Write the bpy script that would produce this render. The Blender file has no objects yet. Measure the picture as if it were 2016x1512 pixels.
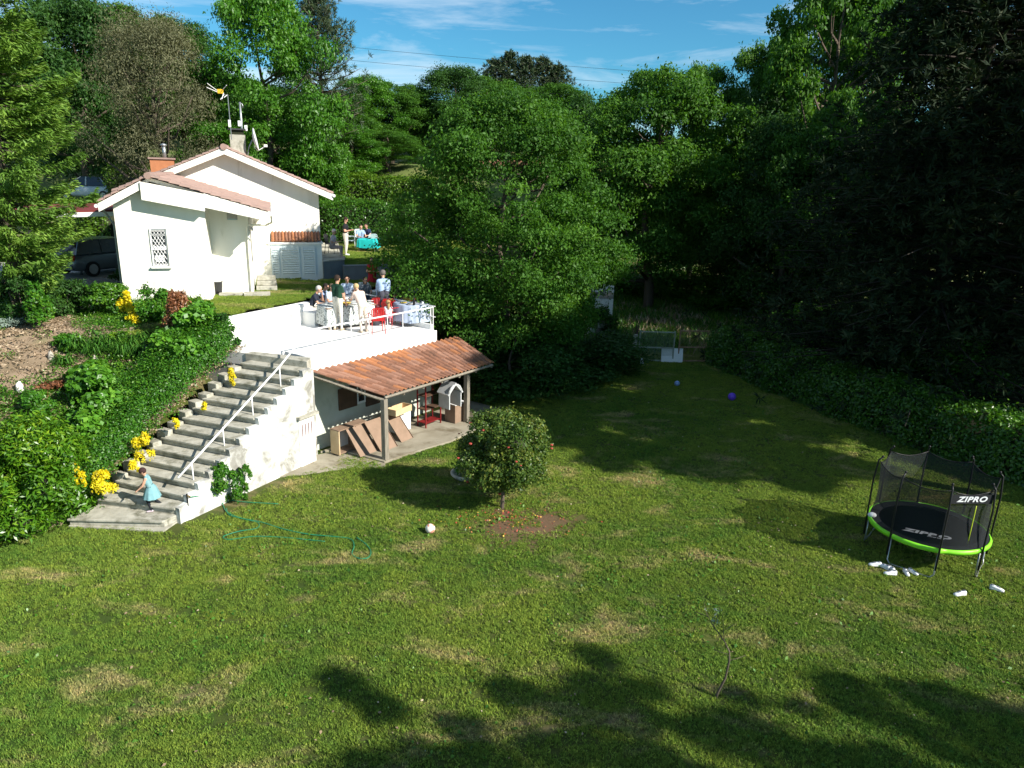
import bpy, bmesh, math, random
import numpy as np
from mathutils import Vector, Matrix
C = bpy.context.scene.collection
PI = math.pi
rad = math.radians

# ------------------------------------------------------------------ camera
FPX, CXP, CYP, CAMH = 1398.0, 1008.0, 756.0, 8.0
_d = np.array([(870 - CXP) / FPX, (5500 - CYP) / FPX, 1.0]); _d /= np.linalg.norm(_d)
_up = -_d
_fh = np.array([0, 0, 1.0]); _fh = _fh - _fh.dot(_up) * _up; _fh /= np.linalg.norm(_fh)
_rt = np.cross(_fh, _up)
if _rt[0] < 0: _rt = -_rt
RM = np.array([_rt, _fh, _up])                       # camera (x right, y down, z forward) -> world
cd = bpy.data.cameras.new('camera'); cam = bpy.data.objects.new('camera', cd); C.objects.link(cam)
cd.sensor_width = 36.0; cd.lens = 36.0 * FPX / 2016.0; cd.clip_end = 2000; cd.clip_start = 0.1
m4 = Matrix.Identity(4)
for i in range(3):
    m4[i][0] = RM[i, 0]; m4[i][1] = -RM[i, 1]; m4[i][2] = -RM[i, 2]
m4[2][3] = CAMH
cam.matrix_world = m4
bpy.context.scene.camera = cam

# ------------------------------------------------------------------ light
SUN_AZ, SUN_EL = -28.0, 33.0                          # direction towards the sun, degrees from +X, above ground
SC = bpy.context.scene
SC.view_settings.view_transform = 'Standard'
SC.view_settings.look = 'None'
SC.view_settings.gamma = 1.0
SC.view_settings.use_curve_mapping = False
SC.view_settings.exposure = 0.86
w = bpy.data.worlds.new('World'); SC.world = w; w.use_nodes = True
nt = w.node_tree; nt.nodes.clear()
out = nt.nodes.new('ShaderNodeOutputWorld'); bg = nt.nodes.new('ShaderNodeBackground')
sky = nt.nodes.new('ShaderNodeTexSky'); sky.sky_type = 'NISHITA'; sky.sun_disc = False
sky.sun_elevation = rad(SUN_EL); sky.sun_rotation = rad(90 - SUN_AZ)
sky.air_density = 1.0; sky.dust_density = 0.2; sky.ozone_density = 2.5; sky.altitude = 100
tc = nt.nodes.new('ShaderNodeTexCoord'); mp = nt.nodes.new('ShaderNodeMapping')
mp.inputs['Scale'].default_value = (1.2, 1.2, 9.0); mp.inputs['Rotation'].default_value = (0.10, 0.05, 0.3)
ns = nt.nodes.new('ShaderNodeTexNoise'); ns.inputs['Scale'].default_value = 2.3; ns.inputs['Detail'].default_value = 9
ns.inputs['Roughness'].default_value = 0.62; ns.inputs['Distortion'].default_value = 0.6
cr = nt.nodes.new('ShaderNodeValToRGB'); cr.color_ramp.elements[0].position = 0.43; cr.color_ramp.elements[1].position = 0.74
cr.color_ramp.elements[0].color = (0, 0, 0, 1); cr.color_ramp.elements[1].color = (0.75, 0.75, 0.75, 1)
mx = nt.nodes.new('ShaderNodeMix'); mx.data_type = 'RGBA'
tint = nt.nodes.new('ShaderNodeMix'); tint.data_type = 'RGBA'; tint.blend_type = 'MULTIPLY'
tint.inputs[0].default_value = 1.0; tint.inputs[7].default_value = (0.50, 1.22, 1.45, 1)
L = nt.links.new
L(tc.outputs['Generated'], mp.inputs[0]); L(mp.outputs[0], ns.inputs['Vector']); L(ns.outputs[0], cr.inputs[0])
L(sky.outputs[0], tint.inputs[6]); L(tint.outputs[2], mx.inputs[6]); mx.inputs[7].default_value = (11.5, 12.5, 13.5, 1)
L(cr.outputs[0], mx.inputs[0]); L(mx.outputs[2], bg.inputs[0]); bg.inputs[1].default_value = 0.050
L(bg.outputs[0], out.inputs[0])
sl = bpy.data.lights.new('sun', 'SUN'); sl.energy = 5.0; sl.angle = rad(0.53); sl.color = (1.0, 0.95, 0.86)
so = bpy.data.objects.new('sun', sl); C.objects.link(so)
sdir = Vector((math.cos(rad(SUN_AZ)) * math.cos(rad(SUN_EL)), math.sin(rad(SUN_AZ)) * math.cos(rad(SUN_EL)), math.sin(rad(SUN_EL))))
so.rotation_euler = sdir.to_track_quat('Z', 'Y').to_euler(); so.location = (30, -20, 40)

# ------------------------------------------------------------------ measuring helpers
def ray(x, y): return RM @ np.array([(x - CXP) / FPX, (y - CYP) / FPX, 1.0])
def P(x, y, z=0.0):
    r = ray(x, y); return np.array([0, 0, CAMH]) + r * ((z - CAMH) / r[2])
def PD(x, y, Y):
    r = ray(x, y); return np.array([0, 0, CAMH]) + r * (Y / r[1])
def ZAT(x, y, base):
    b = np.array(base[:2]); r = ray(x, y); t = b.dot(r[:2]) / r[:2].dot(r[:2]); return CAMH + r[2] * t
def ONPL(px, py, o, ang):
    n = np.array([-math.sin(rad(ang)), math.cos(rad(ang))]); r = ray(px, py)
    return np.array([0, 0, CAMH]) + r * (n.dot(np.array(o[:2])) / n.dot(r[:2]))

# ------------------------------------------------------------------ object helpers
def lin(c): return tuple(x for x in c)
class MB:
    def __init__(s): s.v = []; s.f = []; s.m = []
    def add(s, vs, fs, mi=0):
        n = len(s.v); s.v += [tuple(float(q) for q in v) for v in vs]
        s.f += [tuple(i + n for i in f) for f in fs]; s.m += [mi] * len(fs); return s
    def box(s, c, size, rz=0.0, mi=0, rot=None):
        hx, hy, hz = [q / 2 for q in size]
        R = rot if rot is not None else Matrix.Rotation(rz, 3, 'Z')
        vs = [Vector(c) + R @ Vector((x * hx, y * hy, z * hz)) for z in (-1, 1) for x, y in ((-1, -1), (1, -1), (1, 1), (-1, 1))]
        return s.add(vs, [(3, 2, 1, 0), (4, 5, 6, 7), (0, 1, 5, 4), (1, 2, 6, 5), (2, 3, 7, 6), (3, 0, 4, 7)], mi)
    def prism(s, poly, z0, z1, mi=0):
        """vertical prism over an anticlockwise plan polygon; z1 may be a list"""
        n = len(poly); z1s = z1 if isinstance(z1, (list, tuple)) else [z1] * n; z0s = z0 if isinstance(z0, (list, tuple)) else [z0] * n
        a = sum(poly[i][0] * poly[(i + 1) % n][1] - poly[(i + 1) % n][0] * poly[i][1] for i in range(n))
        vs = [(p[0], p[1], z) for p, z in zip(poly, z0s)] + [(p[0], p[1], z) for p, z in zip(poly, z1s)]
        fs = [tuple(range(n - 1, -1, -1)), tuple(range(n, 2 * n))] + [(i, (i + 1) % n, n + (i + 1) % n, n + i) for i in range(n)]
        if a < 0: fs = [tuple(reversed(f)) for f in fs]
        return s.add(vs, fs, mi)
    def extr(s, pts, d, mi=0):
        """planar 3D polygon pts extruded by vector d"""
        n = len(pts); pts = [Vector(p) for p in pts]; d = Vector(d)
        nn = Vector((0, 0, 0))
        for i in range(n): nn += pts[i].cross(pts[(i + 1) % n])
        vs = pts + [p + d for p in pts]
        fs = [tuple(range(n - 1, -1, -1)), tuple(range(n, 2 * n))] + [(i, (i + 1) % n, n + (i + 1) % n, n + i) for i in range(n)]
        if nn.dot(d) < 0: fs = [tuple(reversed(f)) for f in fs]
        return s.add(vs, fs, mi)
    def tube(s, pts, r, n=8, mi=0, cap=True):
        pts = [Vector(p) for p in pts]; k = len(pts)
        rs = r if isinstance(r, (list, tuple)) else [r] * k
        vs = []; ref = None
        for i, p in enumerate(pts):
            t = (pts[min(i + 1, k - 1)] - pts[max(i - 1, 0)])
            if t.length < 1e-9: t = Vector((0, 0, 1))
            t.normalize()
            if ref is None: ref = Vector((1, 0, 0)) if abs(t.x) < 0.9 else Vector((0, 1, 0))
            a = ref - t * ref.dot(t)
            if a.length < 1e-6: a = t.orthogonal()
            a.normalize(); ref = a; b = t.cross(a)
            for j in range(n):
                an = 2 * PI * j / n; vs.append(p + (a * math.cos(an) + b * math.sin(an)) * rs[i])
        fs = [(i * n + j, i * n + (j + 1) % n, (i + 1) * n + (j + 1) % n, (i + 1) * n + j) for i in range(k - 1) for j in range(n)]
        if cap: fs += [tuple(range(n - 1, -1, -1)), tuple((k - 1) * n + j for j in range(n))]
        return s.add(vs, fs, mi)
    def lathe(s, prof, c=(0, 0, 0), n=16, mi=0, rot=None):
        vs = []; R = rot or Matrix.Identity(3)
        for (r, z) in prof:
            for j in range(n):
                an = 2 * PI * j / n; vs.append(Vector(c) + R @ Vector((r * math.cos(an), r * math.sin(an), z)))
        k = len(prof)
        fs = [(i * n + j, i * n + (j + 1) % n, (i + 1) * n + (j + 1) % n, (i + 1) * n + j) for i in range(k - 1) for j in range(n)]
        fs += [tuple(range(n - 1, -1, -1)), tuple((k - 1) * n + j for j in range(n))]
        return s.add(vs, fs, mi)
    def ball(s, c, r, n=12, mi=0, sc=(1, 1, 1), rot=None):
        prof = [(max(1e-4, math.sin(PI * i / (n // 2 + 2))), -math.cos(PI * i / (n // 2 + 2))) for i in range(n // 2 + 3)]
        R = (rot or Matrix.Identity(3)) @ Matrix.Diagonal(Vector(sc) * r)
        return s.lathe(prof, c, n, mi, R)
    def mesh(s, name, mats, smooth=False):
        me = bpy.data.meshes.new(name); me.from_pydata(s.v, [], s.f)
        for m in (mats if isinstance(mats, (list, tuple)) else [mats]): me.materials.append(m)
        if len(set(s.m)) > 1: me.polygons.foreach_set('material_index', s.m)
        if smooth: me.polygons.foreach_set('use_smooth', [True] * len(s.f))
        me.update(); return me
    def build(s, name, mats, parent=None, smooth=False, world=True, bevel=0.0, label=None):
        return put(name, s.mesh(name, mats, smooth), parent, world, bevel, label)
WO = {}
def put(name, me, parent=None, world=True, bevel=0.0, label=None):
    o = bpy.data.objects.new(name, me); C.objects.link(o)
    if parent is not None:
        o.parent = parent
        if world:
            o.location = -WO.get(parent.name, Vector((0, 0, 0)))
    WO[o.name] = Vector((0, 0, 0))
    if bevel:
        b = o.modifiers.new('bevel', 'BEVEL'); b.width = bevel; b.segments = 2; b.limit_method = 'ANGLE'
    if label: o['label'] = label
    return o
def thing(name, label, cat, loc=(0, 0, 0), rz=0.0, group=None):
    o = bpy.data.objects.new(name, None); C.objects.link(o); o.empty_display_size = 0.2
    o.location = tuple(float(q) for q in loc); o.rotation_euler = (0, 0, rz); WO[o.name] = Vector(o.location)
    return tag(o, label, cat, group)
def tag(o, label, cat, group=None, kind=None):
    if label: o['label'] = label
    if cat: o['category'] = cat
    if group: o['group'] = group
    if kind: o['kind'] = kind
    return o
def struct(o): o['kind'] = 'structure'; return o
def dup(root, loc, rz, label=None, group=None, scale=None):
    r = root.copy(); C.objects.link(r); r.location = tuple(float(q) for q in loc); r.rotation_euler = (0, 0, rz)
    if label: r['label'] = label
    if group: r['group'] = group
    if scale: r.scale = (scale,) * 3
    for ch in list(root.children):
        c = ch.copy(); C.objects.link(c); c.parent = r
        for g in ch.children:
            d = g.copy(); C.objects.link(d); d.parent = c
    return r

# ------------------------------------------------------------------ materials
def newmat(name):
    m = bpy.data.materials.new(name); m.use_nodes = True; n = m.node_tree.nodes; n.clear()
    o = n.new('ShaderNodeOutputMaterial'); return m, m.node_tree, o
def noise(nt, scale, detail=4, rough=0.55, vec=None, dist=0.0):
    n = nt.nodes.new('ShaderNodeTexNoise'); n.inputs['Scale'].default_value = scale
    n.inputs['Detail'].default_value = detail; n.inputs['Roughness'].default_value = rough; n.inputs['Distortion'].default_value = dist
    if vec is not None: nt.links.new(vec, n.inputs['Vector'])
    return n.outputs[0]
def ramp(nt, fac, stops):
    r = nt.nodes.new('ShaderNodeValToRGB'); e = r.color_ramp.elements
    while len(e) < len(stops): e.new(0.5)
    for i, (p, c) in enumerate(stops): e[i].position = p; e[i].color = (*c, 1) if len(c) == 3 else c
    nt.links.new(fac, r.inputs[0]); return r.outputs[0]
def mix(nt, a, b, fac, blend='MIX'):
    m = nt.nodes.new('ShaderNodeMix'); m.data_type = 'RGBA'; m.blend_type = blend
    for v, i in ((fac, 0), (a, 6), (b, 7)):
        if isinstance(v, (int, float)): m.inputs[i].default_value = v if i == 0 else (v, v, v, 1)
        elif isinstance(v, tuple): m.inputs[i].default_value = (*v, 1)
        else: nt.links.new(v, m.inputs[i])
    return m.outputs[2]
def bumped(nt, bs, h, strength=0.3, dist=0.02):
    b = nt.nodes.new('ShaderNodeBump'); b.inputs['Strength'].default_value = strength; b.inputs['Distance'].default_value = dist
    nt.links.new(h, b.inputs['Height']); nt.links.new(b.outputs[0], bs.inputs['Normal'])
def mat(name, col, rough=0.7, col2=None, scale=3.0, dirt=None, dscale=0.7, damt=0.5, bump=0.0, bscale=30.0, metal=0.0, spec=0.3, stretch=None):
    m, nt, o = newmat(name); bs = nt.nodes.new('ShaderNodeBsdfPrincipled'); nt.links.new(bs.outputs[0], o.inputs[0])
    bs.inputs['Roughness'].default_value = rough; bs.inputs['Metallic'].default_value = metal; bs.inputs['Specular IOR Level'].default_value = spec
    tcn = nt.nodes.new('ShaderNodeTexCoord'); vec = tcn.outputs['Object']
    if stretch:
        mpn = nt.nodes.new('ShaderNodeMapping'); mpn.inputs['Scale'].default_value = stretch; nt.links.new(vec, mpn.inputs[0]); vec = mpn.outputs[0]
    c2 = col2 or tuple(q * 0.8 for q in col)
    c = mix(nt, col, c2, ramp(nt, noise(nt, scale, 6, 0.6, vec), [(0.35, (0, 0, 0)), (0.7, (1, 1, 1))]))
    if dirt:
        c = mix(nt, c, dirt, ramp(nt, noise(nt, dscale, 8, 0.68, vec, 0.4), [(1 - damt, (0, 0, 0)), (min(1.0, 1 - damt + 0.18), (1, 1, 1))]))
    nt.links.new(c, bs.inputs['Base Color'])
    if bump: bumped(nt, bs, noise(nt, bscale, 5, 0.6, vec), bump)
    return m
def leafmat(name, ca, cb, cc=None, trans=0.35, rough=0.45, spec=0.35):
    m, nt, o = newmat(name)
    at = nt.nodes.new('ShaderNodeAttribute'); at.attribute_name = 'tint'
    stops = [(0.0, ca), (0.6, cb), (1.0, cc or cb)]
    col = ramp(nt, at.outputs['Fac'], stops)
    bs = nt.nodes.new('ShaderNodeBsdfPrincipled'); bs.inputs['Roughness'].default_value = rough; bs.inputs['Specular IOR Level'].default_value = spec
    tr = nt.nodes.new('ShaderNodeBsdfTranslucent'); ms = nt.nodes.new('ShaderNodeMixShader'); ms.inputs[0].default_value = trans
    tcol = mix(nt, col, (1.5, 1.5, 0.5), 1.0, 'MULTIPLY')
    nt.links.new(col, bs.inputs['Base Color']); nt.links.new(tcol, tr.inputs[0])
    nt.links.new(bs.outputs[0], ms.inputs[1]); nt.links.new(tr.outputs[0], ms.inputs[2]); nt.links.new(ms.outputs[0], o.inputs[0])
    return m
M = {}
M['white'] = mat('white_render', (0.86, 0.84, 0.76), 0.85, (0.79, 0.76, 0.66), 1.1, dirt=(0.55, 0.53, 0.43), dscale=1.6, damt=0.42, bump=0.2, bscale=40, stretch=(1.5, 1.5, 0.35))
M['terr_white'] = mat('terrace_white', (0.84, 0.83, 0.80), 0.8, (0.78, 0.77, 0.73), 1.0, bump=0.1, bscale=40)
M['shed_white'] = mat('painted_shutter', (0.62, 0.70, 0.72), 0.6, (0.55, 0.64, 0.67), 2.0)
M['oldwhite'] = mat('peeling_render', (0.72, 0.72, 0.68), 0.9, (0.52, 0.52, 0.48), 2.6, dirt=(0.24, 0.23, 0.20), dscale=1.5, damt=0.57, bump=0.4, bscale=18)
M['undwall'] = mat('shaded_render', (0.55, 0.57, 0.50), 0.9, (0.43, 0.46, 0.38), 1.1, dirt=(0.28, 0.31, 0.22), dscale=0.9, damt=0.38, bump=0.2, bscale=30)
M['conc'] = mat('old_concrete', (0.46, 0.44, 0.37), 0.92, (0.30, 0.285, 0.23), 4.5, dirt=(0.15, 0.145, 0.10), dscale=2.6, damt=0.50, bump=0.5, bscale=35)
M['concdark'] = mat('dark_concrete', (0.17, 0.19, 0.20), 0.9, (0.12, 0.14, 0.15), 2.0, bump=0.3)
M['slab'] = mat('patio_slab', (0.33, 0.30, 0.23), 0.92, (0.24, 0.21, 0.15), 1.3, dirt=(0.11, 0.085, 0.045), dscale=0.8, damt=0.50, bump=0.3, bscale=25)
M['tile'] = mat('clay_tile', (0.27, 0.125, 0.075), 0.9, (0.17, 0.085, 0.055), 3.0, dirt=(0.11, 0.065, 0.045), dscale=2.3, damt=0.45, bump=0.3, bscale=60)
M['tile2'] = mat('clay_tile_weathered', (0.34, 0.18, 0.12), 0.9, (0.24, 0.12, 0.08), 3.0, dirt=(0.20, 0.12, 0.09), dscale=3.0, damt=0.4, bump=0.3, bscale=60)
M['tile3'] = mat('clay_tile_orange', (0.40, 0.165, 0.07), 0.9, (0.28, 0.115, 0.055), 3.0, bump=0.3, bscale=60)
M['rooftile'] = mat('house_tile', (0.36, 0.24, 0.20), 0.9, (0.26, 0.18, 0.15), 4.0, dirt=(0.17, 0.14, 0.12), dscale=2.5, damt=0.4, bump=0.3)
M['brickc'] = mat('orange_brick', (0.48, 0.19, 0.085), 0.85, (0.38, 0.15, 0.07), 5.0)
M['wood_grey'] = mat('weathered_wood', (0.27, 0.24, 0.19), 0.9, (0.15, 0.13, 0.10), 5.0, bump=0.4, bscale=25, stretch=(6, 6, 0.7))
M['wood_ply'] = mat('board_wood', (0.27, 0.18, 0.125), 0.7, (0.20, 0.135, 0.09), 3.0, bump=0.1)
M['wood_lt'] = mat('light_wood', (0.62, 0.47, 0.28), 0.6, (0.52, 0.37, 0.21), 4.0)
M['wood_dk'] = mat('dark_wood', (0.11, 0.065, 0.04), 0.7, (0.07, 0.04, 0.025), 4.0)
M['metalw'] = mat('white_paint_metal', (0.80, 0.79, 0.78), 0.45, (0.74, 0.73, 0.72), 3.0)
M['metalg'] = mat('galvanised_metal', (0.45, 0.46, 0.46), 0.4, (0.36, 0.37, 0.37), 8.0, metal=0.8)
M['metald'] = mat('dark_metal', (0.05, 0.05, 0.05), 0.5)
M['rust'] = mat('rusty_metal', (0.34, 0.22, 0.14), 0.85, (0.20, 0.11, 0.07), 9.0)
M['redshade'] = mat('shade_dimmed_red', (0.20, 0.014, 0.014), 0.6, (0.14, 0.01, 0.01), 4.0)  # shelf red, darkened so the colour carries the lean-to shade
M['whiteshade'] = mat('shade_dimmed_white', (0.46, 0.47, 0.47), 0.7, (0.38, 0.39, 0.39), 4.0)  # play house white, dimmed in the colour itself to read as shaded
M['gategreen'] = mat('pale_green_paint', (0.33, 0.40, 0.34), 0.7, (0.27, 0.25, 0.18), 3.0)
M['red'] = mat('red_paint', (0.50, 0.02, 0.02), 0.45, (0.40, 0.015, 0.015), 4.0)
M['green'] = mat('lime_plastic', (0.24, 0.72, 0.03), 0.4, (0.20, 0.62, 0.03), 3.0)
M['hose'] = mat('green_hose', (0.01, 0.22, 0.11), 0.4)
M['black'] = mat('black_plastic', (0.012, 0.012, 0.013), 0.5)
M['matblk'] = mat('jump_mat', (0.010, 0.011, 0.013), 0.75, (0.016, 0.017, 0.02), 6.0)
M['lettering'] = mat('white_lettering', (0.75, 0.76, 0.78), 0.6)
M['glass'] = mat('window_glass', (0.02, 0.03, 0.04), 0.08, spec=0.8)
M['shoe'] = mat('white_shoe', (0.72, 0.74, 0.76), 0.55, (0.60, 0.62, 0.65), 20)
M['shoe_in'] = mat('grey_lining', (0.14, 0.15, 0.17), 0.8)
M['bark'] = mat('bark', (0.13, 0.10, 0.075), 0.95, (0.07, 0.055, 0.04), 6.0, bump=0.8, bscale=12, stretch=(3, 3, 0.6))
M['barkshade'] = mat('shade_dark_bark', (0.045, 0.036, 0.028), 0.95, (0.025, 0.02, 0.016), 6.0)  # bark of the big pines, darkened in place of shade
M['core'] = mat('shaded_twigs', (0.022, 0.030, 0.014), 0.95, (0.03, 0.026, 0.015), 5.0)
M['stone'] = mat('field_stone', (0.42, 0.38, 0.32), 0.9, (0.28, 0.25, 0.2), 3.0, bump=0.5, bscale=10)
M['wstone'] = mat('pale_stone', (0.78, 0.76, 0.70), 0.9, (0.6, 0.58, 0.52), 3.0, bump=0.3, bscale=10)
# foliage
LF = {}
LF['oak'] = leafmat('oak_leaf', (0.026, 0.080, 0.010), (0.060, 0.160, 0.018), (0.115, 0.24, 0.030), 0.35, .55, .2)
LF['deep'] = leafmat('deep_leaf', (0.016, 0.052, 0.010), (0.036, 0.100, 0.018), (0.070, 0.15, 0.026), 0.28, .55, .2)
LF['bright'] = leafmat('bright_leaf', (0.030, 0.11, 0.008), (0.065, 0.19, 0.014), (0.12, 0.27, 0.022), 0.35)
LF['olive'] = leafmat('olive_twig', (0.07, 0.078, 0.036), (0.125, 0.13, 0.062), (0.19, 0.19, 0.10), 0.2, 0.7)
LF['pine'] = leafmat('pine_needle', (0.016, 0.036, 0.014), (0.036, 0.066, 0.024), (0.085, 0.11, 0.045), 0.12, 0.6)
LF['pineshade'] = leafmat('shade_dark_pine_needle', (0.010, 0.022, 0.010), (0.018, 0.034, 0.014), (0.036, 0.044, 0.020), 0.08, 0.7, .1)  # needles of the big pines, shade put into the colour
LF['cedar'] = leafmat('cypress_spray', (0.06, 0.135, 0.014), (0.12, 0.23, 0.026), (0.21, 0.32, 0.045), 0.2, 0.6)
LF['laurel'] = leafmat('laurel_leaf', (0.035, 0.12, 0.006), (0.09, 0.22, 0.010), (0.24, 0.36, 0.018), 0.3, 0.35, 0.5)
LF['hedge'] = leafmat('hedge_leaf', (0.025, 0.09, 0.008), (0.06, 0.17, 0.013), (0.15, 0.30, 0.025), 0.3, 0.35, 0.5)
LF['hedgey'] = leafmat('yellow_hedge_leaf', (0.05, 0.12, 0.008), (0.10, 0.20, 0.012), (0.20, 0.30, 0.02), 0.3)
LF['hyd'] = leafmat('hydrangea_leaf', (0.045, 0.14, 0.010), (0.09, 0.25, 0.018), (0.18, 0.36, 0.03), 0.3, 0.4, 0.5)
LF['ivy'] = leafmat('climber_leaf', (0.028, 0.11, 0.010), (0.06, 0.19, 0.014), (0.16, 0.31, 0.02), 0.3, 0.4)
LF['yellow'] = leafmat('yellow_leaf', (0.62, 0.50, 0.01), (0.80, 0.68, 0.02), (0.85, 0.75, 0.06), 0.3)
LF['redleaf'] = leafmat('red_brown_leaf', (0.13, 0.06, 0.03), (0.26, 0.10, 0.045), (0.36, 0.20, 0.09), 0.25)
LF['cam'] = leafmat('camellia_leaf', (0.030, 0.075, 0.014), (0.080, 0.135, 0.020), (0.26, 0.27, 0.05), 0.25, 0.42, 0.3)
LF['strap'] = leafmat('strap_leaf', (0.03, 0.10, 0.012), (0.055, 0.17, 0.018), (0.12, 0.26, 0.03), 0.3)
LF['grey'] = leafmat('grey_leaf', (0.16, 0.22, 0.18), (0.25, 0.32, 0.27), (0.35, 0.4, 0.35), 0.2)
LF['dry'] = leafmat('dry_litter', (0.22, 0.15, 0.09), (0.34, 0.25, 0.16), (0.48, 0.38, 0.27), 0.1, 0.8)
LF['petal'] = leafmat('fallen_petal', (0.45, 0.03, 0.04), (0.55, 0.12, 0.08), (0.80, 0.55, 0.08), 0.2, 0.6)

def lawn_colour(nt, blades=False):
    g = nt.nodes.new('ShaderNodeNewGeometry'); pos = g.outputs['Position']
    mpn = nt.nodes.new('ShaderNodeMapping'); mpn.inputs['Rotation'].default_value = (0, 0, rad(-42)); mpn.inputs['Scale'].default_value = (0.55, 1.0, 1)
    nt.links.new(pos, mpn.inputs[0]); v = mpn.outputs[0]
    a = ramp(nt, noise(nt, 0.85, 8, 0.68, v, 0.5), [(0.53, (0, 0, 0)), (0.66, (0.9, 0.9, 0.9))])
    b = noise(nt, 3.5, 5, 0.65, pos)
    c = noise(nt, 0.16, 3, 0.5, pos)
    if blades:
        g1, g2, dry = (0.115, 0.225, 0.034), (0.215, 0.305, 0.048), (0.50, 0.40, 0.20)
    else:
        g1, g2, dry = (0.040, 0.080, 0.012), (0.075, 0.095, 0.020), (0.24, 0.175, 0.095)
    base = mix(nt, g1, g2, ramp(nt, c, [(0.40, (0, 0, 0)), (0.58, (1, 1, 1))]))
    base = mix(nt, base, tuple(q * 0.62 for q in g2), ramp(nt, b, [(0.35, (0.6,) * 3), (0.6, (0, 0, 0))]))
    base = mix(nt, base, (g2[0] * 1.25, g2[1] * 1.12, g2[2]), ramp(nt, noise(nt, 1.3, 6, 0.7, pos, 0.8), [(0.45, (0, 0, 0)), (0.65, (0.5, 0.5, 0.5))]))
    pat = nt.nodes.new('ShaderNodeMath'); pat.operation = 'MULTIPLY'
    nt.links.new(a, pat.inputs[0]); nt.links.new(ramp(nt, b, [(0.30, (0.35,) * 3), (0.62, (1, 1, 1))]), pat.inputs[1])
    return mix(nt, base, dry, pat.outputs[0]), pos
def mk_ground(name, blades):
    m, nt, o = newmat(name); col, pos = lawn_colour(nt, blades)
    bs = nt.nodes.new('ShaderNodeBsdfPrincipled'); bs.inputs['Roughness'].default_value = 0.75; bs.inputs['Specular IOR Level'].default_value = 0.15
    if blades:
        at = nt.nodes.new('ShaderNodeAttribute'); at.attribute_name = 'tint'
        col = mix(nt, col, ramp(nt, at.outputs['Fac'], [(0, (0.38, 0.46, 0.4)), (0.5, (0.9, 0.95, 0.9)), (1, (1.75, 1.5, 1.4))]), 1.0, 'MULTIPLY')
        tr = nt.nodes.new('ShaderNodeBsdfTranslucent'); ms = nt.nodes.new('ShaderNodeMixShader'); ms.inputs[0].default_value = 0.25
        nt.links.new(col, tr.inputs[0]); nt.links.new(col, bs.inputs['Base Color'])
        nt.links.new(bs.outputs[0], ms.inputs[1]); nt.links.new(tr.outputs[0], ms.inputs[2]); nt.links.new(ms.outputs[0], o.inputs[0])
    else:
        # bare earth under the camellia
        d = nt.nodes.new('ShaderNodeVectorMath'); d.operation = 'DISTANCE'; nt.links.new(pos, d.inputs[0]); d.inputs[1].default_value = (0.45, 15.45, 0)
        hf = nt.nodes.new('ShaderNodeMath'); hf.operation = 'MULTIPLY_ADD'; nt.links.new(noise(nt, 3.0, 4, 0.6, pos), hf.inputs[0]); hf.inputs[1].default_value = 1.2
        nt.links.new(d.outputs['Value'], hf.inputs[2])
        hv = nt.nodes.new('ShaderNodeMath'); hv.operation = 'MULTIPLY'; nt.links.new(hf.outputs[0], hv.inputs[0]); hv.inputs[1].default_value = 0.4
        e = ramp(nt, hv.outputs[0], [(0.45, (1, 1, 1)), (0.95, (0, 0, 0))])
        mm = nt.nodes.new('ShaderNodeMath'); mm.operation = 'MULTIPLY'; nt.links.new(e, mm.inputs[0]); mm.inputs[1].default_value = 0.9
        col = mix(nt, col, (0.16, 0.095, 0.06), mm.outputs[0])
        nt.links.new(col, bs.inputs['Base Color']); nt.links.new(bs.outputs[0], o.inputs[0])
        bumped(nt, bs, noise(nt, 45, 6, 0.7, pos), 0.8, 0.03)
    return m
M['lawn'] = mk_ground('lawn_soil', False); M['blade'] = mk_ground('grass_blade', True)
M['bank'] = mat('bank_soil', (0.26, 0.19, 0.13), 0.95, (0.16, 0.12, 0.075), 1.5, dirt=(0.10, 0.12, 0.04), dscale=0.7, damt=0.5, bump=0.7, bscale=20)
M['farland'] = mat('rough_grass', (0.10, 0.15, 0.03), 0.95, (0.17, 0.16, 0.06), 0.4, dirt=(0.05, 0.08, 0.02), dscale=0.25, damt=0.5, bump=0.8, bscale=6)
M['drive'] = mat('driveway', (0.42, 0.40, 0.37), 0.9, (0.33, 0.31, 0.28), 1.2, bump=0.3)

# ------------------------------------------------------------------ foliage
def unit(a): return a / np.maximum(np.linalg.norm(a, axis=-1, keepdims=True), 1e-9)
def leafquads(rng, pos, nrm, size, aspect=0.5, droop=0.2, axis=None, fold=0.12):
    n = len(pos); nrm = unit(nrm)
    t = rng.normal(size=(n, 3)) if axis is None else axis + rng.normal(size=(n, 3)) * 0.25
    t = t - nrm * (t * nrm).sum(1)[:, None]; t[:, 2] -= droop; t = unit(t)
    b = unit(np.cross(nrm, t)); sz = size * rng.uniform(0.65, 1.3, n)[:, None] if np.isscalar(size) else (size * rng.uniform(0.65, 1.3, n))[:, None]
    p0 = pos - t * sz * 0.5; p2 = pos + t * sz * 0.5; q = pos - t * sz * 0.05 + nrm * sz * fold
    p1 = q - b * sz * aspect * 0.5; p3 = q + b * sz * aspect * 0.5
    return np.stack([p0, p1, p2, p3], 1).reshape(-1, 3)
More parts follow.
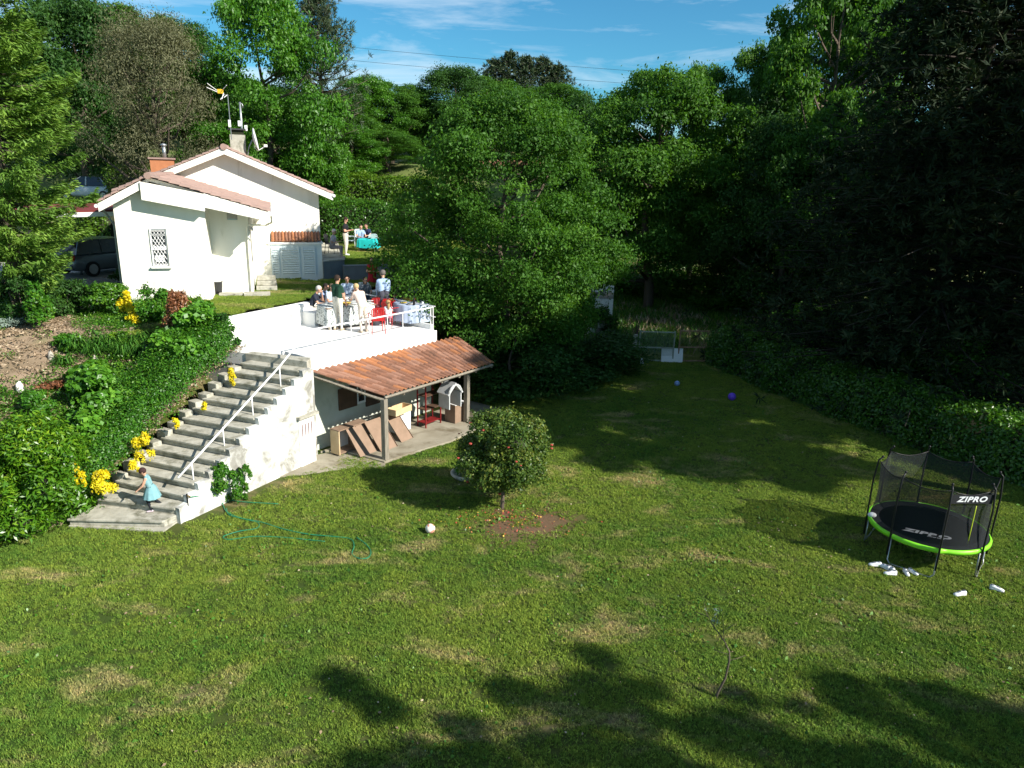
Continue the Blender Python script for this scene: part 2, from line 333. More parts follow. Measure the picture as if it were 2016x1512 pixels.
def leafmesh(name, verts, tint, mats, core=None):
    """verts (4N,3), tint (N,), optional core (MB) given material slot 1"""
    N = len(verts) // 4; cv = np.array(core.v) if core and core.v else np.zeros((0, 3)); nc = len(cv)
    me = bpy.data.meshes.new(name); me.vertices.add(4 * N + nc)
    me.vertices.foreach_set('co', np.concatenate([verts, cv]).astype(np.float32).ravel())
    loops = np.arange(4 * N, dtype=np.int32); starts = np.arange(0, 4 * N, 4, dtype=np.int32); tot = np.full(N, 4, np.int32)
    mi = np.zeros(N, np.int32)
    if nc:
        cl = np.array([i + 4 * N for f in core.f for i in f], np.int32); cn = np.array([len(f) for f in core.f], np.int32)
        cs = 4 * N + np.concatenate([[0], np.cumsum(cn)[:-1]]).astype(np.int32)
        loops = np.concatenate([loops, cl]); starts = np.concatenate([starts, cs]); tot = np.concatenate([tot, cn]); mi = np.concatenate([mi, np.ones(len(cn), np.int32)])
    me.loops.add(len(loops)); me.loops.foreach_set('vertex_index', loops)
    me.polygons.add(len(starts)); me.polygons.foreach_set('loop_start', starts); me.polygons.foreach_set('loop_total', tot)
    for m in mats: me.materials.append(m)
    if nc: me.polygons.foreach_set('material_index', mi)
    at = me.attributes.new('tint', 'FLOAT', 'POINT'); at.data.foreach_set('value', np.concatenate([np.repeat(tint, 4), np.full(nc, 0.2)]).astype(np.float32))
    me.update(); me.validate(); return me
def sph(rng, n):
    return unit(rng.normal(size=(n, 3)))
def clumpleaves(rng, cc, cr, n, size, aspect=0.5, droop=0.2, out=0.6, up=0.5, jit=0.6, inner=0.55, tail=0.10, tvar=0.35):
    wts = (cr ** 2).sum(1); wts /= wts.sum(); idx = rng.choice(len(cc), n, p=wts)
    d = sph(rng, n); d[:, 2] = np.where(d[:, 2] < -0.2, -d[:, 2] * rng.choice([1, -0.6], n), d[:, 2]); d = unit(d)
    r = inner + (1 - inner) * np.sqrt(rng.random(n)) + rng.exponential(tail, n)
    lump = 1 + 0.22 * np.sin(d[:, 0] * 5 + idx) * np.sin(d[:, 1] * 5 + idx * 2.1) + 0.16 * np.sin(d[:, 2] * 9 + idx * 1.3)
    pos = cc[idx] + d * cr[idx] * (r * lump)[:, None]
    nrm = d * out + np.array([0, 0, up]) + rng.normal(size=(n, 3)) * jit
    ct = rng.uniform(0, 1, len(cc))[idx]
    tint = np.clip(0.5 * ct * tvar * 2 + rng.random(n) * (1 - tvar), 0, 1)
    return leafquads(rng, pos, nrm, size, aspect, droop), tint
def crownclumps(rng, k, R=1.0, Hh=2.0, rc=(0.20, 0.36), flat=0.75, wide=0.55, gap=0.3):
    """clump centres for a crown of radius R and height Hh, its bottom at z=0; wide = height of the widest part"""
    cc = []; cr = []
    for i in range(k):
        z = rng.random() ** 0.9
        prof = math.sqrt(max(0.02, 1 - ((z - wide) / (1.05 - wide if z > wide else wide + 0.12)) ** 2))
        a = rng.random() * 2 * PI; q = gap + (1 - gap) * math.sqrt(rng.random())
        r = rng.uniform(*rc)
        rr = max(0.0, prof * q - r * 0.45) * R * (1 + 0.12 * math.sin(2 * a + 1 + 5 * z) + 0.10 * math.sin(3 * a + 1 - 4 * z) + 0.08 * math.sin(5 * a + 9 * z))
        cc.append((rr * math.cos(a), rr * math.sin(a), z * Hh * 0.92 + 0.04)); cr.append((r * R, r * R, r * R * flat))
    return np.array(cc), np.array(cr)
def crownmesh(name, seed, k, n, leaf, mats, R=1.0, Hh=2.0, **kw):
    rng = np.random.default_rng(seed); ck = {a: kw.pop(a) for a in ('rc', 'flat', 'wide', 'gap') if a in kw}
    cc, cr = crownclumps(rng, k, R, Hh, **ck); v, t = clumpleaves(rng, cc, cr, n, leaf, **kw)
    return leafmesh(name, v, t, mats), cc, cr
def trunkmesh(name, seed, cc, R, Hh, hb, r0, m, nl=16, lean=0.05):
    """trunk from z=0 up through a crown whose bottom stands at hb; cc are crown clump centres"""
    rng = np.random.default_rng(seed); b = MB(); top = hb + Hh * 0.82
    pts = [(0, 0, -0.3)] + [(R * lean * math.sin(i * 1.1 + seed), R * lean * math.cos(i * 0.9 + seed * 2), top * i / 7) for i in range(8)]
    b.tube(pts, [r0 * 1.35] + [r0 * (1.1 - 0.95 * i / 7) for i in range(8)], 9)
    for i in rng.permutation(len(cc))[:nl]:
        c = cc[i] + np.array([0, 0, hb]); zz = max(hb * 0.75, min(c[2] - 0.25 * math.hypot(c[0], c[1]) - 0.2 * R, top * 0.92))
        f = zz / top * 7; k = min(6, int(f)); a = np.array(pts[k + 1]) * (1 - (f - k)) + np.array(pts[min(k + 2, 8)]) * (f - k)
        mid = (a + c) / 2 + np.array([0, 0, -0.08 * R]) + rng.normal(size=3) * 0.05 * R
        rr = r0 * (0.42 - 0.25 * zz / top)
        b.tube([a, mid, c], [rr, rr * 0.7, rr * 0.25], 5)
    return b.mesh(name, m, True)
KIND = {}
def kind(key, seed, k, n, leaf, lf, hb=0.5, r0=0.07, nl=16, **kw):
    """a unit tree kind: crown radius 1, crown height 2, crown bottom at hb"""
    cm, cc, cr = crownmesh('crown', seed, k, n, leaf, [LF[lf]], 1.0, 2.0, **kw)
    KIND[key] = (cm, trunkmesh('trunk', seed, cc, 1.0, 2.0, hb, r0, M['bark'], nl), hb)
def tree(key, name, label, x, y, z, H, R, rz=0.0, group=None, cat='tree'):
    cm, tm, hb = KIND[key]; t = thing(name, label, cat, (x, y, z), rz, group)
    o = put('trunk', tm, t, False); c = put('crown', cm, t, False)
    sz = H / (2.0 + hb); o.scale = (R, R, sz); c.scale = (R, R, sz); c.location = (0, 0, hb * sz)
    return t

# ------------------------------------------------------------------ terrain
TOE = [(-34, -4), (-10.1, 14.6), (-8.9, 14.6)]
def segd(x, y, a, b):
    ax, ay = a; bx, by = b; dx, dy = bx - ax, by - ay; t = np.clip(((x - ax) * dx + (y - ay) * dy) / (dx * dx + dy * dy), 0, 1)
    return np.hypot(x - ax - t * dx, y - ay - t * dy)
BND = [(-34, -4.2), (-10.1, 14.55), (-9.93, 15.3), (-7.72, 19.45), (-8.05, 19.95), (-9.92, 20.6), (-7.45, 25.25), (-4.7, 30.3), (0.5, 40), (6, 50), (10, 70)]
def left_of(x, y):
    """inside the raised region: west of the boundary line"""
    poly = BND + [(10, 200), (-200, 200), (-200, -60), (-34, -60)]
    ins = np.zeros(np.shape(x), bool); n = len(poly)
    for i in range(n):
        (x1, y1), (x2, y2) = poly[i], poly[(i + 1) % n]
        if y1 == y2: continue
        c = ((y1 > y) != (y2 > y)) & (x < (x2 - x1) * (y - y1) / (y2 - y1) + x1); ins ^= c
    return ins
def bdist(x, y):
    d = np.full(np.shape(x), 1e9)
    for a, b in zip(BND[6:], BND[7:]): d = np.minimum(d, segd(x, y, a, b))
    return d
def sstep(t): t = np.clip(t, 0, 1); return t * t * (3 - 2 * t)
def hraise(x, y):
    """height of the raised garden, wherever it is"""
    d = np.minimum(segd(x, y, TOE[0], TOE[1]), segd(x, y, TOE[1], TOE[2]))
    h = 3.5 * np.clip(d / 5.6, 0, 1) ** 0.95
    h = h + 0.10 * np.sin(x * 1.3 + 0.7) * np.sin(y * 1.1) * np.clip(d / 3, 0, 1) * np.clip((3.4 - h) * 2, 0, 1)
    up = ((x > -8.25) & (y > 30.9) | (y > 34.5)) * 0.5
    return h + up + 4.6 * sstep((y - 46.0) / 13.0) + 6.0 * sstep((y - 62) / 60)
def hground(x, y):
    x = np.asarray(x, float); y = np.asarray(y, float); ins = left_of(x, y); hr = hraise(x, y)
    far = y > 30.0
    fade = np.where(ins, sstep(bdist(x, y) / 5.0 + 0.02), 0.0)
    near = np.where(ins, hr, 0.0)
    return np.where(far, hr * fade, near) + 5.0 * sstep((y - 85) / 80) * (1 - sstep((12 - x) / 10))
XB0, XB1, YB0, YB1 = -27.0, 1.0, 9.0, 47.0
xs = np.concatenate([np.arange(-400, -60, 20), np.arange(-60, 60, 1.0), np.arange(60, 401, 20)])
ys = np.concatenate([np.arange(-100, -20, 20), np.arange(-20, 100, 1.0), np.arange(100, 601, 20)])
X, Y = np.meshgrid(xs, ys); Z = hground(X, Y)
inb = (X > XB0 + 1.5) & (X < XB1 - 1.5) & (Y > YB0 + 1.5) & (Y < YB1 - 1.5)
Z = np.where(inb & left_of(X, Y), np.maximum(Z - 1.2, 0) - 0.05, Z)
# keep the coarse sheet flat one metre either side of the retaining walls
edge = (bdist(X, Y) < 1.6) & (Y < 29.5); Z = np.where(inb & edge, 0, Z)
ny, nx = X.shape
ii = np.arange(nx * ny).reshape(ny, nx); q = np.stack([ii[:-1, :-1], ii[:-1, 1:], ii[1:, 1:], ii[1:, :-1]], -1).reshape(-1, 4)
def gridmesh(name, X, Y, Z, q, mats, mi=None):
    me = bpy.data.meshes.new(name); me.from_pydata(np.stack([X.ravel(), Y.ravel(), Z.ravel()], 1).tolist(), [], q.tolist())
    for m in mats: me.materials.append(m)
    if mi is not None: me.polygons.foreach_set('material_index', mi.astype(np.int32))
    me.polygons.foreach_set('use_smooth', [True] * len(me.polygons)); me.update(); return me
cx = X.ravel()[q].mean(1); cy = Y.ravel()[q].mean(1)
far = ((cy > 33.5) | (cx > 15.5 + 0) | (cy < -12)).astype(int)
struct(put('lawn', gridmesh('lawn', X, Y, Z, q, [M['lawn'], M['farland']], far)))
# the raised garden: finer sheet
gx = np.arange(XB0, XB1 + .01, 0.15); gy = np.arange(YB0, YB1 + .01, 0.15)
X2, Y2 = np.meshgrid(gx, gy); Z2 = hground(X2, Y2); ins2 = left_of(X2, Y2)
rr_ = np.random.default_rng(5); bankz = (Z2 > 0.02) & (Z2 < 3.3)
Z2 = Z2 + np.where(bankz, rr_.normal(size=Z2.shape) * 0.012 + 0.05 * np.sin(X2 * 3.1 + np.sin(Y2 * 2)) * np.sin(Y2 * 2.7), 0)
ny, nx = X2.shape; ii = np.arange(nx * ny).reshape(ny, nx); q = np.stack([ii[:-1, :-1], ii[:-1, 1:], ii[1:, 1:], ii[1:, :-1]], -1).reshape(-1, 4)
keep = ins2.ravel()[q].all(1); q = q[keep]
cx = X2.ravel()[q].mean(1); cy = Y2.ravel()[q].mean(1)
MI = np.where((cx < -10.9) & (cy < 24.0) | (cy < 19.3), 0, 1)           # planted bank : mown yard
struct(put('garden_bank', gridmesh('garden_bank', X2, Y2, Z2, q, [M['bank'], M['lawn']], MI)))
def gz(x, y): return float(hground(x, y))

# ------------------------------------------------------------------ scattering (only for what nobody could count)
def scatter(name, pts, scl, rz, tiles, kindv='stuff', label=None, cat=None):
    me = bpy.data.meshes.new(name + '_points'); me.vertices.add(len(pts)); me.vertices.foreach_set('co', np.array(pts, np.float32).ravel())
    for nm, a in (('sc', scl), ('rz', rz)):
        at = me.attributes.new(nm, 'FLOAT', 'POINT'); at.data.foreach_set('value', np.array(a, np.float32))
    o = bpy.data.objects.new(name, me); C.objects.link(o)
    col = bpy.data.collections.new(name + '_tiles')
    for t in tiles: col.objects.link(bpy.data.objects.new(name + '_tile', t))
    g = bpy.data.node_groups.new(name, 'GeometryNodeTree')
    g.interface.new_socket('Geometry', in_out='INPUT', socket_type='NodeSocketGeometry'); g.interface.new_socket('Geometry', in_out='OUTPUT', socket_type='NodeSocketGeometry')
    N = g.nodes.new; gi = N('NodeGroupInput'); go = N('NodeGroupOutput'); ip = N('GeometryNodeInstanceOnPoints'); ci = N('GeometryNodeCollectionInfo')
    ci.inputs['Collection'].default_value = col; ci.inputs['Separate Children'].default_value = True; ci.inputs['Reset Children'].default_value = True
    ip.inputs['Pick Instance'].default_value = True
    a1 = N('GeometryNodeInputNamedAttribute'); a1.data_type = 'FLOAT'; a1.inputs[0].default_value = 'sc'
    a2 = N('GeometryNodeInputNamedAttribute'); a2.data_type = 'FLOAT'; a2.inputs[0].default_value = 'rz'
    cxyz = N('ShaderNodeCombineXYZ'); l = g.links.new
    l(gi.outputs[0], ip.inputs['Points']); l(ci.outputs[0], ip.inputs['Instance']); l(a2.outputs[0], cxyz.inputs[2])
    l(cxyz.outputs[0], ip.inputs['Rotation']); l(a1.outputs[0], ip.inputs['Scale']); l(ip.outputs[0], go.inputs[0])
    mo = o.modifiers.new('scatter', 'NODES'); mo.node_group = g
    return tag(o, label, cat, kind=kindv)
def grasstile(seed, n, size, hgt, wmat, clover=0.12):
    r = np.random.default_rng(seed); nt_ = int(n / 13); tuft = r.uniform(-size / 2, size / 2, (nt_, 2)); th = r.uniform(0.5, 1.35, nt_)
    idx = r.integers(0, nt_, n); p = tuft[idx] + r.normal(size=(n, 2)) * 0.022; h = hgt * th[idx]
    az = r.random(n) * 2 * PI; ln = r.uniform(0.15, 0.9, n)
    ax = unit(np.stack([np.cos(az) * ln, np.sin(az) * ln, np.ones(n)], 1)); nr = np.stack([-np.cos(az), -np.sin(az), ln * 0.8], 1) + r.normal(size=(n, 3)) * 0.2
    pos = np.concatenate([p, np.zeros((n, 1))], 1) + ax * h[:, None] * 0.42
    cl = r.random(n) < clover
    nr[cl] = np.array([0, 0, 1]) + r.normal(size=(cl.sum(), 3)) * 0.35
    v = leafquads(r, pos, nr, h, 0.16, 0.0, ax); v = v.reshape(n, 4, 3)
    c2 = leafquads(r, pos, nr, 0.028, 0.9, 0.0).reshape(n, 4, 3); v[cl] = c2[cl]
    return leafmesh('grass_tile', v.reshape(-1, 3), np.clip(r.random(n) * 0.7 + (th[idx] - 0.6) * 0.4, 0, 1), [wmat])
tiles = [grasstile(11 + i, 2100, 0.76, 0.052, M['blade']) for i in range(5)]
rg = np.random.default_rng(3)
gxs = np.arange(-14, 17, 0.5); gys = np.arange(7.0, 34.0, 0.5); GX, GY = np.meshgrid(gxs, gys)
gp = np.stack([GX.ravel() + rg.uniform(-.15, .15, GX.size), GY.ravel() + rg.uniform(-.15, .15, GX.size)], 1)
slabpoly = [P(757, 909), P(668, 886), P(560, 928), P(600, 932), P(690, 918), P(757, 925)]
fr = (np.abs(gp[:, 0]) < gp[:, 1] * 0.78 + 1.5); gp = gp[fr]
L0 = left_of(gp[:, 0], gp[:, 1])
def instairs(p):
    a = np.array([-7.05, 14.2]); d = np.array([math.cos(rad(61.3)), math.sin(rad(61.3))]); r = p - a; s = r @ d; t = r @ np.array([d[1], -d[0]])
    return (t < -0.30) & (s > -0.4) & (s < 6) & (t > -3.2)
def inshelter(p):       # the paved floor under the lean-to and the rooms under the terrace
    W0 = np.array([-5.65, 19.27]); u = np.array([.592, .806]); n = np.array([.806, -.592]); r = p - W0; s = r @ u; t = r @ n
    return (s > -1.2) & (s < 6.9) & (t < np.where(s < 0.7, 0.9, 2.2)) & (t > -6)
yard = L0 & (gp[:, 1] > 19.6) & ((gp[:, 0] > -10.9) | (gp[:, 1] > 24)) & (gp[:, 0] < -3)
ok = (~L0 & ~instairs(gp) & ~inshelter(gp)) | yard
gp = gp[ok]
earth = np.hypot((gp[:, 0] - .45) / 1.3, gp[:, 1] - 15.45)
gp = gp[(earth > 0.95) | (rg.random(len(gp)) < 0.25)]
gzv = hground(gp[:, 0], gp[:, 1])
scatter('grass', [(x, y, z) for (x, y), z in zip(gp, gzv)], rg.uniform(0.8, 1.15, len(gp)), rg.uniform(0, 6.28, len(gp)), tiles, label='short mown lawn grass with dry patches', cat='grass')
upl = [(x, y, 4.0) for x in np.arange(-9, -1, .5) for y in np.arange(31.3, 44, .5) if left_of(np.array(x), np.array(y))]
scatter('grass', upl, np.full(len(upl), 1.0), rg.uniform(0, 6.28, len(upl)), tiles, label='mown grass of the upper garden beside the house', cat='grass')

# ------------------------------------------------------------------ hedges
def hedge(name, label, pts, wd, hgt, lf, n, leaf, seed, z0=None, group=None, topn=0.35, parent_cat='hedge', jit=0.09):
    """clipped hedge along plan points; leaf shell over a twig core"""
    r = np.random.default_rng(seed); pts = [np.array(p, float) for p in pts]; zs = z0 or [gz(*p) for p in pts]
    seg = [np.linalg.norm(b - a) for a, b in zip(pts, pts[1:])]; cum = np.concatenate([[0], np.cumsum(seg)])
    t = thing(name, label, parent_cat, (pts[0][0], pts[0][1], zs[0]), 0, group)
    s = r.random(n) * cum[-1]; k = np.clip(np.searchsorted(cum, s) - 1, 0, len(seg) - 1); f = (s - cum[k]) / np.array(seg)[k]
    A = np.array(pts)[k]; B = np.array(pts)[k + 1]; za = np.array(zs)[k] * (1 - f) + np.array(zs)[k + 1] * f
    c = A * (1 - f[:, None]) + B * f[:, None]; d = unit(B - A); nn = np.stack([d[:, 1], -d[:, 0]], 1)
    face = r.random(n); top = face < topn; side = np.where(face < topn + (1 - topn) * .6, 1.0, -1.0)
    bulge = 0.10 * np.sin(s * 1.9) + 0.07 * np.sin(s * 4.3 + 1) ; hb = 0.06 * np.sin(s * 1.3 + 2) + 0.05 * np.sin(s * 3.7)
    u = r.uniform(-1, 1, n); zz = r.random(n)
    off = np.where(top, u * wd / 2, side * (wd / 2 + bulge)); z = np.where(top, hgt + hb, zz * (hgt + hb))
    rnd = np.clip((np.abs(off) / (wd / 2) + z / hgt - 1.7) / 0.3, 0, 1); off = off * (1 - 0.12 * rnd); z = z * (1 - 0.06 * rnd)
    pos = np.concatenate([c + nn * off[:, None], (za + z)[:, None]], 1) + r.normal(size=(n, 3)) * jit
    sprout = top & (r.random(n) < 0.12); pos[sprout, 2] += r.exponential(0.10, sprout.sum())
    nrm = np.where(top[:, None], np.array([[0, 0, 1.0]]), np.concatenate([nn * side[:, None], np.full((n, 1), 0.45)], 1)) + r.normal(size=(n, 3)) * 0.55
    # squared-off ends
    v = leafquads(r, pos, nrm, leaf, 0.5, -0.1); tint = np.clip(r.random(n) * 0.75 + np.where(top, 0.2, 0.0) * r.random(n), 0, 1)
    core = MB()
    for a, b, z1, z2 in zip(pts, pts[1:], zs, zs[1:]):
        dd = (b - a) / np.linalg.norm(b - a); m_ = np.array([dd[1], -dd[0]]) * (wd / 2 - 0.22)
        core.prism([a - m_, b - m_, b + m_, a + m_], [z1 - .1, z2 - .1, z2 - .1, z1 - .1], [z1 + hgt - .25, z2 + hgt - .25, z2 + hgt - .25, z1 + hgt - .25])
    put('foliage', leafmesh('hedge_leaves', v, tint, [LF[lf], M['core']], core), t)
    return t
h0, h1, h2 = P(1398, 712)[:2], P(1720, 905)[:2], P(2016, 965)[:2]
hd = (h2 - h1) / np.linalg.norm(h2 - h1); nrm_h = np.array([hd[1], -hd[0]])
hp = [np.array([9.65, 31.6]), np.array([11.1, 27.1]), np.array([12.75, 23.3]), np.array([14.9, 19.2]), np.array([18.6, 13.5])]
hedge('laurel_hedge', 'long clipped dark green hedge along the right side of the lawn, bright on top', hp, 1.7, 1.62, 'hedge', 58000, 0.12, 21, jit=0.06)

# ------------------------------------------------------------------ trees
kind('central', 101, 210, 175000, 0.028, 'oak', hb=0.34, r0=0.05, nl=30, rc=(0.09, 0.21), wide=0.36, gap=0.5, flat=0.62, tail=0.18, inner=0.4, tvar=.6, jit=.8)
kind('oakA', 102, 110, 76000, 0.038, 'oak', hb=0.45, r0=0.06, rc=(0.11, 0.24), wide=0.5, gap=0.4, tail=0.15, inner=0.45, flat=.6)
kind('oakB', 103, 85, 58000, 0.042, 'deep', hb=0.35, r0=0.06, rc=(0.12, 0.27), wide=0.45, gap=0.4, tail=0.15, inner=0.45, flat=.65)
kind('bright', 104, 95, 60000, 0.042, 'bright', hb=0.3, r0=0.06, rc=(0.11, 0.25), wide=0.5, gap=0.4, tail=0.15, inner=0.45, flat=.6)
kind('open', 105, 78, 48000, 0.045, 'oak', hb=0.7, r0=0.06, nl=40, rc=(0.09, 0.20), wide=0.55, gap=0.25, tail=0.16, inner=0.3, flat=0.65)
kind('tall', 110, 80, 90000, 0.052, 'oak', hb=2.1, r0=0.075, nl=40, rc=(0.10, 0.22), wide=0.5, gap=0.25, tail=0.16, inner=0.3, flat=0.65)
kind('sparse', 111, 46, 15000, 0.060, 'oak', hb=1.0, r0=0.045, nl=40, rc=(0.07, 0.15), wide=0.6, gap=0.15, tail=0.20, inner=0.3, flat=0.6)
kind('olive', 106, 70, 60000, 0.032, 'olive', hb=0.25, r0=0.07, nl=34, rc=(0.16, 0.30), wide=0.5, gap=0.35, tail=0.16, inner=0.4, aspect=0.3)
kind('scrub', 107, 26, 16000, 0.085, 'deep', hb=0.02, r0=0.05, nl=8, rc=(0.28, 0.45), wide=0.4, gap=0.4, tail=0.10)
kind('bush', 108, 22, 13000, 0.080, 'bright', hb=0.02, r0=0.04, nl=8, rc=(0.28, 0.45), wide=0.4, gap=0.4, tail=0.12)
def pinekind(key, seed, lf, whorls, tufts, R=1.0, Hh=3.2, bare=0.25, dens=16, nl_=0.085, shape=1.0, up=0.35, wdt=0.09):
    """whorled branches carrying needle tufts"""
    r = np.random.default_rng(seed); b = MB(); pos = []; ax = []
    b.tube([(0, 0, -0.2), (0.02, 0.01, Hh * 0.5), (0, 0, Hh)], [0.05, 0.035, 0.006], 8)
    for i in range(whorls):
        f = bare + (1 - bare) * i / whorls; z = f * Hh; g = (f - bare) / (1 - bare)
        L_ = R * (math.sin(PI * min(1, 0.28 + 0.72 * g)) ** 0.7 * (1 - g * 0.35) if shape == 1.0 else (1 - g) ** 0.8 + 0.06)
        for j in range(6):
            a = r.random() * 2 * PI; l_ = L_ * r.uniform(0.65, 1.1); e = up * (0.4 + g)
            p = [np.array([math.cos(a) * l_ * t, math.sin(a) * l_ * t, z + l_ * e * t * t]) for t in (0, .35, .7, 1)]
            b.tube(p, [0.009, 0.006, 0.004, 0.002] if lf == 'pineshade' else [0.013, 0.009, 0.006, 0.003], 4)
            for q in range(tufts):
                t = r.uniform(0.25, 1.05); c = np.array([math.cos(a) * l_ * t, math.sin(a) * l_ * t, z + l_ * e * t * t]) + r.normal(size=3) * 0.085 * (0.5 + l_)
                dr = unit(np.array([math.cos(a), math.sin(a), 0.5]) + r.normal(size=3) * 0.5)
                pos.append(np.repeat(c[None], dens, 0)); ax.append(unit(dr * 0.7 + r.normal(size=(dens, 3)) * 0.7))
    pos = np.concatenate(pos); ax = np.concatenate(ax); n = len(pos); nrm = np.cross(ax, r.normal(size=(n, 3)))
    v = leafquads(r, pos + ax * nl_ * 0.5, nrm, nl_, wdt, 0, ax, 0.0)
    KIND[key] = (leafmesh('crown', v, np.clip(r.random(n), 0, 1), [LF[lf]]), b.mesh('trunk', M['barkshade' if lf == 'pineshade' else 'bark'], True), 0.0)
pinekind('pine', 201, 'pine', 26, 9, dens=15, bare=0.3, nl_=0.10, wdt=0.12)
pinekind('pinebig', 202, 'pineshade', 60, 34, dens=12, bare=0.05, shape=2.0, nl_=0.045, up=-0.06, wdt=0.20)
pinekind('pinefar', 203, 'pine', 20, 6, dens=9, bare=0.35, shape=1.0, nl_=0.13, wdt=0.22)
def ptree(key, name, px, Y, ytop, R, label, rz=0.0, group=None, z0=None, cat='tree'):
    x = PD(px, ytop, Y); g = gz(x[0], Y) if z0 is None else z0
    t = thing(name, label, cat, (x[0], Y, g), rz, group); cm, tm, hb = KIND[key]; H = x[2] - g
    o = put('trunk', tm, t, False); c = put('crown', cm, t, False)
    sz = H / (3.2 if key.startswith('pine') else 2.0 + hb); o.scale = (R, R, sz); c.scale = (R, R, sz); c.location = (0, 0, hb * sz)
    return t
ptree('central', 'broadleaf_tree', 1000, 27.2, 180, 4.3, 'large mid green broadleaf tree in the centre, overhanging the end of the tiled lean-to roof', 0.4, z0=0.0)
ptree('oakA', 'broadleaf_tree', 1305, 44, 128, 5.0, 'tall broadleaf tree behind the wire gates, its right side bright green', 1.0)
ptree('oakB', 'broadleaf_tree', 1178, 52, 195, 3.6, 'dark broadleaf tree between the central tree and the one behind the gates', 2.2)
ptree('olive', 'twiggy_tree', 292, 41, 40, 3.7, 'grey brown fine twigged tree behind the garage roof', 0.3)
ptree('bright', 'broadleaf_tree', 505, 45, -30, 4.0, 'tall bright green broadleaf tree rising behind the roof aerial', 0.9)
ptree('bright', 'broadleaf_tree', 430, 43, 235, 2.6, 'low bright green leafy tree just behind the ridge of the house', 2.9)
ptree('bright', 'broadleaf_tree', 585, 46, 190, 2.9, 'bright green leafy tree to the right of the satellite dish', 4.2)
ptree('pine', 'pine_tree', 622, 52, -30, 3.4, 'tall open pine beside the bright broadleaf tree, against the sky', 0.5)
ptree('oakB', 'broadleaf_tree', 130, 50, -10, 4.6, 'dark green tree at the upper left between the feathery conifer and the twiggy tree', 1.9)
ptree('oakA', 'broadleaf_tree', 250, 56, 10, 5.0, 'rounded dark green tree top showing above the twiggy grey brown tree', 3.3)
ptree('oakB', 'broadleaf_tree', 345, 58, 45, 4.0, 'small dark tree top in the gap left of the tall bright tree', 0.2)
for i, (px, Y, yt, R, k_, lb) in enumerate([
        (665, 60, 175, 3.2, 'oakA', 'green tree at the foot of the tall pine in the wood behind the hedges'),
        (715, 62, 150, 3.4, 'bright', 'green tree top right of the pine, first of the row behind the hedges'),
        (770, 64, 160, 3.3, 'oakA', 'green tree in the middle of the row behind the hedges'),
        (815, 66, 185, 3.0, 'oakB', 'darker lower tree at the right end of the row behind the hedges'),
        (690, 54, 245, 2.6, 'bright', 'lower leafy tree standing on the grassy bank above the hedges'),
        (760, 56, 255, 2.9, 'oakA', 'lower leafy tree on the bank, partly behind the central tree'),
        (895, 66, 132, 4.0, 'oakB', 'round dark tree left of the distant pines, against the sky'),
        (960, 72, 150, 4.2, 'oakA', 'green tree directly below the distant pines'),
        (1090, 74, 165, 4.8, 'oakA', 'broad green tree below the right end of the distant pines')]):
    ptree(k_, 'woodland_tree', px, Y, yt, R, lb, i * 1.3, 'trees of the wood behind the garden')
for i, (px, yt, lb) in enumerate([(975, 118, 'leftmost of the distant pines on the skyline'), (1005, 104, 'tallest pointed pine on the skyline above the central tree'), (1035, 112, 'slim pine second from the tallest on the skyline'), (1070, 114, 'rounded pine near the right end of the skyline pines'), (1100, 130, 'rightmost low pine of the skyline group')]):
    ptree('pinefar', 'pine_tree', px, 86, yt, 3.3, lb, i * 2.1, 'distant pines on the skyline')
for i, (k_, px, Y, yt, R, lb) in enumerate([
        ('oakA', 1392, 52, 120, 3.6, 'dark green tree top behind the right shoulder of the tree by the gates'),
        ('open', 1535, 50, 75, 3.0, 'narrow open tree standing up against the sky left of the tallest tree'),
        ('oakB', 1500, 46, 190, 3.6, 'low dark tree in the gap where sky meets the right hand trees'),
        ('open', 1690, 44, -130, 4.4, 'very tall open tree with sky showing through, left of the dark pine'),
        ('open', 1790, 50, -150, 4.6, 'second very tall open tree, partly behind the dark pine'),
        ('oakB', 1575, 40, 235, 4.0, 'dark leafy tree below the very tall open tree'),
        ('oakA', 1700, 38, 190, 3.8, 'bushy tree right at the edge of the dark pine'),
        ('oakA', 1740, 41, 260, 4.0, 'leafy tree filling the gap left of the huge pine')]):
    ptree(k_, 'broadleaf_tree', px, Y, yt, R, lb, i * 1.7 + .4, 'trees beyond the laurel hedge')
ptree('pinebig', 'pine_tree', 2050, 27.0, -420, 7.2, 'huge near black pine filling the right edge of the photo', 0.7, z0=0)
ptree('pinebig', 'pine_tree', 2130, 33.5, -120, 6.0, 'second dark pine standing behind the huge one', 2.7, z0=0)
# a far wood that reads as one mass
rgw = np.random.default_rng(77); pts_w = []; scw = []
for i in range(300):
    px = rgw.uniform(-500, 2500); Y_ = rgw.uniform(74, 135); q_ = PD(px, 330, Y_)
    if 640 < px < 700 and Y_ < 90: continue
    sk_ = float(np.interp(px, [-500, 300, 560, 640, 700, 760, 840, 900, 1050, 1140, 1200, 1300, 1400, 1455, 1500, 2500], [0, 60, 120, 160, 175, 185, 195, 160, 150, 195, 170, 150, 160, 262, 250, 100])) + 22
    g_ = gz(q_[0], Y_); top_ = PD(px, sk_, Y_)[2]; pts_w.append((q_[0], Y_, g_)); scw.append(max(.25, min(1.05, (top_ - g_) / 13.5)) * rgw.uniform(.88, 1.0))
rng_ = np.random.default_rng(9); ccw, crw = crownclumps(rng_, 40, 4.2, 11, rc=(0.2, 0.35), flat=0.8); ccw[:, 2] += 0.3
vw, tw = clumpleaves(rng_, ccw, crw, 9000, 0.42)
wt = leafmesh('wood_tile', vw, tw, [LF['deep']]); vw, tw = clumpleaves(rng_, ccw * [1, -1, 1.1], crw, 9000, 0.42); wt2 = leafmesh('wood_tile', vw, tw, [LF['oak']])
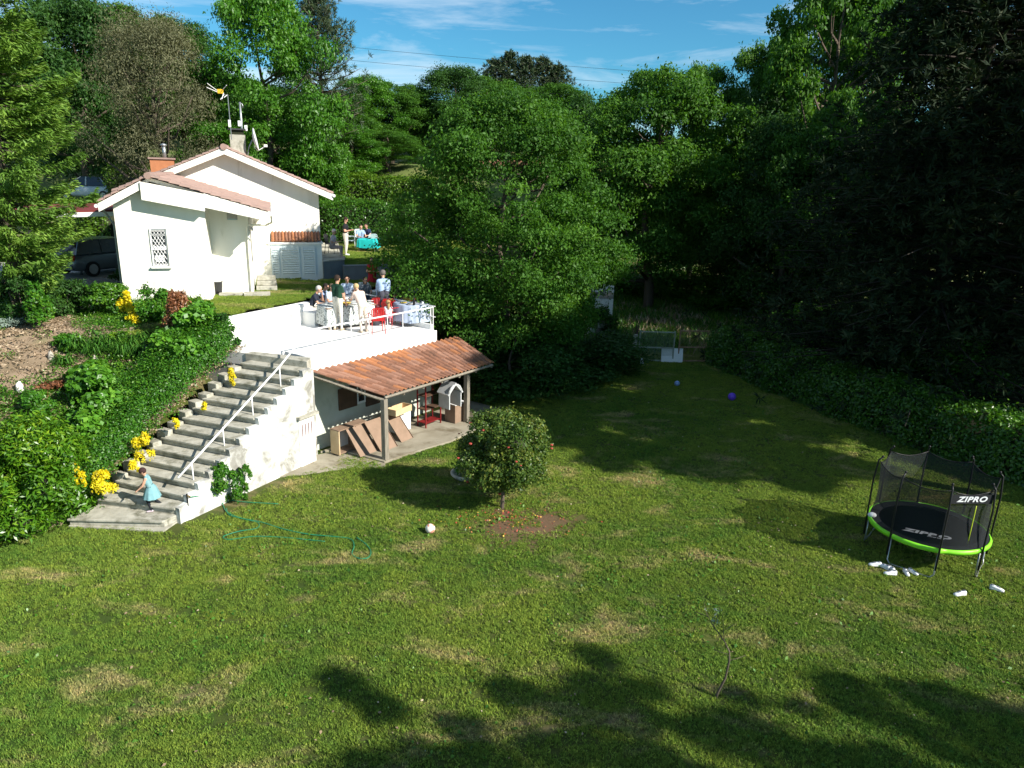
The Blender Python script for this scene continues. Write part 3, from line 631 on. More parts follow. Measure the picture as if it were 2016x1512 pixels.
scatter('distant_wood', pts_w, scw, rgw.uniform(0, 6.28, len(pts_w)), [wt, wt2], label='distant green wood closing the view behind the garden', cat='wood')
# trees outside the frame on the sunny side: they throw the shade seen on the lawn and on the pines
for i, (k_, x, y, H, R) in enumerate([('tall', 20.3, 14.0, 16.6, 4.2), ('sparse', 16.6, 1.2, 11.6, 2.6), ('sparse', 21.2, 1.2, 10.6, 2.8), ('sparse', 14.6, 0.4, 12.6, 2.4), ('tall', 22.5, 17.6, 17.5, 4.0), ('sparse', 18.9, 1.9, 10.9, 2.0),
                                   ('oakA', 27.5, 20.5, 19, 4.5), ('oakB', 31, 17.5, 22, 5), ('oakA', 34, 34, 17, 4), ('oakB', 38, 13.5, 21, 5.5), ('oakA', 40, 27, 21, 5), ('oakB', 44, 22, 20, 5), ('oakA', 38, 20, 19, 5)]):
    tree(k_, 'broadleaf_tree', ['tall bare stemmed tree beyond the trampoline, outside the photo, shading the middle lawn', 'nearest of the trees behind the camera, shading the front lawn', 'rightmost of the trees behind the camera', 'leftmost of the trees behind the camera', 'taller bare stemmed tree beside the one shading the middle lawn', 'tree between the nearest and the rightmost behind the camera', 'first tree of the row shading the huge pine', 'second tree of the row, behind the first', 'third tree of the row, set back up the meadow', 'largest tree of the row beyond the huge pine', 'lower tree in the row, nearest the meadow', 'tree at the far end of the shading row', 'outermost tree of the shading row'][i], x, y, 0, H, R, i * 1.9, 'trees outside the frame on the right')
# dark shrubs under the central tree and beside the gates
for i, (px, Y, yt, R, k_, lb) in enumerate([
        (1010, 25.5, 640, 2.2, 'scrub', 'dark evergreen shrub mass under the central tree, right of the lean-to'),
        (1120, 27.5, 655, 2.3, 'scrub', 'dark rounded shrub below the central tree, left of the gates'),
        (1200, 29.5, 655, 1.8, 'scrub', 'dark shrub touching the left gate post'),
        (940, 28.5, 560, 2.4, 'scrub', 'dark shrub behind the right end of the lean-to roof'),
        (860, 33, 500, 2.4, 'scrub', 'dark shrub beside the far end of the terrace')]):
    ptree(k_, 'evergreen_shrub', px, Y, yt, R, lb, i * 1.1, 'shrubs under the central tree', z0=0 if i < 4 else 2.5, cat='shrub')
for i, (px, Y, yt, R, k_, lb) in enumerate([
        (1245, 50, 520, 2.6, 'bush', 'sunlit green bush in the clearing left of the dark trunk'),
        (1370, 47, 505, 3.0, 'bush', 'sunlit bush in the clearing right of the dark trunk'),
        (1440, 44, 545, 2.4, 'bush', 'sunlit yellow green scrub above the end of the laurel hedge'),
        (1560, 42, 500, 2.2, 'bush', 'bush catching light under the tall trees'),
        (1620, 33, 600, 2.2, 'bush', 'patch of pale scrub in the shade right of the gates'),
        (1880, 26, 650, 2.0, 'bush', 'patch of pale scrub below the huge pine'),
        (1760, 28, 690, 2.0, 'scrub', 'dark scrub between hedge and pine')]):
    ptree(k_, 'scrub_bush', px, Y, yt, R, lb, i * 1.4, 'scrub in the rough ground beyond the hedge', cat='shrub')
# the feathery conifer at the left edge
def conifer():
    r = np.random.default_rng(61); b = MB(); pos = []; ax = []; tn = []
    Hh = 12.5; b.tube([(0, 0, -0.3), (0.1, 0, Hh * .5), (0, 0, Hh)], [0.22, 0.14, 0.03], 8)
    for i in range(250):
        z = Hh * (i / 250) ** 0.9 * 0.93 + 0.8; a = r.random() * 2 * PI; g = z / Hh
        L_ = 2.75 * (1 - g * 0.40) * r.uniform(0.55, 1.1) * min(1.0, .45 + z / 6.5); sag = -0.10 * L_
        p = [np.array([math.cos(a) * L_ * t, math.sin(a) * L_ * t, z + sag * math.sin(t * 2.6) + 0.18 * L_ * t * t]) for t in (0, .35, .7, 1)]
        b.tube(p, [0.045, 0.03, 0.018, 0.006], 4)
        n = int(720 * (0.35 + L_ / 3.4)); t = 0.18 + 0.87 * r.random(n) ** 0.7
        side = r.normal(size=n) * 0.30 * (1.25 - t) * L_ * 0.55
        c = np.stack([math.cos(a) * L_ * t - math.sin(a) * side, math.sin(a) * L_ * t + math.cos(a) * side, z + sag * np.sin(t * 2.6) + 0.18 * L_ * t * t + r.normal(size=n) * 0.07 - np.abs(side) * 0.25], 1)
        pos.append(c); ax.append(unit(np.array([[math.cos(a), math.sin(a), 0.12]]) + np.stack([-math.sin(a) * side, math.cos(a) * side, -0.3 * np.abs(side)], 1) * 1.2)); tn.append(np.clip(r.random(n) * .6 + r.random() * .4, 0, 1))
    pos = np.concatenate(pos); ax = np.concatenate(ax); n = len(pos); nr = np.array([0, 0, 1.0]) + r.normal(size=(n, 3)) * 0.6
    v = leafquads(r, pos, nr, 0.15, 0.26, 0.1, ax, 0.03)
    c0 = PD(-12, 300, 20.5); t = thing('feathery_conifer', 'feathery yellow green conifer at the left edge, in front of the parked cars', 'tree', (c0[0], 20.5, gz(c0[0], 20.5)))
    put('trunk', b.mesh('trunk', M['bark'], True), t, False); put('crown', leafmesh('crown', v, np.concatenate(tn), [LF['cedar']]), t, False)
conifer()

# ================================================================== BUILDINGS
A0 = rad(53.7); UF = np.array([math.cos(A0), math.sin(A0)]); NF = np.array([UF[1], -UF[0]])   # along the terrace front, and out of it
W0 = P(623, 895)[:2]; T = 2.9; YU = 3.5
def V3(p, z): return (float(p[0]), float(p[1]), float(z))
# ---- staircase
st_lab = 'long flight of worn concrete steps climbing from the lawn to the white terrace'
NL = [(1290,110),(1325,205),(1275,265),(1235,335),(1150,400),(1080,470),(995,535),(915,610),(840,690),(765,765),(680,830),(595,910),(510,990),(415,1085),(215,1235),(60,1405)]
sa = np.array([-5.66, 18.92]); sdn = -np.array([math.cos(rad(61.5)), math.sin(rad(61.5))]); sperp = np.array([math.cos(rad(160)), math.sin(rad(160))])
stair = thing('staircase', st_lab, 'staircase', V3(sa + sdn * 2.5, 0))
RISE, RUN = 0.18, 0.322; nose = []
for i in range(16):
    r_ = sa + sdn * (RUN * i); wdt = 1.93 + 0.012 * i
    ang = 160 if i < 13 else (160, 170, 180)[i - 13] if i > 12 else 160
    if i == 14: wdt = 2.15
    if i == 15: wdt = 2.25
    pr = np.array([math.cos(rad(ang)), math.sin(rad(ang))])
    nose.append((r_, r_ + pr * wdt))
nose[14] = (np.array([-7.70, 14.92]), np.array([-9.78, 15.33])); nose[15] = (np.array([-7.86, 14.62]), np.array([-10.02, 14.60]))
for i in range(1, 16):
    z = T - RISE * i; (r0_, l0_), (r1_, l1_) = nose[i - 1], nose[i]
    k = 0.05                                                  # nosing overhang
    b = MB(); off = (nose[i - 1][0] - nose[i][0]) * 0.22
    b.prism([nose[i][0] + (sdn * k), nose[i - 1][0] - sdn * 0.10, nose[i - 1][1] - sdn * 0.10, nose[i][1] + (sdn * k)], z - 0.055, z)
    b.prism([nose[i][0], nose[i - 1][0] - sdn * 0.10, nose[i - 1][1] - sdn * 0.10, nose[i][1]], z - 0.165, z - 0.0555)
    b.build('step', M['conc'], stair, bevel=0.012)
# solid mass under the steps with its lawn side wall
b = MB(); n0 = nose
for i in range(1, 16):
    z = T - RISE * i - 0.167
    if z < -0.1: z = 0.01
    inn = 0.02
    b.prism([n0[i][0] - sperp * 0.01, n0[i - 1][0] - sperp * 0.01, n0[i - 1][1] - sperp * inn, n0[i][1] - sperp * inn], -0.3, z)
b.build('stair_core', M['conc'], stair)
side = MB(); wt_ = 0.06
pts = []
prof = []
for i in range(1, 15): 
    prof.append((n0[i - 1][0], T - RISE * i + 0.012)); prof.append((n0[i][0] + sdn * 0.02, T - RISE * i + 0.012))
poly = [V3(n0[0][0] - sperp * 0.0, -0.2)] + [V3(p_, z_) for p_, z_ in prof] + [V3(n0[14][0] + sdn * .02, -0.2)]
outn = np.array([-sdn[1], sdn[0]]); outn = outn if outn[0] > 0 else -outn
side.extr([V3(np.array(p_[:2]) + outn * 0.004, p_[2]) for p_ in poly], V3(outn * 0.13, 0)); side.build('side_wall', M['oldwhite'], stair)
# bottom plinth step
b = MB(); e_ = nose[15]; b.prism([e_[0] + [0.05, -.2], e_[0] + [.15, .3], e_[1] + [0, .3], e_[1] + [0, -.06]], -0.1, 0.035); b.build('plinth', M['conc'], stair)
# strip of rough kerb stones on the planted side
for i in range(2, 15):
    z = T - RISE * i; c = (nose[i - 1][1] + nose[i][1]) / 2 + sperp * 0.10
    MB().box(V3(c, z - 0.05 + 0.03 * math.sin(i * 2.2)), (0.34, 0.24, 0.34), rad(61.5) + 0.1 * math.sin(i * 1.7) + PI / 2).build('kerb_block', M['conc'], stair, bevel=0.02)
# ---- handrail beside the steps
hr = thing('handrail', 'white tube handrail following the concrete steps down to the lawn', 'handrail', V3(nose[13][0], .56))
for (fx, fy, zf, tx, ty) in [(382.5, 958, .56, 374.7, 911.5), (443, 891, 1.1, 438, 840.5), (499.3, 830, 1.64, 495, 784), (553.5, 773.5, 2.18, 548, 722)]:
    f_ = P(fx, fy, zf); zt = ZAT(tx, ty, f_); MB().tube([V3(f_, zf), V3(f_, zt)], 0.017, 8).build('post', M['metalw'], hr, True)
f1 = P(382.5, 958, .56); z1 = ZAT(374.7, 911.5, f1); f4 = P(553.5, 773.5, 2.18); z4 = ZAT(548, 722, f4)
ra, rb = np.array(V3(f1, z1)), np.array(V3(f4, z4)); dirr = rb - ra
ft0 = np.append(W0 - NF * .04 + UF * 0.12, T); zr = ZAT(620, 660, ft0)
MB().tube([ra - dirr * 0.14, ra, rb, V3(ft0[:2] - UF * .35, zr - .02), V3(ft0[:2] - UF * .1, zr)], 0.026, 8).build('rail', M['metalw'], hr, True)
# ---- terrace
ter = thing('terrace', 'raised white terrace with low back wall and built in bench, above the lean-to', 'terrace', V3(W0, 0))
F0 = W0; F1 = W0 + UF * 5.15; BK = 4.45
B0 = F0 - NF * BK; B1 = F1 - NF * BK
DOORX = np.array([-5.66, 18.92])
b = MB(); b.prism([F0 - NF * .02, F1 - NF * .02, B1, B0], T - 0.30, T); b.build('floor', M['terr_white'], ter)
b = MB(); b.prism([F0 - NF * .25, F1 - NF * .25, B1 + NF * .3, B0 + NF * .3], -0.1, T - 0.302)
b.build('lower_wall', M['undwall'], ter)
# white fascia band and its kerb at the floor edge
b = MB(); b.prism([F0 - UF * .02, F1 + UF * .02, F1 + UF * .02 - NF * .22, F0 - UF * .02 - NF * .22], T - 0.52, T - 0.298); b.prism([F0 + NF * .004 - UF * .02, F1 + NF * .004 + UF * .02, F1 + UF * .02 - NF * .016, F0 - UF * .02 - NF * .016], T - 0.297, T + 0.004)
b.build('fascia', M['terr_white'], ter)
MB().prism([F1 - NF * .24, F1 - NF * BK * .98, F1 - NF * BK * .98 + UF * .12, F1 - NF * .24 + UF * .12], T - .5, T + .16).build('end_kerb', M['terr_white'], ter)
MB().prism([sa + sperp * 0.0 + sdn * .02, sa + sperp * 2.1 + sdn * .02, sa + sperp * 2.1 - sdn * .25, W0 - NF * 0.05 + UF * .05], T - .30, T + 0.006).build('coping', M['conc'], ter, bevel=0.01)
MB().prism([sa + sperp * 2.0, sa + sperp * 4.4, B0 + NF * .2, W0 - NF * 1.2], T - .35, T + 0.003).build('floor_corner', M['terr_white'], ter)
bw0 = P(383, 635, YU + .08)[:2]; bw1 = P(603, 593, YU + .08)[:2]; bu = (bw1 - bw0) / np.linalg.norm(bw1 - bw0); bn = np.array([bu[1], -bu[0]])
MB().prism([bw0, bw1, bw1 + bn * .32, bw0 + bn * .32], 0.5, YU + 0.08).build('back_wall', M['terr_white'], ter, bevel=0.015)
MB().prism([bw0 - bu * .02, bw0 + bn * .3, sa + sperp * 2.3 - sdn * .1, sa + sperp * 2.55], 0.5, [YU + .04, YU + .04, T + .10, T + .10]).build('side_kerb', M['terr_white'], ter)
bw2 = bw1 + bu * 4.0
MB().prism([bw1 + bu * .004, bw2, bw2 + bn * .32, bw1 + bn * .32 + bu * .004], 0.5, YU + 0.02).build('back_wall', M['terr_white'], ter)
# bench block on which people sit
bb = P(625, 640, T)[:2]; s0 = bw1 + bn * .322 - bu * .55
b = MB(); b.prism([s0, s0 + bu * 2.2, s0 + bu * 2.2 + bn * .55, s0 + bn * .55], T - .02, T + .45); b.build('bench', M['terr_white'], ter, bevel=0.02)
b = MB(); b.prism([s0 - bu * .9 + bn * .0, s0 - bu * .6, s0 - bu * .6 + bn * .5, s0 - bu * .9 + bn * .5], T - .02, T + .55); b.build('bench_end', M['terr_white'], ter, bevel=0.02)
# dark joints left by old fixings on the fascia
# white room wall with the slotted door, between stairs and lean-to
def fr(s, n, z): return V3(W0 + UF * s + NF * n, z)
dw = MB(); d0 = W0 - UF * 0.80 + NF * 0.03
dw.prism([W0 + UF * 0.0 + NF * .06, W0 - UF * .40 + NF * .02, sa + outn * .05, sa + sperp * .3, W0 - NF * .3], -0.1, T - .302)
dw.build('corner_wall', M['oldwhite'], ter)
dr = thing('slotted_door', 'small white door with four narrow red slots under the top of the steps', 'door', V3(P(605, 903), 0))
dd = -sdn; dn = outn; dwid = .58; dl = sa + outn * .175 + sdn * .62
zt = 1.42
MB().prism([dl, dl + dd * dwid, dl + dd * dwid - dn * .04, dl - dn * .04], 0.02, zt).build('panel', M['terr_white'], dr)
MB().prism([dl - dd * .06 + dn * .10, dl + dd * (dwid + .1) + dn * .10, dl + dd * (dwid + .1) - dn * .04, dl - dd * .06 - dn * .04], zt + .002, zt + .075).build('lintel', M['conc'], dr)
for i in range(4):
    c_ = dl + dd * dwid * (.20 + .2 * i); MB().box(V3(c_ + dn * .004, zt - .36 - .0 * i), (.026, .012, .36), math.atan2(dd[1], dd[0])).build('slot', mat('maroon_slot', (.10, .02, .025), .7), dr)
# ---- terrace railing
rl = thing('terrace_railing', 'white tube railing along the open edge of the terrace', 'railing', V3(W0, T))
rp = []
for px, py in [(621.5, 707.7), (661.5, 697.5), (697.5, 688), (732, 680), (766, 671.5), (796.5, 665)]:
    q_ = P(px, py, T)[:2]; s_ = (q_ - W0) @ UF; rp.append(max(.1, s_))
rp.append(5.05)
hz = max(0.8, min(1.0, zr - T))
for s_ in rp: MB().tube([fr(s_, -.05, T), fr(s_, -.05, T + hz)], .016, 8).build('post', M['metalw'], rl)
MB().tube([fr(rp[0], -.05, T + hz), fr(rp[-1], -.05, T + hz)], .024, 8).build('rail', M['metalw'], rl)
r2 = thing('terrace_railing', 'white tube railing closing the far right end of the terrace by the round table', 'railing', fr(5.1, -.3, T))
for n_ in (-.3, -1.6, -2.9, -4.2): MB().tube([fr(5.2, n_, T), fr(5.2, n_, T + hz)], .018, 8).build('post', M['metalw'], r2)
for h_ in (hz, hz * .55): MB().tube([fr(5.2, -.1, T + h_), fr(5.2, -4.3, T + h_)], .018, 8).build('rail', M['metalw'], r2)

# ---- lean-to
lt = thing('lean_to', 'open lean-to with an orange clay tile roof on posts below the terrace', 'shelter', V3(P(757, 909), 0))
SL = np.array([P(757, 909)[0], P(757, 909)[1]]); 
rz0, rz1 = 2.50, 1.96                                          # height at the wall and at the eave
n1 = float((P(757, 781, 1.96)[:2] - W0) @ NF)                  # reach of the eave
s00 = 0.0; s01 = float((P(757, 781, 1.96)[:2] - W0) @ UF)      # left edge slants
s10 = float((P(862, 656, 2.5)[:2] - W0) @ UF); s11 = float((P(957, 712, 1.96)[:2] - W0) @ UF)
def roofpt(a, t, h=0.0):
    """a 0..1 along, t 0..1 from wall to eave"""
    sl = s00 + (s01 - s00) * t; sr = s10 + (s11 - s10) * t; return Vector(fr(sl + (sr - sl) * a, .03 + (n1 - .03) * t, rz0 + (rz1 - rz0) * t + h))
NT, NR = 28, 6
rt = random.Random(4)
prof = [(0, 0), (.12, .030), (.28, .042), (.44, .030), (.54, 0), (.74, -.012), (1.0, 0)]
tmesh = {}
for j in range(NR):
    for i in range(NT):
        a0, a1 = i / NT, (i + 1.04) / NT; t0, t1 = j / NR - .012, min(1.0, (j + 1.10) / NR)
        lift = 0.018 + rt.uniform(-.004, .006); sk = rt.uniform(-.0012, .0012); b = MB(); vs = []
        for (t_, h_) in ((t0, 0.0), (t1, lift)):
            for (u_, z_) in prof: vs.append(roofpt(a0 + (a1 - a0) * u_ + sk * (t_ > t0), t_, .02 + z_ + h_))
        k = len(prof)
        top = len(vs); vs += [v - Vector((0, 0, .014)) for v in vs]
        fs = [(q_, q_ + 1, k + q_ + 1, k + q_) for q_ in range(k - 1)] + [(k + q_, k + q_ + 1, top + k + q_ + 1, top + k + q_) for q_ in range(k - 1)] + [(top + q_ + 1, top + q_, top + k + q_, top + k + q_ + 1) for q_ in range(k - 1)]
        b.add(vs, fs); r_ = rt.random()
        mm = M['tile3'] if (j == 0 and 5 < i < 15 and r_ < .8) or r_ < .12 else (M['tile2'] if r_ < .42 else M['tile'])
        b.build('roof_tile', mm, lt)
for t_ in (.33, .66, .985):
    a_, b_ = roofpt(0.01, t_, -.06), roofpt(.99, t_, -.06); MB().tube([a_, b_], .045, 4).build('purlin', M['wood_grey'], lt)
for i in range(7):
    a_ = .01 + .98 * i / 6; MB().tube([roofpt(a_, .0, -.14), roofpt(a_, .97, -.14)], .05, 4).build('rafter', M['wood_grey'], lt)
for (px, py) in ((757, 909), (917, 835)):
    f_ = P(px, py)[:2]; tt = ((f_ - W0) @ NF) / n1; zz = rz0 + (rz1 - rz0) * min(tt, 1) - .12
    MB().box(V3(f_ + [0.02, .05], zz / 2 + .02), (.15, .15, zz), A0 + .05).build('post', M['wood_grey'], lt, bevel=.008)
MB().prism([fr(.15, 0, 0)[:2], P(664, 888)[:2], P(757, 913)[:2], P(800, 898)[:2], P(888, 872)[:2], fr(6.8, 2.1, 0)[:2], fr(6.8, 0, 0)[:2]], -.1, .065).build('floor_slab', M['slab'], lt, bevel=.01)
struct(MB().prism([P(530, 942)[:2], P(600, 935)[:2], P(690, 922)[:2], P(760, 920)[:2], P(756, 908)[:2], P(668, 888)[:2], P(622, 897)[:2], P(588, 912)[:2]], -.1, .022).build('paved_path', M['slab']))
# left end pilaster (shaded return) of the lean-to wall
b = MB(); b.prism([fr(-.02, .30, 0)[:2], fr(.10, .30, 0)[:2], fr(.10, -.3, 0)[:2], fr(-.02, -.3, 0)[:2]], -.1, rz0 - .15)
# shuttered opening in the lower wall
win = thing('shuttered_window', 'dark brown shutter and window in the shaded wall under the tiled lean-to', 'window', fr(1.6, -.2, 1))
def wallpt(px, py):  # pixel -> (s,z) on the lower wall plane
    o = W0 - NF * .25; q_ = ONPL(px, py, o, math.degrees(A0)); return float((q_[:2] - W0) @ UF), float(q_[2])
def wbox(name, x0, y0, x1, y1, dep, m_, par, out_=0.0, lab=None):
    s0_, za = wallpt(x0, y1); s1_, zb = wallpt(x1, y0); lo, hi = sorted((za, zb))
    return MB().prism([fr(s0_, -.25 + out_, 0)[:2], fr(s1_, -.25 + out_, 0)[:2], fr(s1_, -.25 + out_ + dep, 0)[:2], fr(s0_, -.25 + out_ + dep, 0)[:2]], lo, hi).build(name, m_, par)
wbox('shutter', 666, 757, 699, 808, .05, M['wood_dk'], win, .02)
wbox('frame', 701, 752, 716, 795, .06, M['metalw'], win, .01); wbox('pane', 703, 756, 713, 790, .04, M['glass'], win, .035)
wbox('shutter', 719, 757, 752, 800, .05, M['wood_dk'], win, .02)
# room opening behind, a darker wall return at the right half
# ================================================================== things under the lean-to
def local_box_thing(name, label, cat, loc, rz): return thing(name, label, cat, loc, rz)
# light wood cabinet lying open
g_ = P(697, 885, .07); cab = thing('open_cabinet', 'pale wooden open cabinet standing against the wall under the lean-to', 'cabinet', V3(g_, .065), A0 + .05)
for nm, c_, sz, m_ in [('side_panel', (-.55, .18, .36), (.03, .36, .72), 'wood_lt'), ('side_panel', (.55, .18, .36), (.03, .36, .72), 'wood_ply'), ('top_panel', (0, .18, .735), (1.13, .36, .03), 'wood_ply'), ('bottom_panel', (0, .18, .03), (1.07, .36, .03), 'wood_ply'), ('back_panel', (.05, .355, .4), (1.0, .012, .66), 'metalw'), ('divider', (.12, .18, .37), (.025, .34, .66), 'wood_ply')]:
    MB().box(c_, sz).build(nm, M[m_], cab, world=False)
for i, (fx, fy, s_, w_, l_, tlt, lab) in enumerate([(728, 893, .0, .62, 1.0, 38, 'brown wooden board leaning beside the pale cabinet'), (768, 884, 0, .62, 1.05, 36, 'brown wooden board leaning in the middle, behind the front post'), (803, 866, 0, .50, 1.0, 36, 'brown wooden board at the right end of the leaning row')]):
    f_ = P(fx, fy, .07); t_ = thing('leaning_board', lab, 'board', V3(f_, .066), A0 - .02 + .05 * i, 'wooden boards leaning under the lean-to'); R_ = Matrix.Rotation(rad(-(90 - 38) * .8), 3, 'X')
    MB().box(R_ @ Vector((0, .02, l_ / 2)), (w_ * 1.1, .025, l_), rot=R_).build('board', M['wood_ply'], t_, world=False); MB().box(R_ @ Vector((w_ * .5, -.002, l_ / 2)), (.012, .03, l_), rot=R_).build('edge_strip', M['wood_dk'], t_, world=False)
def crate(name, lab, cat, px, py, z, sz, m_, rz, lid=None):
    p_ = P(px, py, z); t_ = thing(name, lab, cat, V3(p_, z), rz); x, y, h = sz
    for nm, c_, s_ in [('side_panel', (-x / 2, 0, h / 2), (.02, y, h)), ('side_panel', (x / 2, 0, h / 2), (.02, y, h)), ('front_panel', (0, -y / 2 + .01, h / 2), (x - .022, .02, h)), ('back_panel', (0, y / 2 - .01, h / 2), (x - .022, .02, h)), ('bottom_panel', (0, 0, .012), (x - .03, y - .03, .02))]:
        MB().box(c_, s_).build(nm, M[m_], t_, world=False)
    if lid: MB().box((0, 0, h + .012), (x + .03, y + .03, .022)).build('lid', M[lid], t_, world=False)
    return t_
crate('white_box', 'white box behind the leaning boards under the lean-to', 'box', 786, 846, .07, (.62, .4, .72), 'metalw', A0, 'metald')
crate('cardboard_box', 'tan cardboard box lying on top of the white box under the lean-to', 'box', 786, 812, .82, (.75, .38, .20), 'wood_lt', A0 + .1)
crate('cardboard_box', 'brown cardboard box under the white play house at the right post', 'box', 897, 827, .07, (.55, .45, .62), 'wood_ply', A0, 'metalw')
ph = thing('play_house', 'small white play house with an arched opening standing in the shade by the right post', 'play house', V3(P(886, 800, .75), .75), A0 - .1)
MB().box((-.25, 0, .25), (.04, .5, .5)).build('wall', M['whiteshade'], ph, world=False); MB().box((.25, 0, .25), (.04, .5, .5)).build('wall', M['whiteshade'], ph, world=False)
b = MB(); ar = [(.27 * math.cos(a_), -.25, .48 + .30 * math.sin(a_)) for a_ in np.linspace(0, PI, 9)]; b.tube(ar, .035, 6); b.build('arch', M['whiteshade'], ph, world=False)
b = MB(); b.extr([(-.33, -.27, .5), (0, -.27, .86), (.33, -.27, .5), (.30, -.27, .46), (0, -.27, .78), (-.30, -.27, .46)], (0, .54, 0)); b.build('roof', M['whiteshade'], ph, world=False)
rf = thing('red_shelf', 'red metal shelf frame in the shade at the back of the lean-to', 'shelf', V3(P(845, 835, .07), .065), A0)
for x_ in (-.35, .35):
    for y_ in (-.18, .18): MB().box((x_, y_, .75), (.035, .035, 1.5)).build('upright', M['redshade'], rf, world=False)
for z_ in (.15, .6, 1.05, 1.48): MB().box((0, 0, z_), (.70, .36, .025)).build('shelf_board', M['redshade'] if z_ < .2 or z_ > 1.4 else M['wood_dk'], rf, world=False)
lamp = thing('round_wall_plaque', 'dark round plaque fixed low on the sunlit part of the wall under the lean-to', 'plaque', fr(.75, -.2, .45))
s_, z_ = wallpt(674, 856); MB().ball(fr(s_, -.235, z_), .075, 12, 0, (.5, 1, 1.2)).build('disc', M['conc'], lamp)

# ================================================================== HOUSE
HA = 18.0; E1 = np.array([math.cos(rad(HA)), math.sin(rad(HA))]); E2 = np.array([-E1[1], E1[0]]); HO = P(419, 591, YU)[:2]
def hp_(s, t, z): return V3(HO + E1 * s + E2 * t, z)
def hpx(px, py, t):
    """pixel -> (s, z) on the house plane at depth t"""
    q_ = ONPL(px, py, HO + E2 * t, HA); return float((q_[:2] - HO) @ E1), float(q_[2])
hs = thing('house', 'single storey white house with a gabled tile roof and a lower garage wing in front', 'house', hp_(-1, 3, YU))
GS, GZ = YU - .6, YU
# garage wing
sL = hpx(224, 420, 0)[0]; rS, rZ = hpx(290, 346, -.35); eS, eZ = hpx(530, 416, -.35); lS, lZ = hpx(192, 398, -.35)
TH = .30
def rz_(s):      # top of the wing roof at s
    return rZ - (rZ - eZ) * (s - rS) / (eS - rS) if s > rS else rZ - (rZ - lZ) * (rS - s) / (rS - lS)
TG = 5.9; WB = TG - .01; RC = 1.2; sD = hpx(494, 500, RC)[0]
b = MB(); b.extr([hp_(sL, 0, GS), hp_(0, 0, GS), hp_(0, 0, rz_(0) - TH), hp_(rS, 0, rZ - TH), hp_(sL, 0, rz_(sL) - TH)], V3(E2 * .25, 0)); b.build('front_wall', M['white'], hs)
MB().extr([hp_(0, .252, GS), hp_(0, RC, GS), hp_(0, RC, rz_(0) - TH), hp_(0, .252, rz_(0) - TH)], V3(-E1 * .25, 0)).build('side_wall', M['white'], hs)
MB().extr([hp_(0, RC + .002, GS), hp_(sD, RC + .002, GS), hp_(sD, RC + .002, rz_(sD) - TH), hp_(0, RC + .002, rz_(0) - TH)], V3(E2 * .25, 0)).build('porch_wall', M['white'], hs)
MB().extr([hp_(sD, RC + .254, GS), hp_(sD, WB, GS), hp_(sD, WB, rz_(sD) - TH), hp_(sD, RC + .254, rz_(sD) - TH)], V3(-E1 * .25, 0)).build('side_wall', M['white'], hs)
MB().extr([hp_(sL, .252, GS), hp_(sL, WB, GS), hp_(sL, WB, rz_(sL) - TH), hp_(sL, .252, rz_(sL) - TH)], V3(E1 * .25, 0)).build('side_wall', M['white'], hs)
# its roof: two slabs, rake boards, verge and field tiles
def roofslab(name, sA, zA, sB, zB, t0, t1, th, m_, par=hs): return MB().extr([hp_(sA, t0, zA - th), hp_(sB, t0, zB - th), hp_(sB, t0, zB), hp_(sA, t0, zA)], V3(E2 * (t1 - t0), 0)).build(name, m_, par)
roofslab('roof_slab', rS, rZ - .06, eS, eZ - .06, -.10, WB, .12, M['white']); roofslab('roof_slab', lS, lZ - .06, rS - .002, rZ - .06, -.10, WB, .12, M['white'])
# the deep fascia beam over the front wall (left part), then the thinner rake board
s1_, z1_ = hpx(276, 372, -.45); s2_, z2_ = hpx(401, 396, -.45)
MB().extr([hp_(s1_, -.42, rz_(s1_) - .62), hp_(s2_, -.42, rz_(s2_) - .62), hp_(s2_, -.42, rz_(s2_) - .06), hp_(s1_, -.42, rz_(s1_) - .06)], V3(E2 * .41, 0)).build('fascia_beam', M['white'], hs)
MB().extr([hp_(s2_ + .004, -.35, rz_(s2_) - .50), hp_(eS, -.35, eZ - .34), hp_(eS, -.35, eZ - .04), hp_(s2_ + .004, -.35, rz_(s2_) - .04)], V3(E2 * .15, 0)).build('rake_board', M['white'], hs)
MB().extr([hp_(lS, -.35, lZ - .30), hp_(s1_ - .004, -.35, rz_(s1_) - .30), hp_(s1_ - .004, -.35, rz_(s1_) - .04), hp_(lS, -.35, lZ - .04)], V3(E2 * .15, 0)).build('rake_board', M['white'], hs)
def verge(sA, zA, sB, zB, t, n, par=hs, wdt=.34):
    for i in range(n):
        f0, f1 = i / n, (i + 1.12) / n; p0 = np.array([sA + (sB - sA) * f0, zA + (zB - zA) * f0]); p1 = np.array([sA + (sB - sA) * f1, zA + (zB - zA) * f1])
        up_ = .05 if zB < zA else .05
        a_ = hp_(p0[0], t, p0[1] - .02); c_ = hp_(p1[0], t, p1[1] + .03)
        vs = []
        for (q_, h_) in ((p0, .01), (p1, .045)):
            for k in range(6): an = PI * k / 5; vs.append(hp_(q_[0], t - .02 + wdt / 2 - math.cos(an) * wdt / 2, q_[1] + h_ + math.sin(an) * .085 - .03))
        MB().add(vs, [(k, k + 1, 7 + k, 6 + k) for k in range(5)] + [(0, 6, 11, 5), (6, 7, 8, 9, 10, 11), (5, 4, 3, 2, 1, 0)]).build('roof_tile', M['rooftile'], par)
verge(rS, rZ, eS, eZ, -.36, 12); verge(rS, rZ, lS, lZ, -.36, 7)
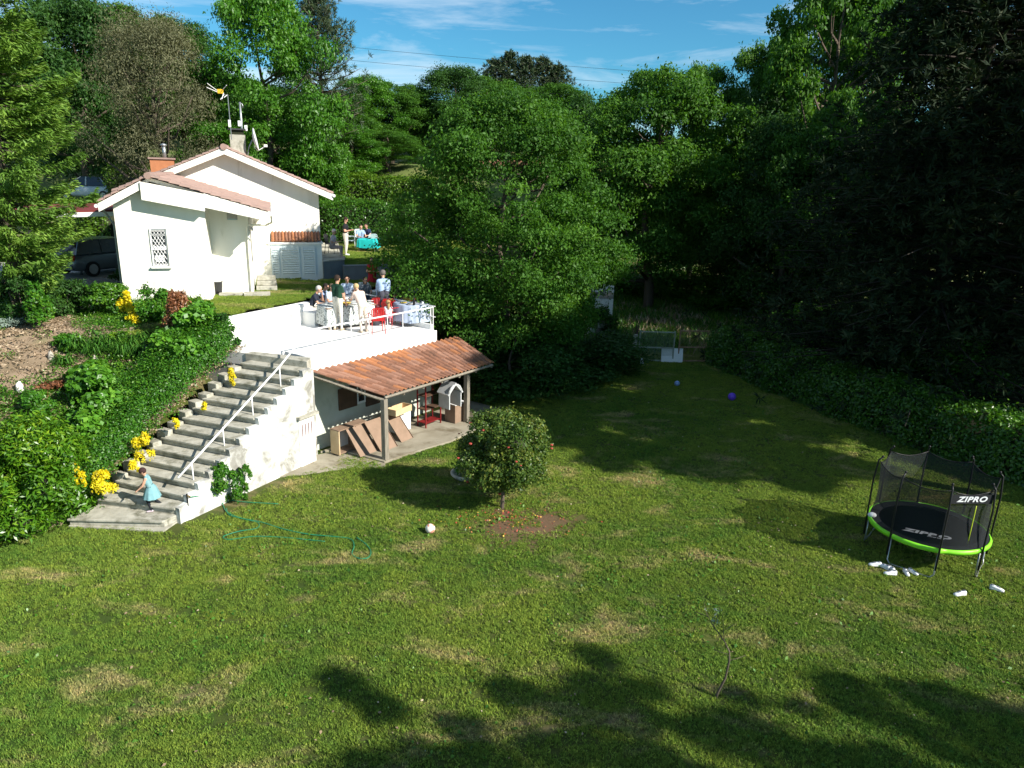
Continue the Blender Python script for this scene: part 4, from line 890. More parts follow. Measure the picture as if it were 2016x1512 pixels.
def tilefield(sA, zA, sB, zB, t0, t1, par=hs, step=.24):
    """rows of barrel tiles over one slope, one relief sheet"""
    nt_ = int((t1 - t0) / step); nr = max(3, int(abs(sB - sA) / .38)); vs = []; fs = []
    for i in range(nt_ * 4 + 1):
        t = t0 + (t1 - t0) * i / (nt_ * 4); w_ = .035 * math.sin(PI / 2 * (i % 4))
        for j in range(nr):
            for e in (0, 1):
                f = (j + e) / nr; vs.append(hp_(sA + (sB - sA) * f, t, zA + (zB - zA) * f + w_ + (.03 if e else 0) - .02))
    k = nr * 2
    for i in range(nt_ * 4):
        for j in range(k - 1): fs.append((i * k + j, (i + 1) * k + j, (i + 1) * k + j + 1, i * k + j + 1))
    o = MB().add(vs, fs).build('roof_tiles', M['rooftile'], par); o['kind'] = 'stuff'
tilefield(rS, rZ, eS, eZ, -.05, WB); tilefield(rS, rZ, lS, lZ, -.05, WB)
# main gable
mS, _ = hpx(631, 470, TG); MR = hpx(440, 289, TG - .5); ME = hpx(655, 381, TG - .5); slope = (MR[1] - ME[1]) / (ME[0] - MR[0]); MLs = MR[0] - (ME[0] - MR[0]); 
ML = (MLs, MR[1] - slope * 1.04 * (MR[0] - MLs)); TB = TG + 9.0
def mz(s): return MR[1] - abs(s - MR[0]) * slope
mL = 2 * MR[0] - mS
b = MB(); b.extr([hp_(mL, TG, GS), hp_(mS, TG, GS), hp_(mS, TG, mz(mS) - .2), hp_(MR[0], TG, MR[1] - .2), hp_(mL, TG, mz(mL) - .2)], V3(E2 * .25, 0)); b.build('gable_wall', M['white'], hs)
MB().extr([hp_(mS, TG + .252, GS), hp_(mS, TB, GS), hp_(mS, TB, mz(mS) - .2), hp_(mS, TG + .252, mz(mS) - .2)], V3(-E1 * .25, 0)).build('side_wall', M['white'], hs)
MB().extr([hp_(mL, TG + .252, GS), hp_(mL, TB, GS), hp_(mL, TB, mz(mL) - .2), hp_(mL, TG + .252, mz(mL) - .2)], V3(E1 * .25, 0)).build('side_wall', M['white'], hs)
MB().extr([hp_(mL, TB, GS), hp_(mS, TB, GS), hp_(mS, TB, mz(mS) - .2), hp_(MR[0], TB, MR[1] - .2), hp_(mL, TB, mz(mL) - .2)], V3(E2 * .25, 0)).build('gable_wall', M['white'], hs)
for (a_, b_) in ((MR, ME), (ML, MR)):
    e_ = .0 if a_ is MR else -.002
    roofslab('roof_slab', a_[0], a_[1] - .05, b_[0] + e_, b_[1] - .05, TG - .3, TB + .5, .13, M['white'])
    MB().extr([hp_(a_[0], TG - .5, a_[1] - .28), hp_(b_[0] + e_, TG - .5, b_[1] - .28), hp_(b_[0] + e_, TG - .5, b_[1] - .03), hp_(a_[0], TG - .5, a_[1] - .03)], V3(E2 * .18, 0)).build('rake_board', M['white'], hs)
    tilefield(MR[0], MR[1], *( (b_[0], b_[1]) if a_ is MR else (a_[0], a_[1]) ), TG - .2, TB + .5)
verge(MR[0], MR[1], ME[0], ME[1], TG - .5, 16); verge(MR[0], MR[1], ML[0], ML[1], TG - .5, 16)
rdg = MB(); rdg.tube([hp_(MR[0], TG - .56, MR[1] + .0), hp_(MR[0], TB + .5, MR[1] + .0)], .13, 8); rdg.build('ridge_cap', M['rooftile'], hs)
MB().tube([hp_(rS, -.40, rZ), hp_(rS, WB, rZ)], .11, 8).build('ridge_cap', M['rooftile'], hs)
# gutters and downpipe
MB().tube([hp_(ME[0] + .05, TG - .55, ME[1] - .09), hp_(ME[0] + .05, TB + .5, ME[1] - .09)], .065, 8).build('gutter', M['metalw'], hs)
MB().tube([hp_(eS + .05, -.34, eZ - .10), hp_(eS + .05, WB, eZ - .10)], .06, 8).build('gutter', M['metalw'], hs)
MB().tube([hp_(lS - .06, -.34, lZ - .12), hp_(lS - .06, WB, lZ - .12)], .06, 8).build('gutter', M['metalw'], hs)
dpz = eZ - .55
MB().tube([hp_(eS + .05, .1, eZ - .16), hp_(eS + .05, .5, dpz + .12), hp_(eS - .15, .9, dpz), hp_(sD + .0, RC - .06, dpz - .02), hp_(sD - .06, RC - .06, dpz - .15), hp_(sD - .06, RC - .06, YU + .05)], .035, 8).build('downpipe', M['white'], hs)
MB().tube([hp_(lS - .05, .2, lZ - .18), hp_(lS + .1, .35, lZ - .45), hp_(sL - .06, .15, lZ - .75), hp_(sL - .06, .12, YU)], .035, 8).build('downpipe', M['metalg'], hs)
# floodlight under the wing eave
s_, z_ = hpx(457, 425, RC - .14); fl = MB(); fl.box(hp_(s_, RC - .14, z_), (.34, .12, .26), rad(HA), rot=Matrix.Rotation(rad(HA), 3, 'Z') @ Matrix.Rotation(rad(-25), 3, 'X')); o_ = fl.build('floodlight', M['metalg'], hs, bevel=.01)
MB().box(hp_(s_, RC - .21, z_ - .03), (.30, .012, .22), rot=Matrix.Rotation(rad(HA), 3, 'Z') @ Matrix.Rotation(rad(-25), 3, 'X')).build('lens', mat('sky_tinted_lens', (.42, .58, .64), .15, spec=.8), o_)  # pale blue paints the reflected sky into the lens colour
MB().tube([hp_(s_, RC - .1, z_ + .1), hp_(s_ + .05, RC - .03, rz_(s_) - .35)], .012, 6).build('bracket', M['metald'], o_)
# front window with white grille
wa = hpx(297, 453, 0); wb = hpx(330, 521, 0); ws0, ws1, wz0, wz1 = wa[0], hpx(333, 520, 0)[0] - .03, wb[1], wa[1]
wo = MB(); wo.extr([hp_(ws0, -.012, wz0), hp_(ws1, -.012, wz0), hp_(ws1, -.012, wz1), hp_(ws0, -.012, wz1)], V3(E2 * .008, 0)); wino = wo.build('window', M['glass'], hs)
def wf(s0_, s1_, za, zb, t0=-.045, t1=-.013, nm='frame', m_='metalw', par=None): MB().extr([hp_(s0_, t0, za), hp_(s1_, t0, za), hp_(s1_, t0, zb), hp_(s0_, t0, zb)], V3(E2 * (t1 - t0), 0)).build(nm, M[m_], par or wino)
wf(ws0 - .05, ws0, wz0 - .05, wz1 + .05); wf(ws1, ws1 + .05, wz0 - .05, wz1 + .05, m_='metalg'); wf(ws0, ws1, wz1, wz1 + .05, m_='metalg'); wf(ws0, ws1, (wz0 + wz1) / 2 - .05, (wz0 + wz1) / 2 + .05)
wf(ws0 - .10, ws1 + .12, wz0 - .11, wz0 - .051, -.12, -.013, 'sill', 'terr_white')
wf(ws0 + .03, ws0 + .32, wz0 + .1, wz0 + .33, -.02, -.0125, 'curtain', 'terr_white')
g_ = MB(); ww, hh = ws1 - ws0, wz1 - wz0
for k in range(-7, 8):
    for sgn in (1, -1):
        pts = []
        for u_ in np.linspace(0, 1, 13):
            x_ = (k * .25 + u_ * 1.0 * 1.6) if sgn > 0 else (1 - (k * .25 + u_ * 1.6))
            if 0 <= x_ <= 1 and u_ <= .86: pts.append(hp_(ws0 + x_ * ww, -.075, wz0 + u_ * hh))
        if len(pts) > 1: g_.tube([pts[0], pts[-1]], .009, 4)
for u_ in (.0, .45, .86, 1.0): g_.tube([hp_(ws0, -.075, wz0 + u_ * hh), hp_(ws1, -.075, wz0 + u_ * hh)], .011, 4)
for k in range(4):
    c_ = ws0 + ww * (.13 + .25 * k); g_.tube([hp_(c_ + .05 * math.cos(a_), -.075, wz0 + hh * .93 + .05 * math.sin(a_)) for a_ in np.linspace(0, 6.3, 10)], .008, 4)
g_.build('grille', M['metalw'], wino)
# side window seen edge on, its bulging grille
so_ = MB(); so_.extr([hp_(sD + .012, 2.0, YU + 1.1), hp_(sD + .012, 3.0, YU + 1.1), hp_(sD + .012, 3.0, YU + 2.3), hp_(sD + .012, 2.0, YU + 2.3)], V3(E1 * .01, 0)); w2 = so_.build('window', M['glass'], hs)
g_ = MB()
for k in range(6): t_ = 2.0 + 1.0 * k / 5; g_.tube([hp_(sD + .03, t_, YU + 2.3), hp_(sD + .14, t_, YU + 2.1), hp_(sD + .20, t_, YU + 1.5), hp_(sD + .14, t_, YU + 1.2), hp_(sD + .03, t_, YU + 1.1)], .010, 5)
for z_ in (1.3, 1.7, 2.1): g_.tube([hp_(sD + .17, 2.0, YU + z_), hp_(sD + .17, 3.0, YU + z_)], .009, 4)
g_.build('grille', M['metalw'], w2)
# shutter fronted store in front of the gable wall
TS = TG - .85; q0 = hpx(500, 470, TS)[0]; q1 = hpx(531, 470, TS)[0]; q2 = hpx(634, 500, TS)[0]; zt_ = hpx(590, 481, TS)[1]; zk = hpx(515, 441, TS)[1]
MB().prism([hp_(q0, TS, 0)[:2], hp_(q1, TS, 0)[:2], hp_(q1, TG - .004, 0)[:2], hp_(q0, TG - .004, 0)[:2]], GS, zk).build('store_wall', M['white'], hs)
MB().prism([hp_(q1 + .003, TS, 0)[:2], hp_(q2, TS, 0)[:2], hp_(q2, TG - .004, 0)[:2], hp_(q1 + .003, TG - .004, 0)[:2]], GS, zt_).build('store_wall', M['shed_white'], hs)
MB().prism([hp_(q1 - .1, TS - .06, 0)[:2], hp_(q2 + .05, TS - .06, 0)[:2], hp_(q2 + .05, TG - .004, 0)[:2], hp_(q1 - .1, TG - .004, 0)[:2]], zt_ + .003, zt_ + .08).build('store_ledge', M['terr_white'], hs)
nst = 15
for i in range(nst):
    a_ = q1 + .05 + (q2 - q1 - .05) * i / nst; b_ = q1 + .05 + (q2 - q1 - .05) * (i + .96) / nst
    vs = []
    for (t_, z_) in ((TS - .02, zt_ + .12), (TG - .02, zt_ + .42)):
        for u_, h_ in ((0, 0), (.25, .05), (.5, .07), (.75, .05), (1, 0)): vs.append(hp_(a_ + (b_ - a_) * u_, t_, z_ + h_))
    MB().add(vs, [(k, k + 1, 6 + k, 5 + k) for k in range(4)] + [(4, 3, 2, 1, 0)]).build('roof_tile', M['tile3' if i % 3 == 0 else 'tile'], hs)
for (xa, xb, top) in ((521, 551, 506), (555, 591, 492), (597, 622, 488)):
    a_, b_ = hpx(xa, 530, TS)[0], hpx(xb, 530, TS)[0]; zb_ = YU + .12; zt2 = zt_ - .12 
    if b_ > q2 - .05: b_ = q2 - .05
    if a_ < q1 + .02: a_ = q1 + .02
    d_ = MB().extr([hp_(a_, TS - .02, zb_), hp_(b_, TS - .02, zb_), hp_(b_, TS - .02, zt2), hp_(a_, TS - .02, zt2)], V3(E2 * .017, 0)).build('louvre_door', M['shed_white'], hs)
    nl_ = 11
    for k in range(nl_):
        z_ = zb_ + .06 + (zt2 - zb_ - .12) * (k + .5) / nl_; MB().box(hp_((a_ + b_) / 2, TS - .035, z_), (b_ - a_ - .08, .035, .05), rot=Matrix.Rotation(rad(HA), 3, 'Z') @ Matrix.Rotation(rad(38), 3, 'X')).build('slat', M['shed_white'], d_)
    for x_ in (a_ + .02, b_ - .02): MB().box(hp_(x_, TS - .03, (zb_ + zt2) / 2), (.05, .03, zt2 - zb_), rad(HA)).build('stile', M['shed_white'], d_)
# house steps of three slabs at the foot of the downpipe
hst = thing('garden_steps', 'little concrete steps at the foot of the house wall beside the downpipe', 'steps', hp_(sD + .5, 2.3, YU))
for k in range(3): MB().box(hp_(sD + .45, 2.3, YU + .09 + .17 * k), (.75 - .04 * k, .9 - .28 * k, .165), rad(HA)).build('step', M['conc'], hst, bevel=.015)
b_ = thing('stone_slab', 'two pale concrete slabs lying along the foot of the house wall', 'slab', hp_(.4, 1.2, YU))
MB().box(hp_(.55, RC - .3, YU + .05), (.8, .4, .09), rad(HA)).build('slab', M['conc'], b_, bevel=.01); MB().box(hp_(1.45, RC - .4, YU + .06), (.9, .42, .11), rad(HA)).build('slab', M['conc'], b_, bevel=.01)
bk = P(430, 577, YU + .06); bt = thing('bucket', 'black ribbed bucket by the foot of the garage wall', 'bucket', V3(bk, YU + .075))
b = MB(); b.lathe([(.13, 0), (.14, .1), (.148, .11), (.15, .2), (.158, .21), (.165, .38), (.18, .39), (.18, .42), (.155, .42), (.13, .05)], n=18); b.build('body', M['metald'], bt, True, False)
MB().tube([(.17 * math.cos(a_), 0, .41 + .10 * math.sin(a_)) for a_ in np.linspace(0, PI, 9)], .006, 5).build('handle', M['metalg'], bt, True, False)
# chimneys, aerial, dish
cs, cz = hpx(481, 300, TG + 1.6)
ch = MB(); ch.box(hp_(hpx(469, 285, TG + 1.6)[0], TG + 1.6, cz - .1), (.60, .60, 1.6), rad(HA)); cho = ch.build('chimney', M['concdark'] if False else M['conc'], hs)
ctz = cz + .7; MB().box(hp_(hpx(469, 285, TG + 1.6)[0], TG + 1.6, ctz + .22), (.70, .70, .06), rad(HA)).build('cap', M['metald'], cho)
c0s = hpx(469, 285, TG + 1.6)[0]
MB().box(hp_(c0s, TG + 1.6, ctz + .10), (.5, .5, .2), rad(HA)).build('flue', M['core'], cho)
bs_, bz_ = hpx(320, 325, TG + 2.5); bc = MB(); bc.box(hp_(bs_ - .0, TG + 2.5, bz_ - .42), (.86, .7, 1.3), rad(HA)); bo = bc.build('chimney', M['brickc'], hs, label='orange brick chimney stack')
MB().box(hp_(bs_, TG + 2.5, bz_ + .27), (.98, .82, .07), rad(HA)).build('cap', M['rooftile'], bo)
MB().tube([hp_(bs_ + .12, TG + 2.5, bz_ + .28), hp_(bs_ + .12, TG + 2.5, bz_ + .80)], .07, 10).build('flue', M['metalg'], bo, True)
MB().lathe([(.02, .12), (.12, .07), (.13, .02), (.06, 0)], hp_(bs_ + .12, TG + 2.5, bz_ + .78), 12).build('cowl', M['metalg'], bo, True)
def sky_pt(px, py, t): q_ = ONPL(px, py, HO + E2 * t, HA); return V3(q_, q_[2])
TA = TG + 1.2
an = thing('tv_aerial', 'television aerial with a yellow centre on a thin mast above the chimney', 'aerial', sky_pt(456, 262, TA))
MB().tube([sky_pt(456, 275, TA), sky_pt(448, 186, TA)], .020, 6).build('mast', M['metalg'], an)
MB().tube([sky_pt(431, 179, TA), sky_pt(449, 190, TA)], .022, 6).build('boom', M['metald'], an)
MB().box(sky_pt(434, 180, TA), (.22, .12, .16), rad(HA)).build('junction_box', mat('amber_plastic', (.8, .45, .03), .4), an)
for (x0, y0, x1, y1) in ((430, 180, 408, 164), (430, 182, 407, 172), (438, 177, 446, 168), (440, 183, 437, 195), (441, 186, 434, 196), (447, 187, 441, 192)):
    a_, c_ = sky_pt(x0, y0, TA), sky_pt(x1, y1, TA - .35); MB().tube([a_, c_], .014, 5).build('element', M['metalw'], an)
    if x1 < 410: MB().tube([a_, sky_pt(x1, y1, TA + .5)], .014, 5).build('element', M['metalw'], an)
MB().box(sky_pt(452, 243, TA), (.10, .06, .28), rad(HA)).build('amplifier', M['metalw'], an)
fp = thing('vent_pipe', 'tall grey vent pipe fixed behind the chimney', 'pipe', sky_pt(479, 262, TA + .2))
MB().tube([sky_pt(480, 300, TA + .5), sky_pt(472, 201, TA + .5)], .045, 8).build('pipe', M['metalg'], fp, True)
MB().tube([sky_pt(472, 204, TA + .5), sky_pt(476, 204, TA + .5), sky_pt(478, 208, TA + .5), sky_pt(478, 212, TA + .5)], .02, 6).build('hook', M['metalg'], fp, True)
for (x_, y_) in ((471, 243), (484, 252)): MB().box(sky_pt(x_, y_, TA + .45), (.11, .08, .22), .5).build('junction_box', M['metalw'], fp)
ds = thing('satellite_dish', 'white satellite dish seen nearly edge on, right of the chimney', 'satellite dish', sky_pt(505, 290, TA))
R_ = Matrix.Rotation(rad(HA - 3), 3, 'Z') @ Matrix.Rotation(rad(79), 3, 'Y')
c_ = Vector(sky_pt(499, 275, TA)); MB().lathe([(.001, .0), (.2, .02), (.38, .07), (.46, .11), (.465, .10), (.38, .055), (.2, .0), (.001, -.02)], c_, 22, 0, R_ @ Matrix.Diagonal((1.0, .9, 1.0))).build('reflector', M['metalw'], ds, True)
MB().tube([sky_pt(500, 288, TA), sky_pt(507, 297, TA), sky_pt(521, 289, TA)], .018, 6).build('arm', M['metalw'], ds); MB().box(sky_pt(523, 287, TA), (.14, .12, .10), .3).build('receiver', M['metalw'], ds)
MB().tube([sky_pt(497, 275, TA), sky_pt(490, 290, TA), sky_pt(488, 305, TA)], .025, 6).build('mount', M['metalg'], ds)
# carport on the left of the garage
cp = thing('carport', 'dark red sheet carport roof reaching left from the garage over the parked cars', 'carport', hp_(sL - 3, 3, YU))
czz = lZ - .42
MB().extr([hp_(sL - 5.5, 1.0, czz - .18), hp_(sL - .05, 1.0, czz + .05), hp_(sL - .05, 1.0, czz + .12), hp_(sL - 5.5, 1.0, czz - .10)], V3(E2 * 6.0, 0)).build('roof_sheet', mat('maroon_sheet', (.20, .035, .03), .6), cp)
MB().extr([hp_(sL - 5.5, .9, czz - .30), hp_(sL - .05, .9, czz - .08), hp_(sL - .05, .9, czz + .06), hp_(sL - 5.5, .9, czz - .12)], V3(E2 * .05, 0)).build('edge_beam', M['metalw'], cp)
for s_ in (sL - 5.4, sL - 2.8):
    for t_ in (1.2, 6.8): MB().box(hp_(s_, t_, YU + (czz - YU) / 2 - .15), (.08, .08, czz - YU - .2), rad(HA)).build('post', M['metald'], cp)
struct(MB().prism([hp_(sL - 9, -3.2, 0)[:2], hp_(sL - 1.0, -1.6, 0)[:2], hp_(sL + .0, .2, 0)[:2], hp_(sL, 9, 0)[:2], hp_(sL - 9, 12, 0)[:2]], YU - .3, YU + .03).build('driveway', M['drive']))

# upper terrace platform and retaining walls behind the big terrace
up_ = thing('concrete_platform', 'grey concrete platform beside the house corner, below the seated woman', 'platform', V3(P(655, 530, 3.6), 3.5))
pf = [P(636, 516, 4.25)[:2], P(678, 512, 4.25)[:2], P(664, 492, 4.25)[:2], P(650, 481, 4.25)[:2], P(633, 481, 4.25)[:2]]
MB().prism([pf[0] - [0, 0], pf[1], pf[3] + [.3, .3], pf[4] - [.4, -.2]], 3.3, 4.25).build('block', M['concdark'], up_, bevel=.01)
MB().prism([pf[0] - [0, .02], pf[1] + [.03, -.02], pf[3] + [.33, .33], pf[4] - [.4, -.23]], 4.253, 4.30).build('paving', M['conc'], up_)
rw = thing('retaining_wall', 'low blue grey retaining wall holding the upper lawn behind the terrace party', 'wall', V3(P(700, 535, 3.6), 3.5))
ra_, rb_ = P(676, 524, 4.05)[:2], P(790, 522, 4.05)[:2]; rd_ = (rb_ - ra_) / np.linalg.norm(rb_ - ra_); rn_ = np.array([-rd_[1], rd_[0]])
MB().prism([ra_, rb_, rb_ + rn_ * .3, ra_ + rn_ * .3], 3.2, 4.02).build('wall', M['concdark'], rw, bevel=.01); MB().prism([ra_ - rn_ * .02, rb_ - rn_ * .02, rb_ + rn_ * .32, ra_ + rn_ * .32], 4.023, 4.07).build('coping', M['concdark'], rw)
bn_ = thing('garden_bench', 'pale stone bench slab standing against the low grey wall', 'bench', V3(P(672, 546, YU), YU))
ba = P(672, 544, YU)[:2]
MB().box(V3(ba, YU + .42), (1.6, .42, .08), math.atan2(rd_[1], rd_[0])).build('seat', M['shed_white'], bn_, bevel=.01)
for k in (-.6, .6): MB().box(V3(ba + rd_ * k, YU + .19), (.14, .36, .38), math.atan2(rd_[1], rd_[0])).build('leg', M['shed_white'], bn_)
hedge('clipped_hedge', 'lower clipped hedge behind the upper lawn, its flat top bright yellow green', [PD(560, 400, 42)[:2], PD(850, 400, 41)[:2]], 1.4, PD(700, 402, 41)[2] - 4.0, 'hedge', 15000, .14, 31, [4.0, 4.0])
hedge('clipped_hedge', 'upper clipped hedge on the bank behind the lower one, right of the house', [PD(560, 350, 48.5)[:2], PD(860, 350, 47.5)[:2]], 1.4, PD(700, 347, 47.3)[2] - 5.0, 'hedgey', 17000, .15, 32, [5.1, 4.9])
hedge('clipped_hedge', 'squared hedge behind the garage roof, left of the brick chimney', [PD(212, 333, 45)[:2], PD(345, 333, 46)[:2]], 1.6, PD(270, 336, 44.8)[2] - 4.3, 'hedgey', 16000, .15, 33, [4.3, 4.3])
hedge('clipped_hedge', 'bright hedge seen under the carport roof at the left', [PD(60, 410, 37)[:2], PD(222, 410, 37)[:2]], 1.2, PD(170, 398, 37)[2] - 4.0, 'hedgey', 9000, .13, 34, [4.0, 4.0])

# ================================================================== GARDEN PLANTS
def G(px, py):
    """where the view ray through a photo pixel meets the ground"""
    r = ray(px, py); o = np.array([0, 0, CAMH]); t = 6.0
    while t < 120:
        p = o + r * t
        if p[2] <= float(hground(p[0], p[1])): return p
        t += 0.05
    return o + r * 60
def cloudbush(name, label, base, rx, ry, h, lf, n, leaf, seed, group=None, k=14, aspect=0.5, stems=0, rc=(.3, .5), cat='shrub', fl=None, up=.5, loc=None, part='foliage', **kw):
    r = np.random.default_rng(seed); t = thing(name, label, cat, base, 0, group)
    cc, cr = crownclumps(r, k, 1.0, 1.0, rc=rc, flat=.8, wide=.45, gap=.35)
    cc = cc * [rx, ry, h * .95]; cr = cr * [rx, ry, h * .62]
    v, tn = clumpleaves(r, cc, cr, n, leaf, aspect=aspect, up=up, **kw)
    v[:, 2] = np.maximum(v[:, 2], -.05)
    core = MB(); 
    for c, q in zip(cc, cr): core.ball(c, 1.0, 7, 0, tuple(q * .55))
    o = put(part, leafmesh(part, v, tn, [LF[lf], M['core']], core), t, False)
    if stems:
        b = MB()
        for i in range(stems): a_ = r.random() * 6.28; b.tube([(math.cos(a_) * rx * .15, math.sin(a_) * ry * .15, -.1), (math.cos(a_) * rx * .35, math.sin(a_) * ry * .35, h * .6)], [.022, .012], 5)
        b.build('stem', M['bark'], t, world=False)
    return t
def pxbush(name, label, px, py, w, h, lf, n, leaf, seed, depth=1.0, **kw):
    g = G(px, py); dist = float(RM[:, 2] @ (g - [0, 0, CAMH])); R = w / 2 / FPX * dist; hh = h / FPX * dist * kw.pop('hs', .95)
    return cloudbush(name, label, (g[0], g[1] + R * depth * .55, float(hground(g[0], g[1] + R * depth * .55)) - .03), R, R * depth, hh, lf, n, leaf, seed, **kw)
pxbush('laurel_bush', 'big glossy yellow green laurel bush at the left edge of the lawn', 62, 1062, 205, 215, 'laurel', 26000, .125, 41, k=22, aspect=.32, rc=(.3, .42), up=.8, tail=.10)
pxbush('laurel_bush', 'smaller laurel shoots cut off by the left edge of the photo', -60, 1085, 150, 190, 'laurel', 9000, .125, 42, k=14, aspect=.32, up=.8)
for i, (px, py, w_, h_, lb) in enumerate([(178, 815, 118, 78, 'round hydrangea bush in the middle of the bank'), (208, 900, 125, 98, 'hydrangea bush between the laurel and the flowering climber by the steps'), (345, 738, 120, 80, 'hydrangea bush on the bank near the top of the steps'), (385, 690, 110, 72, 'hydrangea bush closest to the terrace wall')]):
    pxbush('hydrangea', lb, px, py, w_, h_, 'hyd', 5200, .15, 50 + i, group='hydrangeas on the bank', k=14, aspect=.72, up=.9, rc=(.28, .42), inner=.75)
ck = hedge('flowering_climber', 'dense mass of small leaved climber with yellow patches along the left side of the steps', [(-10.75, 15.15), (-10.2, 16.4), (-9.35, 18.1), (-8.5, 19.75)], 1.35, .62, 'ivy', 46000, .06, 36, None, None, .55, 'climbing plant', .13)
for i, (px, py, w_, h_, lb) in enumerate([(205, 965, 52, 52, 'largest yellow leaved patch at the lower end of the climber by the steps'), (157, 955, 24, 48, 'narrow yellow patch beside the laurel bush'), (283, 900, 40, 50, 'yellow patch halfway along the lower steps'), (262, 925, 26, 26, 'small yellow patch just below the one halfway along the lower steps'), (458, 755, 16, 34, 'small yellow patch beside the upper steps'), (345, 835, 16, 18, 'tiny yellow spot in the climber beside the middle steps'), (400, 800, 16, 16, 'tiny yellow spot in the climber a little above the middle steps')]):
    g = P(px, py - h_ * .3, gz(-9.9, 15.5) + .25) if i < 2 else G(px, py)
    g = G(px, py); dist = float(RM[:, 2] @ (g - [0, 0, CAMH])); g2 = g + (np.array([0, 0, CAMH]) - g) / np.linalg.norm(np.array([0, 0, CAMH]) - g) * .75
    g2 = np.array([g2[0], g2[1], g2[2]])
    cloudbush('yellow_shrub', lb, (g2[0], g2[1], g2[2] - .1), w_ / 2 / FPX * dist, w_ / 2 / FPX * dist * .7, h_ / FPX * dist, 'yellow', int(300 + w_ * h_ * .55), .055, 70 + i, group='yellow leaved patches by the steps', k=7)
pxbush('yellow_shrub', 'bright yellow shrub at the top of the bank in front of the garage', 244, 628, 30, 58, 'yellow', 1800, .075, 81, k=8)
pxbush('yellow_shrub', 'yellow foot of the shrub in front of the garage, spreading right', 258, 642, 34, 20, 'yellow', 700, .075, 82, k=6)
for i, (px, py, w_, h_, lf, n_, lb) in enumerate([
        (295, 640, 75, 78, 'ivy', 5200, 'blue green rounded shrub in front of the garage window wall'), (195, 625, 100, 70, 'hedge', 6500, 'wide green shrub left of the yellow one at the top of the bank'),
        (232, 562, 58, 30, 'deep', 2600, 'small clipped shrub at the left foot of the garage'), (110, 625, 90, 80, 'deep', 6500, 'dark green topped shrub with bare stems at the top of the bank'),
        (30, 640, 110, 110, 'deep', 8500, 'dark shrub below the feathery conifer at the left edge'), (75, 655, 60, 90, 'ivy', 4200, 'light green shrub between the two dark ones at the left'),
        (350, 690, 60, 112, 'redleaf', 5600, 'red brown leaved shrub in front of the garage corner'), (381, 655, 40, 72, 'laurel', 2000, 'yellow green young shrub at the left end of the terrace wall'),
        (438, 700, 72, 78, 'deep', 2600, 'thin dark rose bush against the white terrace wall'), (232, 770, 60, 46, 'hedge', 2200, 'small green plant right of the hydrangea in the middle of the bank'),
        (130, 705, 60, 34, 'ivy', 1800, 'low leafy plant beside the bare patch of bank'), (55, 835, 80, 46, 'ivy', 2400, 'low plant with white flowers above the laurel bush'),
        (100, 790, 60, 30, 'redleaf', 700, 'low brown tinged plant left of the middle hydrangea'), (232, 700, 44, 38, 'laurel', 1700, 'small lime green plant in the middle of the upper bank'),
        (300, 820, 50, 34, 'hyd', 1400, 'small broad leaved plant beside the climber'), (10, 650, 60, 28, 'grey', 1500, 'silvery leaved plant at the left edge'), (175, 755, 70, 30, 'ivy', 1500, 'low green plant above the middle hydrangea')]):
    pxbush('garden_shrub', lb, px, py, w_, h_, lf, n_, .085 if lf != 'grey' else .06, 90 + i, k=11, stems=6 if i in (3, 4, 8) else 0, rc=(.25, .45) if i != 8 else (.12, .24))
def strap(px, py, R, n, seed, lb):
    r = np.random.default_rng(seed); g = G(px, py); vs = []; b = MB()
    for i in range(n):
        a = r.random() * 6.28; l_ = R * r.uniform(.6, 1.15); w_ = .014; e = r.uniform(.6, 1.3); o = r.normal(size=2) * R * .15; d = np.array([math.cos(a), math.sin(a)]); sd = np.array([-d[1], d[0]]) * w_
        pr = [(0, 0), (.35, .55 * e), (.75, .62 * e), (1.1, .35 * e)]; q = []
        for k, (u_, z_) in enumerate(pr):
            c = o + d * l_ * u_ * .8; ww = sd * (1, 1.2, .8, .15)[k]; q += [(c[0] - ww[0], c[1] - ww[1], z_ * l_), (c[0] + ww[0], c[1] + ww[1], z_ * l_)]
        b.add(q, [(0, 1, 3, 2), (2, 3, 5, 4), (4, 5, 7, 6)])
    t = thing('strap_leaved_plant', lb, 'plant', (g[0], g[1], g[2]), 0, 'strap leaved clumps on the bank'); me = b.mesh('leaves', LF['strap'])
    at = me.attributes.new('tint', 'FLOAT', 'POINT'); at.data.foreach_set('value', np.repeat(r.random(n), 8).astype(np.float32)); o_ = put('leaves', me, t, False); return t
for i, (px, py, R_) in enumerate([(150, 690, .55), (185, 700, .6), (215, 690, .55), (250, 700, .6), (285, 700, .5), (130, 720, .4), (270, 680, .5), (310, 690, .4)]):
    strap(px, py, R_, 130, 300 + i, ['first strap leaved clump from the left on the upper bank', 'second strap leaved clump, above the middle hydrangea', 'third strap leaved clump below the wide green shrub', 'strap leaved clump under the yellow shrub', 'strap leaved clump below the blue green shrub', 'small strap leaved clump at the edge of the bare patch', 'strap leaved clump tucked against the blue green shrub', 'small strap leaved clump near the red brown shrub'][i])
